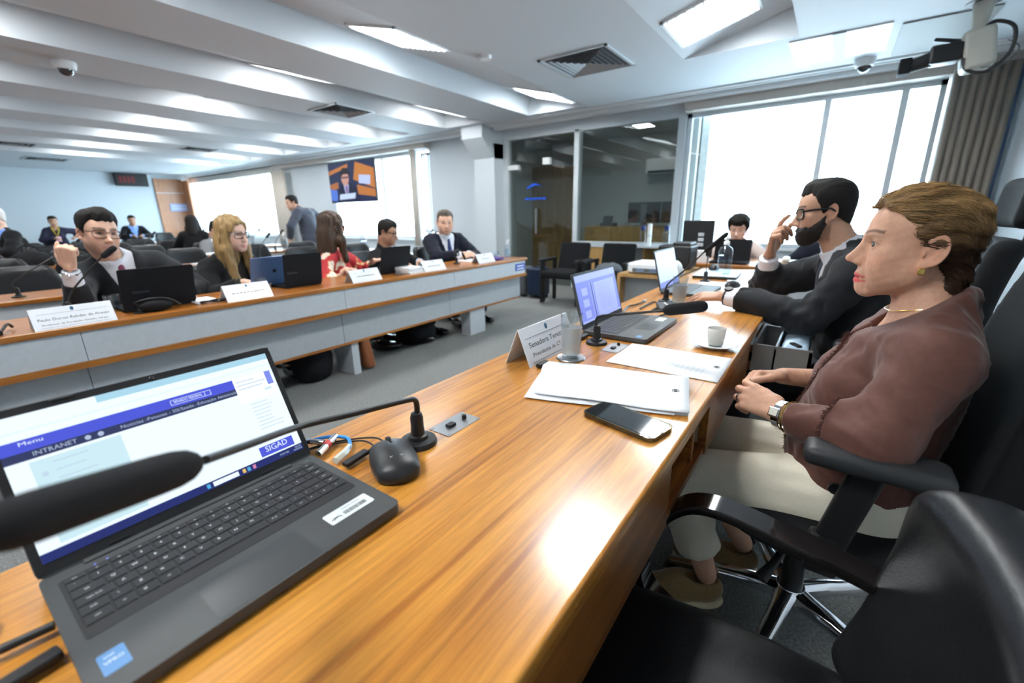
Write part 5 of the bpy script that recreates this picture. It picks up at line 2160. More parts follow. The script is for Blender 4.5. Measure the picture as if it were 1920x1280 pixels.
def floral_mat():
    m_ = bpy.data.materials.new('red_floral_cloth')
    m_.use_nodes = True
    nt = m_.node_tree
    b = nt.nodes['Principled BSDF']
    b.inputs['Roughness'].default_value = .7
    tc = nt.nodes.new('ShaderNodeTexCoord')
    v = nt.nodes.new('ShaderNodeTexVoronoi')
    v.inputs['Scale'].default_value = 11
    n = nt.nodes.new('ShaderNodeTexNoise')
    n.inputs['Scale'].default_value = 16
    ad = nt.nodes.new('ShaderNodeMix')
    ad.data_type = 'VECTOR'
    ad.inputs['Factor'].default_value = .12
    nt.links.new(tc.outputs['Object'], ad.inputs[4])
    nt.links.new(n.outputs['Color'], ad.inputs[5])
    nt.links.new(tc.outputs['Object'], n.inputs['Vector'])
    nt.links.new(ad.outputs[1], v.inputs['Vector'])
    r = nt.nodes.new('ShaderNodeValToRGB')
    e = r.color_ramp.elements
    e[0].position = 0
    e[0].color = (.82, .62, .48, 1)
    e[1].position = .38
    e[1].color = (.80, .70, .58, 1)
    for p, c in ((.42, (.55, .42, .10, 1)), (.47, (.55, .03, .035, 1)), (.8, (.48, .02, .03, 1))):
        k = r.color_ramp.elements.new(p)
        k.color = c
    nt.links.new(v.outputs['Distance'], r.inputs['Fac'])
    nt.links.new(r.outputs['Color'], b.inputs['Base Color'])
    return m_


# 1 man with the raised fist
p = Person((.875, 3.56, .445), -97, lean=7, side=9, s_=1.0, g=1.1, head=(-78, -3, -5), hs=1.06)
p.ho = A3([.725, 3.43, 1.088])
p.nb = A3([.775, 3.505, .935])
p.arms[1] = (p.sh[1], A3([.545, 3.30, .715]), A3([.530, 3.205, .915]))
p.arm(-1, (.98, 3.22, .735), (1, .2, -.6))
p.hands[1] = hand_prims(p.arms[1][2] + A3([0, 0, .008]), (.02, -.10, .99), (-.55, -.80, .0), -1, [(1.35, 1.5, .8)] * 4, 1.08, (.5, .8, -.5), 0, .6)
p.hands[-1] = hand_prims(p.arms[-1][2], (-.1, -.99, 0), (.1, 0, 1), -1, None, 1.0)
p.sit(.05, .42)
o_ = dict(brow=(.02, .014, .012), brow_t=.005, dark_eyes=1.0, stubble=.35, lip=(.48, .17, .15), jaw=1.05)
b_, f_ = build_person(p, 'man in a dark suit and purple tie raising his fist behind the first name plate', o_, SK_A, rh=.0055, rhand=.006, rb=.03)
suit(p, b_, f_, M_SUIT_C, M_SHIRT, mat('purple_tie', (.22, .035, .085), .6, bump=(900, .3)), res=.013, fold=.006, trousers=M_SUIT_C, seed=31, cuff=.085, vw=.070, vdepth=.22)
add_hair(p, b_, f_, hair_short, dict(hair_g=.016, quiff=.012, front=.060, nape=-.07), M_HAIRK, .007)
glasses(p, b_, f_, .056, .042, .018, .0020, mat('brown_frame', (.05, .02, .012), .3))
watch(p, 1, b_, f_, mat('brown_strap', (.03, .015, .01), .6), M_WHITE, back=.022, r=.036, face_dir=(-.6, -.75, .1))

# 2 blonde woman
p = Person((1.42, 3.54, .42), -88, lean=2, s_=.92, g=1.0, fem=True, head=(-66, -6, 2), hs=1.02)
p.ho = A3([1.425, 3.42, 1.055])
p.nb = A3([1.42, 3.50, .905])
p.arm(1, (1.36, 3.22, .74), (-.8, .3, -.6))
p.arm(-1, (1.52, 3.22, .74), (.8, .3, -.6))
for sd in (-1, 1):
    p.hands[sd] = hand_prims(p.arms[sd][2], (.4 * sd, -.9, 0), (0, 0, 1), -sd, None, .9)
p.sit(.03, .40)
o_ = dict(brow=(.10, .06, .035), brow_t=.0035, dark_eyes=.6, lip=(.55, .20, .19))
b_, f_ = build_person(p, 'woman with long blonde hair and glasses in a black jacket', o_, SK_B, rh=.006, rhand=.007, rb=.03)
suit(p, b_, f_, M_SUIT_B, mat('dark_top', (.02, .018, .012), .8), None, res=.015, fold=.005, trousers=M_SUIT_B, seed=41, collar=False)
add_hair(p, b_, f_, hair_long, dict(len=.30, part=.012), M_HBLON, .007, (-.16, -.18, -.40), (.16, .15, .16))
glasses(p, b_, f_, .058, .036, .012, .0026)
br = p.p0 + p.T @ (A3([.085, .15, .30]) * p.k) - f_
MB().rbox(br, (.035, .012, .05), .004, Matrix.Rotation(.4, 3, 'Y')).build('name_sticker', M_WHITE, b_)

# 3 woman in red floral blouse
p = Person((2.23, 3.53, .43), -55, lean=4, s_=.92, g=1.02, fem=True, head=(2, -4, 0), hs=1.03)
p.ho = A3([2.215, 3.44, 1.075])
p.nb = A3([2.215, 3.50, .92])
p.arm(-1, (2.52, 3.32, .775), (.5, .6, -.7))
p.arm(1, (2.16, 3.22, .74), (-.6, .2, -.7))
p.hands[-1] = hand_prims(p.arms[-1][2], (.95, -.2, .08), (.1, 0, 1), -1, [(.2, .3, .2)] * 4, .92, spread=.2)
p.hands[1] = hand_prims(p.arms[1][2], (.3, -.9, 0), (0, 0, 1), 1, None, .9)
p.sit(.03, .40)
o_ = dict(brow=(.04, .025, .02), dark_eyes=.6, lip=(.5, .18, .16))
b_, f_ = build_person(p, 'woman with long brown hair in a red floral blouse, face turned away', o_, SK_A, rh=.006, rhand=.007, rb=.03)
M_FLOR = floral_mat()
suit(p, b_, f_, M_FLOR, None, None, res=.014, fold=.006, trousers=M_SUIT_B, seed=51, closed=True, cuff=.09)
add_hair(p, b_, f_, hair_long, dict(len=.26), M_HBROWN, .0075, (-.16, -.18, -.36), (.16, .15, .16))
glasses(p, b_, f_, .060, .044, .014, .0022, None, mat('dark_lens', (.01, .01, .012), .1))

# 4 man with glasses looking down
p = Person((2.80, 3.52, .375), -80, lean=5, s_=.95, g=1.06, head=(-58, -16, 0), hs=.98)
p.ho = A3([2.775, 3.42, 1.015])
p.nb = A3([2.785, 3.49, .865])
p.arm(1, (2.70, 3.20, .735), (-.8, .2, -.5))
p.arm(-1, (2.95, 3.20, .735), (.8, .2, -.5))
for sd in (-1, 1):
    p.hands[sd] = hand_prims(p.arms[sd][2], (.3 * sd, -.9, 0), (0, 0, 1), -sd, None, .95)
p.sit(.04, .42)
o_ = dict(brow=(.02, .015, .012), dark_eyes=.7, stubble=.3)
b_, f_ = build_person(p, 'man with glasses and short dark hair looking down at his laptop', o_, SK_C, rh=.006, rhand=.007, rb=.03)
suit(p, b_, f_, M_SUIT_B, mat('pale_blue_shirt', (.55, .66, .85), .8), mat('dark_tie', (.015, .02, .05), .6), res=.015, fold=.005, trousers=M_SUIT_B, seed=61)
add_hair(p, b_, f_, hair_short, dict(hair_g=.010, front=.058), M_HAIRK, .0075)
glasses(p, b_, f_, .056, .036, .012, .0026)

# 5 large man
p = Person((3.66, 3.56, .425), -104, lean=3, s_=1.06, g=1.26, head=(-128, -6, 0), hs=1.08)
p.ho = A3([3.605, 3.46, 1.085])
p.nb = A3([3.63, 3.53, .925])
p.arm(1, (3.52, 3.14, .755), (-.9, .1, -.5))
p.arm(-1, (3.62, 3.16, .755), (.95, .1, -.4))
p.hands[1] = hand_prims(p.arms[1][2], (.65, -.6, .05), (-.3, -.4, .85), -1, [(.6, .8, .5)] * 4, 1.05)
p.hands[-1] = hand_prims(p.arms[-1][2], (-.8, -.4, .05), (.2, -.5, .85), 1, [(.6, .8, .5)] * 4, 1.05)
p.sit(.08, .42)
o_ = dict(brow=(.08, .06, .05), dark_eyes=.6, jaw=1.15, brow_a=.6)
b_, f_ = build_person(p, 'heavy man in navy suit and blue tie at the window end of the panel desk', o_, SK_A, rh=.006, rhand=.007, rb=.03)
suit(p, b_, f_, M_SUIT_N, M_SHIRT, mat('blue_tie', (.015, .035, .14), .6), res=.015, fold=.006, trousers=M_SUIT_N, seed=71)
add_hair(p, b_, f_, hair_short, dict(hair_g=.014, front=.066, quiff=.006), M_HGREY, .0075)

# 6 standing man in grey-blue suit, back towards us
p = Person((4.40, 7.45, .80), 112, lean=10, s_=1.04, g=1.08, head=(158, -16, 0), hs=1.03)
p.ho = A3([4.22, 7.62, 1.415])
p.nb = A3([4.31, 7.56, 1.29])
p.arm(-1, (4.03, 7.52, .80), (-.6, -.6, .1))
p.arm(1, (4.66, 7.70, .84), (.8, -.3, .1))
for sd in (-1, 1):
    p.hands[sd] = hand_prims(p.arms[sd][2], (-.1, .1, -1), (-1 * sd, -.2, 0), sd, None, 1.0)
p.leg(-1, (4.31, 7.47, .44), (4.30, 7.42, .09))
p.leg(1, (4.49, 7.50, .44), (4.50, 7.46, .09))
b_, f_ = build_person(p, 'man in a grey-blue suit standing, back turned, by the far window', dict(dark_eyes=.4), SK_A, rh=.010, rhand=.011, rb=.035)
suit(p, b_, f_, M_SUIT_G, None, None, res=.02, fold=.006, trousers=M_SUIT_G, seed=81, closed=True, jlow=.24)
add_hair(p, b_, f_, hair_short, dict(hair_g=.009, front=.066), M_HAIRK, .011)


# 7 background sitters
def sitter(pos, heading, label, jacket, shirt, hair, tone, head=(None, -4, 0), s=1.0, fem=False, lean=4, hands=((.10, .30), (.10, .30)), tie=None, long=False, trous=None, res=.03, rh=.014, hs=1.05, g=1.05, fl=.42, closed=False, hopt=None):
    p = Person(pos, heading, lean=lean, s_=s, fem=fem, head=(head[0] if head[0] is not None else heading, head[1], head[2]), hs=hs, g=g)
    for sd, (lat, fw) in zip((-1, 1), hands):
        wr = p.p0 + p.r0 * lat * sd + p.f0 * fw
        wr[2] = p.p0[2] + .26
        p.arm(sd, wr, p.r0 * sd * .8 - A3([0, 0, .5]))
        p.hands[sd] = hand_prims(p.arms[sd][2], p.f0 - p.r0 * sd * .3, (0, 0, 1), -sd, None, 1.0)
    p.sit(.05, fl)
    b, f = build_person(p, label, dict(dark_eyes=.5, ears=not long), tone, rh=rh, rhand=.014, rb=.04)
    suit(p, b, f, jacket, shirt, tie, res=res, fold=.006, trousers=trous or M_SUIT_B, seed=int(pos[0] * 100) % 97, lapel=False, shoes=False, closed=closed, collar=shirt is not None)
    add_hair(p, b, f, hair_long if long else hair_short, hopt or dict(hair_g=.018, len=.14), hair, rh, (-.17, -.19, -.28), (.17, .16, .17))
    return p, b, f


sitter((.93, 8.55, .56), 200, 'white-haired man in a dark suit at the left edge of the room', M_SUIT_B, M_SHIRTB, M_HWHITE, SK_B, res=.026, rh=.011)
p, b_, f_ = sitter((2.50, 15.5, .52), -95, 'woman with a yellow lanyard seated by the far wall', mat('navy_top', (.012, .012, .035), .8), None, M_HAIRK, SK_C, fem=True, closed=True, hands=((.30, .10), (.05, .28)))
l1 = [p.nb + p.T @ A3([x, y, z]) - f_ for x, y, z in ((-.07, .0, .04), (-.05, .10, -.05), (0, .16, -.20), (.05, .10, -.05), (.07, 0, .04))]
MB().tube(l1, .014, 6).build('lanyard', mat('yellow_ribbon', (.55, .42, .03), .6), b_)
MB().rbox(l1[2] + A3([0, -.02, -.05]), (.10, .02, .12), .005).build('badge', mat('pink_badge', (.80, .45, .55), .5), b_)
sitter((4.02, 15.5, .52), -95, 'man in a black jacket and blue shirt seated by the far wall', M_SUIT_B, M_SHIRTB, M_HAIRK, SK_C)
sitter((2.88, 7.62, .36), -72, 'man in a grey jacket bent over his desk', mat('light_grey_suit', (.20, .20, .21), .85), M_SHIRT, M_HAIRK, SK_A, head=(-48, -28, 0), lean=10, res=.022, rh=.010, hands=((.16, .34), (.10, .34)))
sitter((3.12, 8.95, .46), 60, 'dark-haired person in black behind the man in the grey jacket', M_SUIT_B, None, M_HAIRK, SK_A, fem=True, closed=True, long=True)
# right side, beneath the large window
p, b_, f_ = sitter((5.02, .76, .395), 184, 'dark-haired woman in a pale top behind a black laptop under the window', mat('pale_top', (.62, .52, .48), .8), None, M_HAIRK, SK_B, fem=True, head=(182, -14, 0), closed=True, s=.92, res=.018, rh=.009, hs=1.02, fl=.35, hands=((.20, .30), (.16, .34)), lean=8, hopt=dict(hair_g=.030, side_g=.022, front=.044, nape=-.10, streak=.005))
sitter((5.05, -.02, .36), 184, 'man in a dark suit and blue shirt half hidden behind the raised hand', M_SUIT_N, mat('pale_blue_shirt', (.55, .66, .85), .8), M_HAIRK, SK_A, res=.02, rh=.010, tie=mat('dark_tie', (.015, .02, .05), .6), fl=.35, hands=((.16, .30), (.16, .30)), lean=6)
# ------------------------------------------------------------------ things on the head table


def emis(name, c, k=1.0):
    return mat(name, (0, 0, 0), .4, emit=c, estr=k * 2 ** -S.view_settings.exposure)


S_WHITE = emis('screen_white', (.80, .92, 1.0), 1.15)
S_PALE = emis('screen_pale', (.42, .70, .86), 1.0)
S_CYAN = emis('screen_cyan', (.62, .85, .93), 1.0)
S_BLUE = emis('screen_blue', (.075, .10, .72), 1.0)
S_NAVY = emis('screen_navy', (.012, .022, .16), 1.0)
S_DARK = emis('screen_dark', (.03, .04, .12), 1.0)
S_TXT = emis('screen_text', (.45, .55, .75), 1.0)
S_TXTL = emis('screen_faint', (.55, .70, .85), 1.0)
S_LILAC = emis('screen_lilac', (.22, .28, .85), 1.0)
S_LILACL = emis('screen_lilac_light', (.42, .50, .98), 1.0)
M_LAP = mat('laptop_grey', (.058, .061, .063), .42, bump=(500, .1))
M_LAPB = mat('laptop_bezel', (.012, .012, .013), .5)
M_KEY = mat('key_cap', (.022, .022, .024), .45)
M_LEG = mat('key_legend', (.80, .82, .83), .6)

KROWS = [
    ([1.0] * 15 + [.0], .55, ['esc', 'f1', 'f2', 'f3', 'f4', 'f5', 'f6', 'f7', 'f8', 'f9', 'f10', 'f11', 'f12', 'ins', 'del']),
    ([1] * 13 + [1.0, 1.0], 1.0, list("'1234567890-=") + ['<-', 'home']),
    ([1.45] + [1] * 12 + [.55, 1.0], 1.0, ['tab'] + list('QWERTYUIOP') + ['´', '['] + ['', 'pgup']),
    ([1.70] + [1] * 11 + [1.30, 1.0], 1.0, ['caps lock'] + list('ASDFGHJKLÇ~') + ['', 'pgdn']),
    ([1.25] + [1] * 11 + [.75, 1.0, 1.0], 1.0, ['shift'] + list('\\ZXCVBNM,.;') + ['/', '^', 'end']),
    ([1.2, 1, 1, 1, 5.0, 1, 1, .8, 1.0, 1.0, 1.0], 1.0, ['ctrl', 'fn', '#', 'alt', '', 'alt gr', '=', 'ctrl', '<', 'v', '>']),
]
_keymesh = {}


def key_obj(w, d, parent, loc):
    k = (round(w, 5), round(d, 5))
    if k not in _keymesh:
        o = MB().prism([(-w / 2, -d / 2), (w / 2, -d / 2), (w / 2, d / 2), (-w / 2, d / 2)], .0006)
        t = .0006
        vs = [Vector((sx * (w / 2 - q), sy * (d / 2 - q), z)) for q, z in ((0, 0), (0, .0009), (t, .0014)) for sx, sy in ((-1, -1), (1, -1), (1, 1), (-1, 1))]
        fs = [(8, 9, 10, 11)] + [(i + 4 * l, (i + 1) % 4 + 4 * l, (i + 1) % 4 + 4 * (l + 1), i + 4 * (l + 1)) for l in (0, 1) for i in range(4)]
        me = bpy.data.meshes.new('key')
        me.from_pydata([tuple(v) for v in vs], [], fs)
        me.materials.append(M_KEY)
        _keymesh[k] = me
    o = bpy.data.objects.new('key', _keymesh[k])
    COL.objects.link(o)
    o.parent = parent
    o.location = loc


def keyboard(parent, x0, x1, y1, z, pitch_y=.0178, keys=True, legends=True):
    """rows from the hinge side (y1) towards the user (-y)"""
    leg = MB()
    y = y1
    for (ws, hh, lab) in KROWS:
        ws = [q for q in ws if q > 0]
        tot = sum(ws)
        u = (x1 - x0) / tot
        x = x0
        d = pitch_y * hh
        for i, wk in enumerate(ws):
            cx = x + wk * u / 2
            key_obj(wk * u - .0022, d - .0024, parent, (cx, y - d / 2, z))
            if legends and i < len(lab) and lab[i]:
                s = .0055 if len(lab[i]) == 1 else .0036
                text_mesh(lab[i], s, Matrix.Translation((cx - (.002 if len(lab[i]) == 1 else 0), y - d / 2 + (.001 if hh > .6 else 0), z + .00155)), leg)
            x += wk * u
        y -= d
    if legends:
        leg.build('key_legends', M_LEG, parent, 0)


def laptop(label, loc, w=.325, d=.225, lid=.205, tilt=26, group=None, mats=(None, None), rotz=0, thick=.016):
    """origin: centre of the hinge line on the table, user towards -y. Returns thing, screen frame matrix"""
    mb_, ml_ = mats
    t = thing('laptop', label, 'laptop', loc, rotz, group)
    prof = rrect(w, d, .010, 4)
    base = MB().prism([(x, y - d / 2) for x, y in prof], thick - .003, Matrix.Translation((0, 0, .003)))
    base.build('base', mb_ or M_LAP, t, 40)
    a = rad(tilt)
    up = Vector((0, math.sin(a), math.cos(a)))
    nn = Vector((0, -math.cos(a), math.sin(a)))
    M = Matrix((Vector((1, 0, 0)), up, nn)).transposed().to_4x4()
    M.translation = Vector((0, -.004, thick))
    MB().prism([(x, y + lid / 2) for x, y in rrect(w, lid, .009, 4)], -.006, M).build('lid', ml_ or M_LAP, t, 40)
    return t, M


# --- the near laptop
W_, L_ = .325, .205
lt, LM = laptop('open grey laptop with a bright browser page in the left foreground', (.1725, .664, TZ), W_, .228, .198, 27)
bz = MB()
SM = LM @ Matrix.Translation((0, 0, .0004))


def scr(mb, x0, y0, x1, y1, z=0.0, M=SM):
    mb.quad(*[M @ Vector((x, y, z)) for x, y in ((x0, y0), (x1, y0), (x1, y1), (x0, y1))])
    return mb


sx0, sx1, sy0, sy1 = -.154, .154, .016, .188
for (a, b, c, d) in ((-W_ / 2 + .001, .003, W_ / 2 - .001, sy0), (-W_ / 2 + .001, sy1, W_ / 2 - .001, .197), (-W_ / 2 + .001, sy0, sx0, sy1), (sx1, sy0, W_ / 2 - .001, sy1)):
    scr(bz, a, b, c, d)
bez = bz.build('bezel', M_LAPB, lt, 0)
for x in (-.09, .09):
    MB().box(LM @ Vector((x, .1955, .0008)), (.022, .002, .002)).build('rubber_pad', M_BLACK, bez)
    MB().box(LM @ Vector((x, .006, .0008)), (.02, .002, .002)).build('rubber_pad', M_BLACK, bez)
MB().lathe([(0, .0012), (.0022, .0012), (.0030, .0004)], 14, LM @ Vector((0, .1925, .0004)), LM.to_3x3()).build('webcam', M_BLACKG, bez)
sp = scr(MB(), sx0, sy0, sx1, sy1, .0002).build('screen', S_WHITE, lt, 0)
LX = lambda u: sx0 + (sx1 - sx0) * u
LY = lambda v: sy0 + (sy1 - sy0) * v


def sq(name, material, u0, v0, u1, v1, z=.0005):
    return scr(MB(), LX(u0), LY(v0), LX(u1), LY(v1), z).build(name, material, sp, 0)


def stext(name, material, items, z=.0009):
    mb = MB()
    for (s, size, u, v, wd) in items:
        text_mesh(s, size, SM @ Matrix.Translation((LX(u), LY(v), z)), mb, width=wd)
    return mb.build(name, material, sp, 0)


sq('tab_strip', S_PALE, .30, .945, 1, 1)
sq('toolbar_line', S_CYAN, 0, .885, 1, .89)
sq('page_header', S_BLUE, 0, .745, .80, .83)
sq('page_menu', S_DARK, 0, .685, .80, .745)
fr = MB()
for (a, b, c, d) in ((.53, .763, .695, .766), (.53, .803, .695, .806), (.53, .763, .532, .806), (.693, .763, .695, .806), (.668, .763, .670, .806)):
    scr(fr, LX(a), LY(b), LX(c), LY(d), .0008)
fr.build('logo_frame', S_WHITE, sp, 0)
stext('header_text', S_WHITE, [('SENADO FEDERAL', .0055, .60, .785, .036), ('Menu', .0065, .085, .80, .020)])
stext('menu_text', S_TXT, [('Notícias -', .0062, .385, .715, .028), ('Pessoas -', .0062, .475, .715, .026), ('SIS/Saúde -', .0062, .575, .715, .030), ('Educação -', .0062, .672, .715, .028), ('Administração -', .0062, .762, .715, .030)])
stext('intranet_text', S_TXT, [('INTRANET', .0075, .14, .715, .038)])
for k in range(2):
    MB().lathe([(0, .0006), (.003, .0006)], 14, SM @ Vector((LX(.235 + .04 * k), LY(.715), .0004)), SM.to_3x3()).build('round_icon', S_TXT, sp, 0)
sq('side_menu', S_CYAN, .06, .085, .33, .665)
sl = MB()
rn = random.Random(4)
for k in range(9):
    v = .62 - .06 * k
    scr(sl, LX(.12), LY(v), LX(.12 + rn.uniform(.08, .17)), LY(v + .010), .0008)
sl.build('side_menu_lines', S_TXTL, sp, 0)
for k in range(4):
    MB().lathe([(0, .0006), (.003, .0006)], 10, SM @ Vector((LX(.09), LY(.56 - .13 * k), .0004)), SM.to_3x3()).build('menu_icon', S_TXTL, sp, 0)
sq('popup', emis('screen_popup', (.92, .97, 1.0), 1.2), .80, .60, .985, .83)
pl2 = MB()
for k, (a, b) in enumerate(((.81, .90), (.81, .95), (.81, .93))):
    scr(pl2, LX(a), LY(.79 - .035 * k), LX(b), LY(.80 - .035 * k), .0010)
pl2.build('popup_lines', S_TXTL, sp, 0)
pl2 = MB()
for k in range(8):
    scr(pl2, LX(.84), LY(.56 - .035 * k), LX(.84 + rn.uniform(.07, .13)), LY(.567 - .035 * k), .0008)
pl2.build('page_text_lines', S_TXTL, sp, 0)
sq('side_banner', S_LILAC, .955, .70, .985, .83, .0010)
sq('popup_button', S_CYAN, .93, .655, .965, .68, .0010)
bn = sq('sigad_banner', S_BLUE, .795, .075, .965, .165, .0008)
stext('sigad_lettering', S_WHITE, [('SIGAD', .0125, .878, .128, .034)], .0012)
sq('taskbar', S_NAVY, 0, 0, 1, .062, .0008)
stext('clock_text', S_TXTL, [('09:32', .0040, .975, .042, .010), ('POR PTB2', .0036, .90, .03, .014), ('03/02/2026', .0036, .97, .02, .014)], .0012)
sq('search_pill', S_WHITE, .565, .012, .675, .050, .0010)
for u, c in ((.545, (.1, .5, .9)), (.70, (.9, .62, .15)), (.722, (.1, .45, .75)), (.748, (.75, .25, .45))):
    sq('taskbar_icon', emis('icon_%d' % int(u * 1000), c, .9), u - .007, .014, u + .007, .048, .0012)
# hinge bar, power button, touchpad, stickers, keys
MB().rbox((0, -.006, .0165), (.25, .010, .004), .0015).build('hinge_bar', M_LAP, lt)
KZ = .0160
MB().prism([(x, y - .083) for x, y in rrect(.300, .119, .004, 3)], .0004, Matrix.Translation((0, 0, KZ))).build('key_well', mat('key_well', (.022, .022, .024), .6), lt, 0)
keyboard(lt, -.147, .147, -.026, KZ + .0003)
MB().prism([(x - .010, y - .191) for x, y in rrect(.112, .066, .002, 2)], .0003, Matrix.Translation((0, 0, KZ))).build('touchpad', mat('touchpad', (.048, .051, .055), .3), lt, 0)
st = MB().prism([(x + .112, y - .180) for x, y in rrect(.066, .026, .003, 3)], .0003, Matrix.Translation((0, 0, KZ))).build('asset_label', mat('label_paper', (.72, .78, .82), .5), lt, 0)
bc_ = MB()
rn = random.Random(8)
x = .102
while x < .137:
    wv = rn.choice((.0004, .0007, .0011))
    bc_.bx(x, x + wv, -.187, -.179, KZ + .0004, KZ + .00045)
    x += wv + rn.choice((.0005, .0008))
text_mesh('SENADO FEDERAL', .0035, Matrix.Translation((.119, -.173, KZ + .00045)), bc_)
for k, (a, b) in enumerate(((.087, .0), (.093, .0012), (.090, -.0012))):
    bc_.tube([(a - .004, -.185 + b, KZ + .0004), (a, -.182, KZ + .0004), (a + .005, -.184 - b, KZ + .0004)], .0006, 4)
bc_.build('label_print', M_INK, st, 0)
st = MB().prism([(x - .140, y - .188) for x, y in rrect(.020, .030, .002, 3)], .0003, Matrix.Translation((0, 0, KZ))).build('processor_sticker', mat('sticker_blue', (.10, .25, .50), .4), lt, 0)
tx = MB()
text_mesh('VPRO', .0058, Matrix.Translation((-.140, -.188, KZ + .00045)), tx)
text_mesh('intel', .0045, Matrix.Translation((-.142, -.180, KZ + .00045)), tx)
tx.build('sticker_print', M_WHITE, st, 0)
MB().lathe([(0, .0003), (.0055, .0003), (.006, 0)], 20, (.139, -.0165, KZ)).build('power_button', M_LAP, lt, 60)
MB().lathe([(0, .0004), (.0009, .0004)], 8, (.147, -.0145, KZ)).build('power_light', emis('green_led', (.1, .9, .3), 1.5), lt, 0)
for k in range(2):
    MB().lathe([(0, .0004), (.0012, .0004)], 8, (-.118 + .011 * k, -.022, KZ + .0006)).build('status_light', emis('blue_led', (.25, .3, 1.0), 1.5), lt, 0)

# --- mouse
ms = thing('computer_mouse', 'black wired mouse lying right of the near laptop', 'mouse', (.407, .538, TZ), rad(-28))


def msf(P):
    q = P
    d = ell(q, (0, -.004, .010), (.034, .058, .028))
    q2 = np.stack([np.abs(q[:, 0]) - .022 + .10 * np.clip(np.abs(q[:, 1]) - .03, 0, 1), np.abs(q[:, 1]) - .040, q[:, 2] - .012], 1)
    bx = np.linalg.norm(np.maximum(q2, 0), axis=1) + np.minimum(q2.max(1), 0) - .010
    d = smin(d, bx, .02)
    d = smax(d, -(q[:, 2] - .002), .003)
    d = smax(d, -np.maximum(np.abs(q[:, 0]) - .0008, -(q[:, 1] - .012)) + .0 * d, .001)
    return d


mo = mesh_obj('shell', sdf_mesh(msf, (-.05, -.07, -.004), (.05, .07, .05), .0022), mat('mouse_black', (.020, .021, .023), .42), ms)
MB().lathe([(0, -.004), (.010, -.004), (.011, 0), (.010, .004), (0, .004)], 18, (0, .036, .026), Matrix.Rotation(PI / 2, 3, 'Y')).build('scroll_wheel', M_BLACK, ms)
seam = [(.036 * math.cos(t) * 1.0, -.004 + .052 * math.sin(t), .012 + .004 * math.cos(2 * t)) for t in np.linspace(0, 2 * PI, 32, endpoint=False)]
MB().tube(seam, .0007, 5, close=True).build('seam', mat('grey_seam', (.25, .26, .27), .4), ms)
tx = MB()
text_mesh('POSITIVO', .0048, Matrix.Translation((0, -.030, .0352)) @ Matrix.Rotation(.36, 4, 'X'), tx)
tx.build('lettering', M_WHITE, ms, 0)


# --- gooseneck microphones


def goose_mic(label, base, path, foam, r0=.0055, r1=.0042, foam_r=.017, base_r=.034, group='gooseneck microphones', screws=True, plate=True):
    t = thing('gooseneck_microphone', label, 'microphone', base, 0, group)
    B = Vector(base)
    if plate:
        MB().lathe([(base_r, 0), (base_r, .004), (base_r * .93, .009), (base_r * .55, .011), (base_r * .50, .017), (base_r * .36, .019)], 28).build('base_plate', M_BLACK, t)
        if screws:
            for k in range(3):
                a = .5 + 2 * PI * k / 3
                MB().lathe([(0, .0095), (.0035, .0095), (.0035, .008)], 10, (base_r * .75 * math.cos(a), base_r * .75 * math.sin(a), .0)).build('screw', M_GREYPL, t)
        MB().lathe([(.0125, .017), (.0125, .026), (.0118, .034), (.0118, .052), (.0095, .060), (.0065, .061)], 18).build('socket', M_BLACK, t)
    P = smooth_path([Vector(p) - B for p in path], 8)
    n = len(P)
    MB().tube(P, [r0 + (r1 - r0) * i / (n - 1) for i in range(n)], 10).build('gooseneck', M_BLACK, t)
    a, b = Vector(foam[0]) - B, Vector(foam[1]) - B
    d = (b - a)
    prof = [(0, 0), (.30, .01), (.62, .05), (.85, .10), (.97, .17), (1, .28), (1, .80), (.95, .88), (.80, .94), (.5, .985), (0, 1)]
    R = d.to_track_quat('Z', 'Y').to_matrix()
    MB().lathe([(foam_r * x, d.length * z) for x, z in prof], 20, a, R).build('foam_windscreen', mat('black_foam', (.010, .010, .012), .95, bump=(1500, .8)), t)
    return t


bN = (.484, .562, TZ)
b1 = at_depth(755, 752, .752)
goose_mic('large near gooseneck microphone crossing in front of the laptop screen', bN,
          [(.484, .562, .80), (.486, .561, .822), (.480, .560, .838), b1, at_depth(660, 776, .675), at_depth(560, 800, .60), at_depth(470, 832, .49), at_depth(385, 862, .395)],
          (at_depth(376, 864, .385), at_depth(-70, 1012, .230)), foam_r=.0158)
b2 = (1.250, .562, TZ)
goose_mic('gooseneck microphone pointing at the woman in brown', b2,
          [(1.25, .562, .80), (1.25, .566, .825), (1.25, .552, .841), (1.25, .48, .856), (1.25, .41, .870), (1.25, .355, .881)],
          ((1.25, .362, .880), (1.25, .242, .907)), r0=.0045, r1=.0036, foam_r=.0165)
b3 = on_z(1248, 566, TZ)
goose_mic('gooseneck microphone rising in front of the bearded man', b3,
          [b3 + Vector((0, 0, .05)), b3 + Vector((.0, -.004, .085)), on_x(1285, 505, b3.x + .02), on_x(1322, 471, b3.x + .04)],
          (on_x(1320, 473, b3.x + .04), on_x(1366, 436, b3.x + .06)), r0=.004, r1=.003, foam_r=.010)

# --- switch plates


def switch_plate(label, c, w, d, rot=0):
    t = thing('switch_plate', label, 'switch plate', c, rot, 'microphone switch plates')
    MB().rbox((0, 0, .0006), (w, d, .0016), .0004).build('plate', M_STEEL, t)
    MB().rbox((-w * .14, 0, .004), (.018, .013, .006), .0012).build('rocker_switch', M_BLACK, t)
    MB().lathe([(.0048, .001), (.0048, .008), (.004, .010), (0, .010)], 14, (w * .28, 0, 0)).build('knob', M_BLACK, t)
    for sx in (-1, 1):
        for sy in (-1, 1):
            MB().lathe([(0, .0024), (.0022, .0022), (.0024, .001)], 8, (sx * (w / 2 - .005), sy * (d / 2 - .005), 0)).build('screw', M_STEEL, t)
    return t


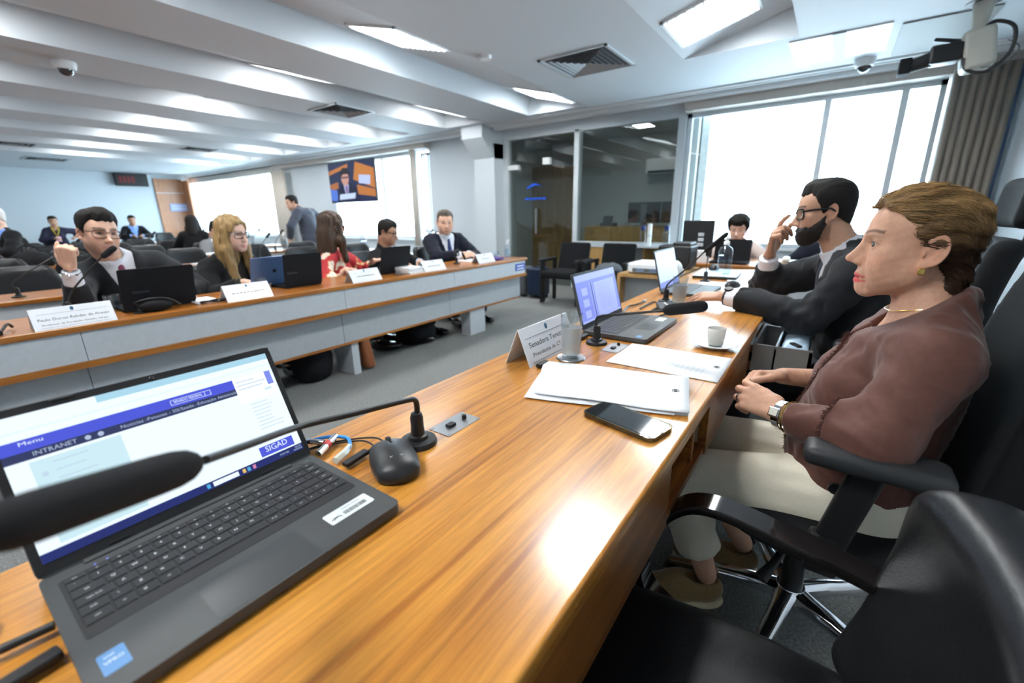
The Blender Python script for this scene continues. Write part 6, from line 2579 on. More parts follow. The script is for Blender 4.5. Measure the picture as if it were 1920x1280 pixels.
switch_plate('small steel switch plate right of the near microphone base', (.578, .557, TZ), .094, .053)
switch_plate('steel switch plate partly under the printed sheet', (1.238, .494, TZ), .100, .054)

# --- cables behind the near laptop
t = thing('network_cable', 'light blue network cable behind the near laptop', 'cable', (0, 0, 0))
MB().tube(smooth_path([(.25, .735, TZ + .006), (.33, .728, TZ + .010), (.385, .706, TZ + .012), (.408, .672, TZ + .012), (.398, .645, TZ + .010), (.385, .632, TZ + .010)], 6), .0032, 8).build('cable', mat('cable_blue', (.03, .28, .75), .4), t)
MB().tube([(.396, .643, TZ + .010), (.378, .630, TZ + .010), (.352, .620, TZ + .010)], [.0045, .0065, .0062], 6).build('plug', mat('clear_plug', (.70, .74, .68), .15, alpha=.75), t)
t = thing('usb_cable', 'thin black mouse cable with its plug in the near laptop', 'cable', (0, 0, 0))
MB().tube(smooth_path([(.437, .596, TZ + .012), (.442, .64, TZ + .006), (.40, .685, TZ + .004), (.35, .705, TZ + .004), (.30, .705, TZ + .005), (.36, .690, TZ + .008), (.42, .652, TZ + .006), (.425, .618, TZ + .006), (.408, .604, TZ + .008)], 7), .0017, 6).build('cable', M_BLACK, t)
MB().rbox((.378, .600, TZ + .009), (.050, .014, .008), .002, Matrix.Rotation(.15, 3, 'Z')).build('plug', M_BLACK, t)
t = thing('security_lock', 'chrome laptop lock with a red band on a black cable', 'lock', (0, 0, 0))
MB().tube([(.345, .660, TZ + .012), (.400, .692, TZ + .012)], .0062, 12).build('lock_body', M_CHROME, t)
MB().tube([(.368, .6735, TZ + .012), (.378, .6793, TZ + .012)], .0068, 12).build('red_band', mat('red_band', (.55, .03, .03), .4), t)
MB().tube([(.372, .684, TZ + .014), (.360, .704, TZ + .016)], .0055, 10).build('lock_barrel', M_CHROME, t)
MB().tube(smooth_path([(.362, .700, TZ + .016), (.335, .722, TZ + .016), (.28, .738, TZ + .010)], 5), .0038, 8).build('lock_cable', M_BLACK, t)
# left edge: charger lead and plug
t = thing('charger_lead', 'black charger lead plugged into the left side of the near laptop', 'cable', (0, 0, 0))
MB().tube(smooth_path([(-.075, .60, TZ + .012), (-.05, .655, TZ + .016), (-.028, .640, TZ + .012), (-.045, .600, TZ + .010), (-.028, .585, TZ + .010), (-.012, .583, TZ + .010)], 6), .0035, 8).build('cable', M_BLACK, t)
MB().tube([(-.026, .586, TZ + .010), (.009, .580, TZ + .010)], .0048, 10).build('plug', M_BLACK, t)
t = thing('cable_bundle', 'bundle of black cables on the table left of the near laptop', 'cable', (-.06, .67, TZ))
for k in range(4):
    rn = random.Random(k)
    MB().tube(smooth_path([(-.09 + .02 * k, -.02 * k, .008), (-.03 + rn.uniform(-.02, .02), .02 * rn.random(), .02 + .01 * k), (.015, -.01 - .015 * k, .012), (-.02, -.05 - .01 * k, .010), (-.08, -.06 - .015 * k, .008)], 6), .0035, 7).build('strand', M_BLACK, t)
MB().tube([(-.035, -.055, .014), (-.010, -.025, .016)], .008, 10).build('ferrite_core', M_BLACK, t)
t = thing('data_cable', 'flat black plug low on the left side of the near laptop', 'cable', (0, 0, 0))
MB().rbox((-.018, .535, TZ + .009), (.050, .016, .010), .003, Matrix.Rotation(.12, 3, 'Z')).build('plug', M_BLACK, t)
MB().tube([(-.044, .532, TZ + .008), (-.10, .515, TZ + .006)], .0026, 6).build('cable', M_BLACK, t)

# --- phone
c = Vector((.772, .277, TZ))
ang = math.atan2(.201 - .349, .794 - .829)
t = thing('smartphone', 'black smartphone in a clear case at the table edge', 'phone', c, ang)
MB().prism(rrect(.160, .079, .013, 5), .0085, Matrix.Translation((0, 0, .0012))).build('body', mat('phone_edge', (.10, .095, .08), .25, metal=.7), t, 40)
MB().prism(rrect(.164, .083, .014, 5), .010).build('case', glass_mat('clear_case', (.80, .78, .70), .10), t, 40)
MB().prism(rrect(.153, .072, .010, 5), .0006, Matrix.Translation((0, 0, .0099))).build('display', mat('phone_glass', (.010, .012, .014), .06, coat=1.0, coat_rough=.02), t, 0)
for x, w_ in ((-.040, .008), (-.024, .012), (-.008, .012)):
    MB().rbox((x, .0405, .006), (w_, .002, .0035), .0008).build('side_button', M_CHROME, t)


# --- sheets of paper


def sheet(label, corners, z, lines=0, seal=True, bend=.0, seed=0, group='printed sheets on the head table', name='paper_sheet', cat='paper', text_dir=0):
    """corners in plan: a b c d; slightly curled"""
    c = [Vector((p[0], p[1], z)) for p in corners]
    n = 12
    rn = random.Random(seed)
    vs, fs = [], []

    def P(u, v, dz=0.0):
        p = (c[0] * (1 - u) + c[1] * u) * (1 - v) + (c[3] * (1 - u) + c[2] * u) * v
        h = bend * (math.sin(u * PI * 1.2 + seed) ** 2 * .6 + math.sin(v * PI * 1.5 + .7 * seed) ** 2 * .4)
        return p + Vector((0, 0, h + dz))
    for i in range(n + 1):
        for j in range(n + 1):
            vs.append(P(i / n, j / n))
    for i in range(n):
        for j in range(n):
            fs.append((i * (n + 1) + j, (i + 1) * (n + 1) + j, (i + 1) * (n + 1) + j + 1, i * (n + 1) + j + 1))
    base = c[0]
    t = thing(name, label, cat, base, 0, group)
    o = MB().add([v - base for v in vs], fs).build('sheet', M_PAPER, t, 180)
    md = o.modifiers.new('thickness', 'SOLIDIFY')
    md.thickness = .0004
    md.offset = 1
    if lines:
        pr = MB()
        for k in range(lines):
            v = .14 + .74 * k / lines
            u1 = .90 - (rn.uniform(.1, .5) if rn.random() < .22 else 0)
            for s in range(8):
                a, b = .10 + (u1 - .10) * s / 8, .10 + (u1 - .10) * (s + .93) / 8
                q = [P(a, v, .0007), P(b, v, .0007), P(b, v + .008, .0007), P(a, v + .008, .0007)]
                if text_dir:
                    q = [P(v, a, .0007), P(v, b, .0007), P(v + .008, b, .0007), P(v + .008, a, .0007)]
                pr.quad(*[x - base for x in q])
        pr.build('printed_lines', mat('faint_print', (.72, .77, .83), .7), t, 0)
    if seal:
        u, v = (.55, .92) if not text_dir else (.92, .55)
        q = MB()
        ctr = P(u, v, .0008) - base
        for rr_, tw in ((.0075, .0010), (.0030, .0012)):
            q.tube([ctr + Vector((rr_ * math.cos(a), rr_ * math.sin(a), 0)) for a in np.linspace(0, 2 * PI, 16, endpoint=False)], tw, 4, close=True)
        q.build('seal_print', mat('seal_ink', (.22, .24, .25), .7), t, 0)
    return t


sheet('single printed sheet in front of the second microphone', [(1.095, .462), (1.307, .465), (1.309, .174), (1.092, .171)], TZ + .0006, 16, bend=.002, seed=1)
sheet('lower sheet of the loose paper stack beside the phone', [(.770, .505), (.972, .590), (1.060, .240), (.865, .182)], TZ + .0006, 0, False, .002, 2)
sheet('middle sheet of the loose paper stack beside the phone', [(.757, .512), (.975, .585), (1.050, .262), (.850, .205)], TZ + .0036, 0, False, .003, 3)
sheet('top printed sheet of the loose paper stack beside the phone', [(.780, .500), (.986, .598), (1.068, .232), (.860, .179)], TZ + .0072, 20, True, .006, 4)
tag(MB().rbox((.968, .592, TZ + .007), (.045, .016, .012), .003).build('pocket_recorder', M_BLACK), 'small black device peeking out behind the paper stack', 'device')


# --- name plates


def name_plate(label, x0, x1, yf, z, h, depth, lines, crest=True, group='acrylic name plates', yb=None):
    """folded tent facing -y"""
    t = thing('name_plate', label, 'name plate', ((x0 + x1) / 2, yf + depth / 2, z), 0, group)
    w = x1 - x0
    hw = w / 2
    L = math.hypot(depth / 2, h)
    th = .0018
    for s, nm in ((-1, 'front_leaf'), (1, 'rear_leaf')):
        a = Vector((0, s * depth / 2, 0))
        b = Vector((0, 0, h))
        nn = Vector((0, s * h, depth / 2)).normalized() * th
        vs = [Vector((x, 0, 0)) + p + q for x in (-hw, hw) for p in (a, b) for q in (Vector((0, 0, 0)), nn)]
        MB().add(vs, [(0, 1, 3, 2), (4, 6, 7, 5), (0, 4, 5, 1), (2, 3, 7, 6), (0, 2, 6, 4), (1, 5, 7, 3)]).build(nm, mat('card_white', (.78, .80, .84), .3, coat=.5), t, 0)
    up = Vector((0, depth / 2, h)).normalized()
    n = Vector((0, -h, depth / 2)).normalized()
    M = basis(Vector((0, -depth / 2, 0)) + n * (th + .0004), (1, 0, 0), up)
    tx = MB()
    for (s, size, v, wd) in lines:
        if s is None:                                   # too small in the photograph to read: broken grey strokes
            n_ = 9
            for k in range(n_):
                tx.box(M @ Vector((w * wd * ((k + .5) / n_ - .5), v * L, 0)), (w * wd / n_ * .7, .0006, .0006)) if size < .014 else tx.box(M @ Vector((w * wd * ((k + .5) / n_ - .5), v * L, 0)), (w * wd / n_ * .75, .003, .004))
            continue
        text_mesh(s, size, M @ Matrix.Translation((0, v * L, 0)), tx, width=wd * w)
    for v in (.80, .09):
        tx.box(M @ Vector((0, v * L * .9, 0)), (w * .86, .0006, .0006))
    tx.build('lettering', M_INKG if w < .2 else M_INK, t, 0)
    if crest:
        MB().lathe([(0, .0002), (.008 * w / .27, .0002)], 14, M @ Vector((0, L * .86, 0)), M.to_3x3() @ Matrix.Diagonal((.8, 1.15, 1))).build('crest', mat('crest_blue', (.05, .16, .30), .5), t, 0)
    return t


name_plate('name plate with bold lettering behind the water glass', .935, 1.205, .612, TZ, .100, .080,
           [('Senadora Tereza C.', .022, .52, .80), ('Presidente da CTCIVIL', .016, .26, .76)])


def tumbler(label, c, r=.031, h=.128, water=.7, frost=True, coaster=None, group='drinking glasses'):
    t = thing('drinking_glass', label, 'glass', c, 0, group)
    MB().lathe([(r * .80, .004), (r * .80, 0), (0, 0)][::-1] + [(r * .84, .01), (r, h), (r - .0018, h), (r * .84 - .0018, .010), (0, .009)], 28).build('glass', M_CLEAR, t, 60)
    rw = r * .84 + (r - r * .84) * water - .0022
    MB().lathe([(0, .010), (r * .84 - .0024, .011), (rw, h * water), (0, h * water)], 28).build('water', M_WATER, t, 60)
    if frost:
        MB().lathe([(r * .845 + .0004, .012), (r * .84 + r * .16 * water + .0004, h * water)], 28).build('condensation', M_FROST, t, 60)
    return t


cc = Vector((1.072, .560, TZ))
tag(MB().lathe([(0, 0), (.040, 0), (.042, .002), (.040, .005), (.036, .004), (0, .004)][::1], 28).build('coaster', M_STEEL, loc=cc), 'round steel coaster under the water glass', 'coaster')
tumbler('tall water glass misted with cold beside the name plate', cc + Vector((0, 0, .0045)))
# --- coffee cup
cc = Vector((1.410, .240, TZ))
tag(MB().lathe([(0, .002), (.030, .0), (.032, .003), (.058, .010), (.066, .014), (.064, .0155), (.034, .007), (0, .006)], 36).build('saucer', M_CERAM, loc=cc), 'white saucer under the coffee cup', 'saucer')
t = thing('coffee_cup', 'small white coffee cup on its saucer', 'cup', cc + Vector((0, 0, .0075)))
MB().lathe([(0, 0), (.019, 0), (.0225, .004), (.0265, .052), (.0255, .053), (.0215, .006), (0, .005)], 32).build('cup', M_CERAM, t, 60)
MB().tube(smooth_path([(.024, .006, .042), (.040, .010, .040), (.043, .011, .025), (.023, .006, .016)], 5), .003, 8).build('handle', M_CERAM, t)
MB().lathe([(0, .036), (.024, .036)], 24).build('coffee', mat('coffee', (.03, .015, .008), .1), t, 0)

# --- second laptop
lt2, LM2 = laptop('open grey laptop with a blue-violet document before the woman in brown', (1.497, .648, TZ), .355, .222, .195, 15)
SM2 = LM2 @ Matrix.Translation((0, 0, .0004))
g = MB()
for (a, b, c_, d_) in ((-.176, .003, .176, .018), (-.176, .186, .176, .194), (-.176, .018, -.168, .186), (.168, .018, .176, .186)):
    scr(g, a, b, c_, d_, 0, SM2)
g.build('bezel', M_LAPB, lt2, 0)
s2 = scr(MB(), -.168, .018, .168, .186, .0002, SM2).build('screen', S_LILAC, lt2, 0)
X2 = lambda u: -.168 + .336 * u
Y2 = lambda v: .018 + .168 * v


def sq2(name, material, u0, v0, u1, v1, z=.0006):
    return scr(MB(), X2(u0), Y2(v0), X2(u1), Y2(v1), z, SM2).build(name, material, s2, 0)


sq2('title_bar', S_LILACL, 0, .86, 1, 1)
sq2('page', S_LILACL, .40, .05, .93, .78)
for k in range(3):
    sq2('thumbnail', S_LILACL, .10, .56 - .24 * k, .23, .72 - .24 * k)
sq2('taskbar', S_LILACL, 0, 0, 1, .045, .0008)
g = MB()
rn = random.Random(6)
for k in range(14):
    scr(g, X2(.48), Y2(.70 - .042 * k), X2(.48 + rn.uniform(.28, .38)), Y2(.715 - .042 * k), .0010, SM2)
g.build('page_lines', emis('screen_lilac_mid', (.34, .41, .93), 1.0), s2, 0)
for u in (.30, .335, .36):
    sq2('scroll_bar', S_NAVY if u == .335 else S_LILACL, u, .04, u + .012, .80)
MB().prism([(x, y - .070) for x, y in rrect(.325, .105, .004, 3)], .0004, Matrix.Translation((0, 0, .016))).build('key_well', mat('key_well', (.022, .022, .024), .6), lt2, 0)
keyboard(lt2, -.155, .155, -.022, .0163, .0165, legends=False)
MB().prism([(x, y - .170) for x, y in rrect(.105, .062, .002, 2)], .0003, Matrix.Translation((0, 0, .016))).build('touchpad', mat('touchpad', (.048, .051, .055), .3), lt2, 0)
MB().prism([(x + .125, y - .175) for x, y in rrect(.058, .030, .002, 2)], .0003, Matrix.Translation((0, 0, .016))).build('asset_label', mat('label_paper', (.72, .78, .82), .5), lt2, 0)
MB().prism([(x - .150, y - .190) for x, y in rrect(.026, .018, .002, 2)], .0003, Matrix.Translation((0, 0, .016))).build('processor_sticker', mat('sticker_blue', (.10, .25, .50), .4), lt2, 0)
t = thing('hub_adapter', 'small black adapter with cable left of the second laptop', 'adapter', (1.275, .625, TZ))
MB().rbox((0, 0, .008), (.05, .022, .014), .004).build('body', M_BLACK, t)
MB().tube(smooth_path([(.0, .01, .010), (-.03, .04, .008), (.03, .075, .010), (.09, .07, .008)], 5), .0028, 6).build('cable', M_BLACK, t)

# --- beyond the second laptop
lt3, LM3 = laptop('laptop with a pale screen before the bearded man', (2.40, .665, TZ), .34, .225, .205, 14)
scr(MB(), -.164, .012, .164, .196, .0006, LM3).build('screen', emis('screen_soft', (.62, .78, .95), 1.0), lt3, 0)
scr(MB(), -.164, .012, .164, .040, .0010, LM3).build('taskbar', S_LILAC, lt3, 0)
MB().prism([(x, y - .080) for x, y in rrect(.30, .11, .004, 3)], .001, Matrix.Translation((0, 0, .016))).build('keyboard', M_KEY, lt3, 0)
tumbler('misted water glass near the hand with the black watch', Vector((2.035, .520, TZ)), .033, .125)
for k, (pth, lb) in enumerate(((((1150, 600), (1166, 588), (1176, 575), (1195, 570), (1206, 565)), 'black cable with a metal plug on the table behind the second laptop'),
                               (((1200, 578), (1225, 566), (1238, 572), (1222, 582), (1245, 575), (1262, 580)), 'tangled black cable at the foot of the third microphone'),
                               (((1185, 600), (1200, 597), (1212, 603), (1230, 594), (1252, 588)), 'thin black cable winding across the middle of the table'))):
    pts_ = [on_z(a, b, TZ + .006) for a, b in pth]
    t = thing('desk_cable', lb, 'cable', pts_[0], 0, 'loose cables on the head table')
    pp = smooth_path([q - pts_[0] for q in pts_], 6)
    MB().tube(pp, .0035, 6).build('cable', M_BLACK, t)
    MB().tube([pp[-1], pp[-1] + (pp[-1] - pp[-3]).normalized() * .03], .006, 8).build('plug', M_STEEL if k == 0 else M_BLACK, t)
t = thing('tablet_dock', 'black dock with a white pen beside the third microphone', 'dock', on_z(1252, 578, TZ), .4)
MB().rbox((0, 0, .008), (.15, .09, .014), .005).build('body', M_BLACK, t)
MB().tube([(-.05, .0, .018), (.03, .012, .018)], .004, 8).build('pen', M_WHITE, t)
# papers, mouse, tray, bottle, small stand
sheet('large white sheet under the hand of the bearded man', [tuple(on_z(*q, TZ).xy) for q in ((1292, 552), (1428, 560), (1420, 530), (1316, 528))], TZ + .0008, 0, False, .002, 5)
sheet('white papers spread beyond the small mouse', [tuple(on_z(*q, TZ).xy) for q in ((1362, 527), (1432, 534), (1415, 508), (1378, 506))], TZ + .0012, 0, False, .002, 6)
msb = thing('computer_mouse', 'small black mouse on the white papers by the bearded man', 'mouse', on_z(1373, 538, TZ + .002), rad(70))
mesh_obj('shell', sdf_mesh(lambda P: smax(ell(P, (0, 0, .006), (.034, .056, .030)), -(P[:, 2] - .001), .003), (-.05, -.07, -.004), (.05, .07, .05), .005), M_BLACK, msb)
MB().lathe([(0, -.004), (.009, -.004), (.009, .004), (0, .004)], 14, (0, .03, .028), Matrix.Rotation(PI / 2, 3, 'Y')).build('scroll_wheel', M_GREYPL, msb)
tr = thing('closed_laptop', 'closed silver laptop lying flat at the far end of the head table', 'laptop', on_z(1345, 517, TZ), rad(4))
MB().rbox((0, 0, .009), (.36, .25, .016), .005).build('base', M_BLACK, tr)
MB().rbox((0, 0, .0195), (.36, .25, .005), .002).build('lid', mat('silver_lid', (.52, .58, .64), .35, metal=.4), tr)
msb2 = copy_tree(msb, None, 'black mouse resting on the closed silver laptop', on_z(1338, 505, TZ + .022), rad(100))


def pump_bottle(label, c, h=.24, r=.038, tint=(.90, .94, .97)):
    t = thing('sanitizer_bottle', label, 'bottle', c, 0, 'clear pump bottles')
    MB().lathe([(0, 0), (r, 0), (r, h * .62), (r * .8, h * .70), (r * .32, h * .76), (r * .32, h * .80)], 20).build('bottle', glass_mat('bottle_plastic', tint, .06), t, 60)
    MB().lathe([(0, .003), (r * .95, .003), (r * .95, h * .5), (0, h * .5)], 20).build('gel', glass_mat('gel', (.86, .92, .97), .03), t, 60)
    MB().lathe([(r * .40, h * .78), (r * .40, h * .86), (r * .2, h * .88), (r * .2, h * .94), (0, h * .94)], 14).build('pump', M_WHITE, t)
    MB().rbox((.012, 0, h * .955), (.05, .018, .016), .005).build('pump_head', M_WHITE, t)
    return t


pump_bottle('clear sanitizer pump bottle standing on the closed silver laptop', on_z(1356, 514, TZ + .022), .235, .042)
b4 = on_z(1322, 528, TZ)
goose_mic('slim silver-stemmed microphone at the far end of the head table', b4, [b4 + Vector((0, 0, .04)), b4 + Vector((0, 0, .10)), b4 + Vector((0, 0, .155))],
          (b4 + Vector((0, 0, .15)), b4 + Vector((-.02, .0, .185))), r0=.0025, r1=.002, foam_r=.011, base_r=.028, screws=False)
# ------------------------------------------------------------------ things on the panel desk
DY = 2.695
name_plate('first name plate, in front of the man with the raised fist', .285, .560, DY + .018, PZ, .088, .10, [('Paulo Doron Rehder de Araujo', .018, .46, .86), ('Professor da Fundação Getulio Vargas', .011, .22, .80)])
name_plate('second name plate, in front of the blonde woman', 1.045, 1.300, DY + .022, PZ, .088, .10, [(None, .018, .46, .72), (None, .011, .22, .4)])
name_plate('third name plate, in front of the woman in red', 1.870, 2.125, DY + .030, PZ, .085, .10, [(None, .017, .46, .6), (None, .011, .22, .4)])
name_plate('fourth name plate, in front of the man looking down', 2.585, 2.840, DY + .045, PZ, .085, .10, [(None, .017, .46, .6), (None, .011, .22, .4)])
name_plate('fifth name plate, in front of the heavy man', 3.315, 3.575, DY + .060, PZ, .085, .10, [(None, .017, .46, .5), (None, .011, .22, .4)])


def rear_laptop(label, xc, y, w, lidmat, word=None, tilt=-14, apple=False, h=.21, g='laptops on the panel desk'):
    """laptop seen from behind: user at +y, lid back towards -y"""
    t, M = laptop(label, (xc, y, PZ), w, .22, h, -tilt, g, (lidmat, lidmat), PI)
    B = M @ Matrix.Translation((0, h / 2, -.0065)) @ Matrix.Rotation(PI, 4, 'Y')
    if word:
        tx = MB()
        text_mesh(word, .016, B @ Matrix.Translation((-.08, -.02, .0003)), tx)
        tx.build('lettering', mat('dim_print', (.10, .10, .11), .5), t, 0)
    if apple:
        MB().lathe([(0, .0006), (.013, .0006), (.013, 0)], 16, B @ Vector((0, 0, 0)), B.to_3x3()).build('round_emblem', M_BLACK, t)
    return t


rear_laptop('black laptop with its back to us, before the man with the raised fist', .790, DY + .19, .325, M_BLACKM, 'POSITIVO')
rear_laptop('blue-silver laptop with a round dark emblem, before the blonde woman', 1.510, DY + .42, .31, mat('blue_silver', (.12, .22, .45), .35, metal=.6), None, -18, True, .20)
rear_laptop('black laptop with its back to us, left of the woman in red', 1.615, DY + .22, .27, M_BLACKM, 'POSITIVO', -8)
rear_laptop('small black laptop with its back to us, before the man looking down', 2.415, DY + .23, .30, M_BLACKM, None, -14)


def cable_heap(label, c, r=.07, z=PZ, seed=0, grp='cable coils'):
    rn = random.Random(seed)
    t = thing('cable_coil', label, 'cable', (c[0], c[1], z), 0, grp)
    pts = []
    for k in range(10):
        a = k * 1.25
        q = r * (.6 + .4 * rn.random())
        pts.append((q * 1.5 * math.cos(a), q * .6 * math.sin(a), .006 + .012 * rn.random()))
    MB().tube(smooth_path(pts, 5), .004, 6).build('cable', M_BLACK, t)
    return t


t = thing('bent_microphone', 'black gooseneck microphone bent down flat before the first black laptop', 'microphone', (.68, DY + .09, PZ))
MB().lathe([(.034, 0), (.034, .006), (.018, .012), (.012, .03)], 20, (.0, .03, 0)).build('base_plate', M_BLACK, t)
MB().tube(smooth_path([(0, .03, .03), (-.02, .02, .055), (.04, .0, .068), (.11, -.01, .060), (.16, -.01, .02)], 6), .0055, 8).build('gooseneck', M_BLACK, t)
MB().ell((.06, .0, .030), (.075, .03, .030), 16, 10).build('cover', M_BLACKM, t)
cable_heap('coiled black cable between the first two name plates', (1.0, DY + .10), .05, PZ, 3)
cable_heap('coiled black cable before the small black laptop', (2.32, DY + .07), .04, PZ, 4)
t = thing('power_lead', 'black power lead with plug at the left end of the panel desk', 'cable', (.19, DY + .09, PZ))
MB().tube(smooth_path([(-.14, -.03, .01), (-.06, -.03, .012), (.0, -.01, .012), (.035, .06, .03), (.05, .09, .012)], 5), .006, 6).build('cable', M_BLACK, t)
MB().rbox((-.02, -.02, .012), (.06, .025, .022), .005).build('plug', M_BLACK, t)
bm = Vector((.470, DY + .42, PZ))
goose_mic('gooseneck microphone reaching to the mouth of the man with the raised fist', bm, [bm + Vector((0, 0, .04)), bm + Vector((.02, 0, .10)), on_y(160, 515, DY + .40), on_y(190, 482, DY + .38)],
          (on_y(190, 483, DY + .38), on_y(217, 462, DY + .37)), r0=.005, r1=.004, foam_r=.015)
bm = Vector((3.20, DY + .25, PZ))
goose_mic('small gooseneck microphone loop before the heavy man', bm, [bm + Vector((0, 0, .03)), bm + Vector((-.02, 0, .10)), bm + Vector((.03, 0, .14)), bm + Vector((.09, 0, .10))],
          (bm + Vector((.085, 0, .105)), bm + Vector((.12, -.01, .03))), r0=.005, r1=.004, foam_r=.012)
for lb, c in (('small lidded water glass before the man with the raised fist', (.615, DY + .30)), ('small lidded water glass before the blonde woman', (1.36, DY + .28)),
              ('small water glass by the papers of the man looking down', (2.60, DY + .36)), ('water glass at the window end of the panel desk', (3.80, DY + .22))):
    tumbler(lb, (c[0], c[1], PZ), .034, .085, .6, False)
pump_bottle('clear pump bottle at the window end of the panel desk', (3.98, DY + .20, PZ), .19, .035)


def paper_pad(label, c, w, d, h, z, rot=0, material=None, name='paper_stack', group='papers on the desks'):
    t = thing(name, label, 'papers', (c[0], c[1], z), rot, group)
    n = max(2, min(5, int(h / .006)))
    rn = random.Random(int(c[0] * 1000))
    for k in range(n):
        MB().box((rn.uniform(-.008, .008), rn.uniform(-.008, .008), h / n * (k + .5)), (w, d, h / n * .92), Matrix.Rotation(rn.uniform(-.06, .06), 3, 'Z')).build('sheet', material or M_PAPER, t, 0)
    return t


paper_pad('papers between the first black laptop and the second name plate', (.99, DY + .22), .12, .18, .010, PZ)
paper_pad('stack of white papers beside the fourth name plate', (2.50, DY + .16), .16, .20, .05, PZ)
paper_pad('papers under the hands of the heavy man', (3.55, DY + .36), .3, .2, .008, PZ)
t = thing('notebook', 'purple notebook near the window end of the panel desk', 'notebook', (3.72, DY + .16, PZ), .3)
MB().rbox((0, 0, .012), (.16, .12, .022), .004).build('cover', mat('purple_cover', (.08, .05, .25), .5), t)
MB().box((0.004, 0, .012), (.158, .116, .016)).build('pages', M_PAPER, t)

# ------------------------------------------------------------------ under the panel desk
def soft_bag(label, c, s, material, handles=True, seed=0):
    t = thing('bag', label, 'bag', (c[0], c[1], 0), 0)
    mesh_obj('body', sdf_mesh(lambda P: smax(ell(P, (0, 0, s[2] * .5), (s[0] * .62, s[1] * .7, s[2] * .66)), np.maximum(np.abs(P[:, 2] - s[2] * .5) - s[2] * .5, np.abs(P[:, 0]) - s[0] * .5), .04) - ridge(P, 30, seed, .008), (-s[0], -s[1], -.02), (s[0], s[1], s[2] + .1), .02), material, t)
    if handles:
        for k in (-1, 1):
            MB().tube(smooth_path([(-s[0] * .25, k * .03, s[2] * .9), (-s[0] * .2, k * .05, s[2] + .08), (s[0] * .2, k * .05, s[2] + .08), (s[0] * .25, k * .03, s[2] * .9)], 5), .010, 6).build('handle', material, t)
    return t


soft_bag('black bag on the carpet left of the thin desk leg', (1.62, 2.98), (.26, .20, .30), M_BLACKM, True, 2)
t = thing('handbag', 'brown leather handbag leaning on the thin desk leg', 'handbag', (1.96, 2.90, 0), 0)
mesh_obj('body', sdf_mesh(lambda P: np.linalg.norm(np.maximum(np.abs(P - A3([.02, 0, .14], f32) - A3([-.16, 0, 0], f32) * (P[:, 2:3] - .14)) - A3([.02, .10, .11], f32), 0), axis=1) - .02, (-.12, -.16, -.01), (.16, .16, .30), .014), mat('tan_leather', (.26, .085, .03), .4, coat=.3), t)
MB().tube(smooth_path([(.0, -.06, .26), (-.02, -.03, .36), (-.02, .03, .36), (.0, .06, .26)], 5), .008, 6).build('handle', mat('tan_leather', (.26, .085, .03), .4, coat=.3), t)
soft_bag('dark bag on the carpet under the middle of the panel desk', (2.75, 3.10), (.34, .26, .20), M_BLACKM, False, 5)

# ------------------------------------------------------------------ chairs in the rows
ch0 = audience_chair('black leather chair of the man with the raised fist')
ch0.location = (.85, 3.60, 0)
for x, lb in ((1.42, 'black leather chair of the blonde woman'), (2.23, 'black leather chair of the woman in red'), (2.80, 'black leather chair of the man looking down'), (3.66, 'black leather chair of the heavy man')):
    copy_tree(ch0, None, lb, (x, 3.60, 0))
WHICH = {4.85: 'second', 6.12: 'third', 7.5: 'fourth', 9.0: 'fifth', 10.6: 'sixth'}
for y, nm in WHICH.items():
    for x, wh in ((.55, 'left end'), (1.35, 'left middle'), (2.1, 'middle'), (2.88, 'right middle'), (3.6, 'window end')):
        if y == 7.5 and x == 3.6:
            continue
        copy_tree(ch0, None, 'empty black chair behind the %s desk, %s' % (nm, wh) if not (y == 7.5 and x == 2.88) else 'black chair under the man in the grey jacket', (x, y + .06, 0))
for x, lb in ((1.10, 'black chair of the white-haired man'),):
    copy_tree(ch0, None, lb, (x, 8.62 + .05, .14)) if False else None
for x, y, lb in ((2.50, 15.55, 'black chair under the woman with the lanyard'), (4.02, 15.55, 'black chair under the man in the blue shirt'), (3.25, 15.6, 'empty black chair by the far wall, between two sitters'), (4.75, 15.5, 'empty black chair by the far wall, next to the door'), (1.8, 15.6, 'empty black chair by the far wall, leftmost')):
    copy_tree(ch0, None, lb, (x, y, 0))
copy_tree(ch0, None, 'black chair under the woman behind the black laptop', (5.06, .76, 0), -PI / 2)
copy_tree(ch0, None, 'black chair under the half-hidden man in the blue shirt', (5.10, -.02, 0), -PI / 2)

# things on the rows behind
for (px, py, row, lb) in ((22, 550, 0, 'gooseneck microphone on the second desk at the left edge'),):
    b = on_z(px, py, PZ)
    b = Vector((b.x, ROWY[0] + .18, PZ))
    goose_mic(lb, b, [b + Vector((0, 0, .04)), b + Vector((-.01, 0, .09)), b + Vector((.10, 0, .17)), b + Vector((.22, .02, .24))], (b + Vector((.21, .02, .235)), b + Vector((.30, .03, .30))), r0=.005, r1=.004, foam_r=.015)
for k, (x, row) in enumerate(((2.5, 1), (1.1, 2), (3.4, 2), (2.2, 3), (3.75, 3), (3.5, 4))):
    b = Vector((x, ROWY[row] + .2, PZ))
    goose_mic('gooseneck microphone on the %s desk, %s' % (RN[row], 'towards the window' if x > 3 else 'towards the aisle'), b, [b + Vector((0, 0, .04)), b + Vector((.02, 0, .12)), b + Vector((.10, .04, .20)), b + Vector((.16, .08, .24))], (b + Vector((.15, .075, .235)), b + Vector((.23, .13, .29))), r0=.005, r1=.004, foam_r=.015, screws=False)
for k, (x, row, w, d, h, lb) in enumerate(((.95, 1, .35, .22, .02, 'papers on the third desk near the left edge'), (2.0, 1, .3, .2, .012, 'papers on the third desk behind the blonde woman'), (2.55, 2, .3, .22, .015, 'papers on the fourth desk'), (1.25, 3, .5, .2, .03, 'spread papers on the fifth desk behind the raised fist'), (2.75, 4, .4, .2, .03, 'papers on the sixth desk'))):
    paper_pad(lb, (x, ROWY[row] + .22), w, d, h, PZ, .2 * k)
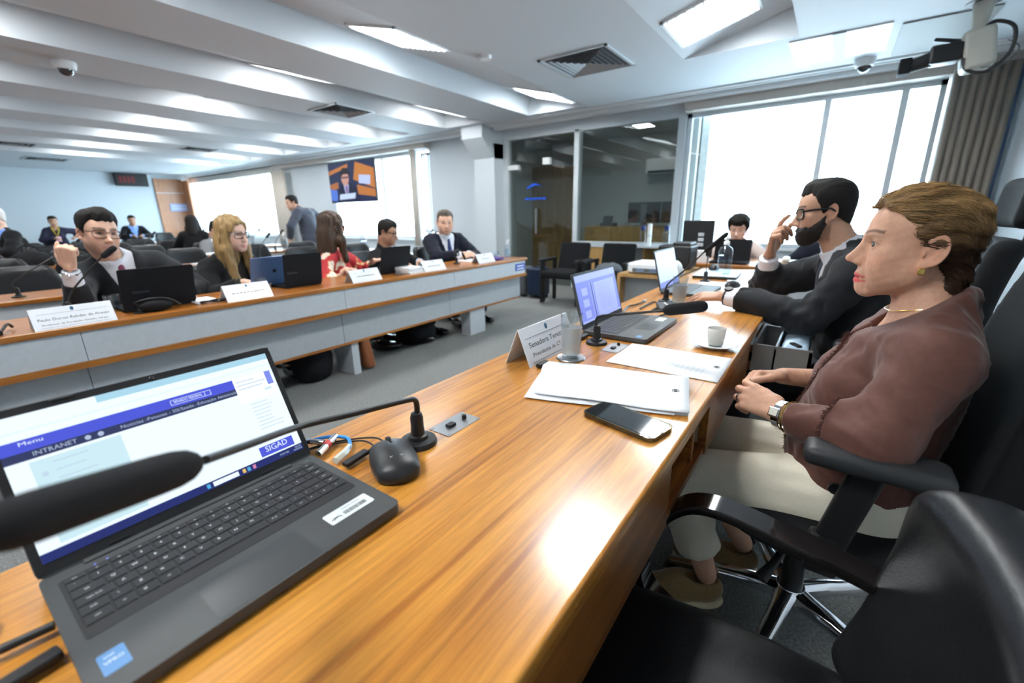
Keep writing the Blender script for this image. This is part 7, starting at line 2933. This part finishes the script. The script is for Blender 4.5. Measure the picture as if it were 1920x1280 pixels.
for (x, row, lb) in ((3.55, 2, 'clear pump bottle on the fourth desk before the standing man'), (3.95, 1, 'clear pump bottle on the third desk behind the heavy man')):
    pump_bottle(lb, (x, ROWY[row] + .2, PZ), .26, .045)
for (x, row, lb, sd) in ((.98, 1, 'dark bag on the third desk behind the raised fist', 3), (.86, 2, 'dark bag on the fourth desk at the left', 6)):
    t = thing('shoulder_bag', lb, 'bag', (x, ROWY[row] + .24, PZ))
    mesh_obj('body', sdf_mesh(lambda P: smax(ell(P, (0, 0, .05), (.17, .11, .12)), -P[:, 2], .01) - ridge(P, 30, sd, .008), (-.2, -.15, -.01), (.2, .15, .2), .018), M_BLACKM, t)
    MB().tube(smooth_path([(-.1, 0, .14), (-.03, .04, .22), (.06, .04, .20), (.1, 0, .13)], 4), .008, 6).build('strap', M_BLACKM, t)

# ------------------------------------------------------------------ waiting chairs, cases, side desks
waiting_chair(5.12, 2.80, 'left black armchair in front of the booth')
waiting_chair(5.12, 2.17, 'right black armchair with a grey jacket on its seat')
t = tag(mesh_obj('folded_jacket', sdf_mesh(lambda P: smax(ell(P, (0, 0, .03), (.18, .16, .10)), -P[:, 2], .02) - ridge(P, 35, 4, .012), (-.25, -.22, -.01), (.25, .22, .2), .014), mat('grey_cloth', (.12, .13, .14), .9), loc=Vector((5.10, 2.17, .447))), 'crumpled grey jacket on the right armchair', 'jacket')
for y, m_, lb in ((3.62, mat('grey_case', (.10, .11, .12), .4), 'grey ribbed suitcase behind the desk end'), (3.33, mat('navy_case', (.012, .025, .06), .4), 'dark blue suitcase beside the left armchair')):
    t = thing('suitcase', lb, 'suitcase', (5.32, y, 0))
    MB().rbox((0, 0, .235), (.24, .25, .39), .03, None, 3).build('shell', m_, t)
    for k in range(5):
        MB().rbox((-.122, -.08 + .04 * k, .235), (.008, .014, .34), .003).build('rib', m_, t)
    for sx in (-1, 1):
        for sy in (-1, 1):
            MB().lathe([(0, -.01), (.022, -.01), (.022, .01), (0, .01)], 12, (sx * .08, sy * .09, .022), Matrix.Rotation(PI / 2, 3, 'X')).build('wheel', M_CHROME if sy > 0 else M_BLACK, t)
    MB().tube([(.0, -.05, .43), (.0, -.05, .47), (.0, .05, .47), (.0, .05, .43)], .008, 6).build('handle', M_BLACK, t)
t = thing('white_printer', 'low white printer on the small wooden desk', 'printer', (3.42, 1.09, .705))
MB().rbox((0, 0, .045), (.30, .30, .075), .015).build('casing', M_WHITE, t)
MB().rbox((-.145, 0, .03), (.02, .22, .03), .004).build('paper_tray', M_GREYPL, t)
for y in (-.05, .05):
    MB().rbox((-.152, y, .03), (.01, .06, .03), .003).build('front_slot', mat('slate_blue', (.15, .20, .30), .4), t)
t = thing('black_printer', 'black box-shaped printer behind the white printer', 'printer', (3.78, .99, .705))
MB().rbox((0, .02, .10), (.24, .26, .18), .015).build('casing', M_BLACK, t)
MB().rbox((0, -.03, .20), (.20, .14, .03), .01).build('lid', M_BLACK, t)
t = tag(mesh_obj('plastic_bag', sdf_mesh(lambda P: smax(ell(P, (0, 0, .03), (.07, .06, .08)), -P[:, 2], .01) - ridge(P, 60, 8, .010), (-.1, -.1, -.01), (.1, .1, .14), .008), mat('white_film', (.78, .84, .86), .35), loc=Vector((3.36, .905, .705))), 'crumpled white plastic bag at the end of the small wooden desk', 'bag')
for y, lb in ((2.10, 'water bottle with a blue cap beside a white tube, left'), (1.78, 'water bottle with a blue cap by the window frame, right')):
    t = thing('water_bottle', lb, 'bottle', (6.05, y, .745), 0, 'large water bottles by the booth')
    MB().lathe([(0, 0), (.045, 0), (.045, .17), (.03, .20), (.02, .22)], 18, (0, 0, -.02)).build('bottle', glass_mat('bottle_plastic', (.90, .94, .97), .06), t, 60)
    MB().lathe([(.034, .20), (.034, .26), (0, .26)], 16, (0, 0, -.02)).build('cap', mat('navy_cap', (.02, .04, .16), .4), t)
t = thing('cup_dispenser', 'white cup tube beside the left blue-capped bottle', 'dispenser', (6.02, 2.00, .745))
MB().lathe([(0, -.02), (.028, -.02), (.03, .25), (.02, .27), (0, .27)], 16).build('tube', M_WHITE, t)
MB().lathe([(.031, .10), (.031, .12)], 16).build('band', M_ALU, t)
t = thing('bottle_shelf', 'narrow white shelf carrying the blue-capped bottles', 'shelf', (0, 0, 0))
MB().bx(5.90, 6.38, 1.66, 2.22, .70, .725).build('board', M_ALU, t)
for y in (1.68, 2.20):
    MB().bx(5.95, 6.36, y - .012, y + .012, 0, .70).build('leg', M_ALU, t)

# secretary desk
pc = on_x(1308, 450, 4.35)
t = thing('desk_monitor', 'black upright monitor seen from the back beneath the window', 'monitor', (4.35, pc.y, .715))
MB().rbox((0, 0, .20), (.03, .27, .33), .008).build('housing', M_BLACK, t)
for k in range(3):
    MB().rbox((-.018, -.03, .15 + .045 * k), (.006, .05, .030), .003).build('label', mat('pale_label', (.45, .48, .50), .5), t)
MB().rbox((.0, 0, .02), (.05, .05, .08), .01).rbox((.0, 0, .006), (.16, .2, .012), .004).build('stand', M_BLACK, t)
t, M_ = laptop('black laptop with its back to us, before the dark-haired woman', (4.40, .70, .715), .30, .21, .185, 8, None, (M_BLACKM, M_BLACKM), PI / 2 + PI)
t = thing('white_telephone', 'white desk telephone at the right of the window desk', 'telephone', (4.28, .20, .715))
MB().rbox((0, 0, .022), (.18, .24, .04), .01).build('base', mat('ivory', (.68, .68, .62), .4), t)
MB().rbox((-.02, .07, .055), (.19, .05, .03), .012).build('handset', mat('ivory', (.68, .68, .62), .4), t)
paper_pad('folder pile left of the black monitor', (4.30, 1.02), .12, .10, .05, .715, .1, M_PAPER)
paper_pad('blue folders right of the black laptop', (4.26, .42), .10, .10, .02, .715, .1, mat('blue_folder', (.06, .14, .40), .5))
t = thing('white_box', 'bright white box beneath the black monitor', 'box', (4.24, .93, .715))
MB().rbox((0, 0, .05), (.08, .13, .10), .006).build('carton', M_WHITE, t)
MB().rbox((0, 0, .103), (.082, .132, .008), .003).build('lid', M_WHITE, t)

# ------------------------------------------------------------------ television, ceiling cameras
tv = thing('television', 'wall television showing a man in a suit at a bench', 'television', (6.12, 8.53, 1.89), 0)
MB().rbox((0, 0, 0), (.05, 1.60, .84), .008).build('housing', M_BLACK, tv)
MB().bx(.02, .28, -.2, .2, -.15, .15).build('bracket', M_STEEL, tv)
TX = -.0265
ts = MB().quad((TX, .785, -.405), (TX, -.785, -.405), (TX, -.785, .405), (TX, .785, .405)).build('screen', emis('tv_navy', (.02, .03, .09), 1.0), tv, 0)


def tq(name, c, pts, z=.001):
    """u right 0..1, v up 0..1"""
    vs = [(TX - z, .785 - 1.57 * u, -.405 + .81 * v) for u, v in pts]
    return MB().add(vs, [tuple(range(len(vs)))]).build(name, emis('tv_' + name, c, 1.0), ts, 0)


tq('bench_far', (.55, .20, .05), [(0, .70), (.45, .86), (.45, .95), (0, .80)])
tq('bench_right', (.60, .22, .05), [(.55, .55), (1, .30), (1, .78), (.62, .98)])
tq('bench_low', (.55, .20, .05), [(.62, .18), (1, .10), (1, .28), (.62, .42)], .0012)
tq('papers', (.55, .65, .95), [(.66, .45), (.9, .40), (.92, .62), (.68, .66)], .0015)
tq('bench_left', (.45, .16, .05), [(0, .28), (.2, .36), (.2, .52), (0, .46)])
tq('neighbour', (.10, .22, .75), [(0, .05), (.16, .02), (.16, .30), (0, .36)], .0013)
tq('suit', (.012, .016, .05), [(.14, .0), (.66, .0), (.62, .30), (.50, .46), (.30, .46), (.18, .30)], .002)
tq('shirt', (.45, .50, .80), [(.32, .44), (.44, .44), (.40, .12), (.36, .12)], .003)
tq('tie', (.20, .05, .22), [(.365, .40), (.405, .40), (.40, .14), (.375, .14)], .004)
tq('face', (.62, .33, .28), [(.37 + .085 * math.cos(a), .60 + .19 * math.sin(a)) for a in np.linspace(0, 2 * PI, 20, endpoint=False)], .005)
tq('hair', (.012, .010, .014), [(.28, .62), (.27, .76), (.33, .86), (.43, .85), (.48, .74), (.465, .64), (.44, .70), (.33, .70)], .006)
tq('glasses', (.03, .02, .03), [(.30, .60), (.45, .60), (.45, .635), (.30, .635)], .007)
tq('caption_plate', (.62, .75, 1.0), [(.20, .06), (.56, .08), (.58, .22), (.22, .20)], .008)


def dome_camera(label, c):
    t = thing('dome_camera', label, 'security camera', c, 0, 'ceiling dome cameras')
    MB().lathe([(.085, 0), (.085, -.02), (.075, -.055), (.06, -.065)], 24).build('housing', M_WHITE, t)
    MB().ell((0, 0, -.06), (.058, .058, .055), 20, 12).build('dome', mat('smoked_dome', (.03, .03, .035), .08, coat=1.0), t)
    return t


dome_camera('white dome camera on the left part of the ceiling', (1.30, 5.78, CEIL))
dome_camera('white dome camera above the large window', (5.80, -.02, CEIL))

# robotic studio camera under the hatch
cb = Vector((4.80, -.60, 2.16))
t = thing('studio_camera', 'ceiling-hung studio camera with beige housing and black lens hood', 'camera', cb)
MB().tube([(.0, -.03, .36), (.0, -.03, .16)], [.06, .035], 14).build('ceiling_mount', mat('beige_plastic', (.50, .49, .43), .5), t)
MB().lathe([(.10, .355), (.10, .36), (0, .36)], 18, (0, -.03, 0)).build('ceiling_plate', M_BLACK, t)
MB().rbox((.0, -.05, .06), (.20, .17, .26), .03, Matrix.Rotation(-.18, 3, 'X')).build('housing', mat('beige_plastic', (.50, .49, .43), .5), t)
for k in range(4):
    MB().box((-.06, .02 - .001, -.045 + .014 * k), (.10, .012, .005)).build('vent_slit', M_BLACK, t)
MB().rbox((-.02, .12, .06), (.15, .18, .12), .02).build('camera_body', M_BLACK, t)
MB().rbox((-.02, .10, .145), (.03, .20, .025), .008, Matrix.Rotation(.25, 3, 'X')).build('carry_handle', M_BLACK, t)
MB().tube([(-.02, .19, .045), (-.02, .30, .02)], [.05, .045], 16).build('lens', M_BLACK, t)
MB().rbox((-.02, .335, .015), (.13, .07, .105), .008).build('lens_hood', M_BLACKM, t)
MB().tube(smooth_path([(-.06, -.05, .18), (-.10, -.10, .20), (-.12, -.19, .14), (-.12, -.20, .0), (-.11, -.12, -.10), (-.08, -.02, -.08), (-.07, .02, .0), (-.07, -.02, .12)], 6, True), .012, 8, close=True).build('cable_loop', M_BLACK, t)
MB().tube(smooth_path([(-.08, -.18, .08), (-.10, -.24, .02), (-.08, -.20, -.06), (-.07, -.08, -.07)], 6), .004, 6).build('thin_cable', M_GREYPL, t)
# wall conduit by the right corner
MB()
tag(MB().tube([(6.33, -1.20, .1), (6.33, -1.20, 2.5)], .012, 8).build('wall_cable', mat('blue_grey_cable', (.10, .16, .28), .5)), 'thin blue cable running down the corner beside the taupe curtain', 'cable')
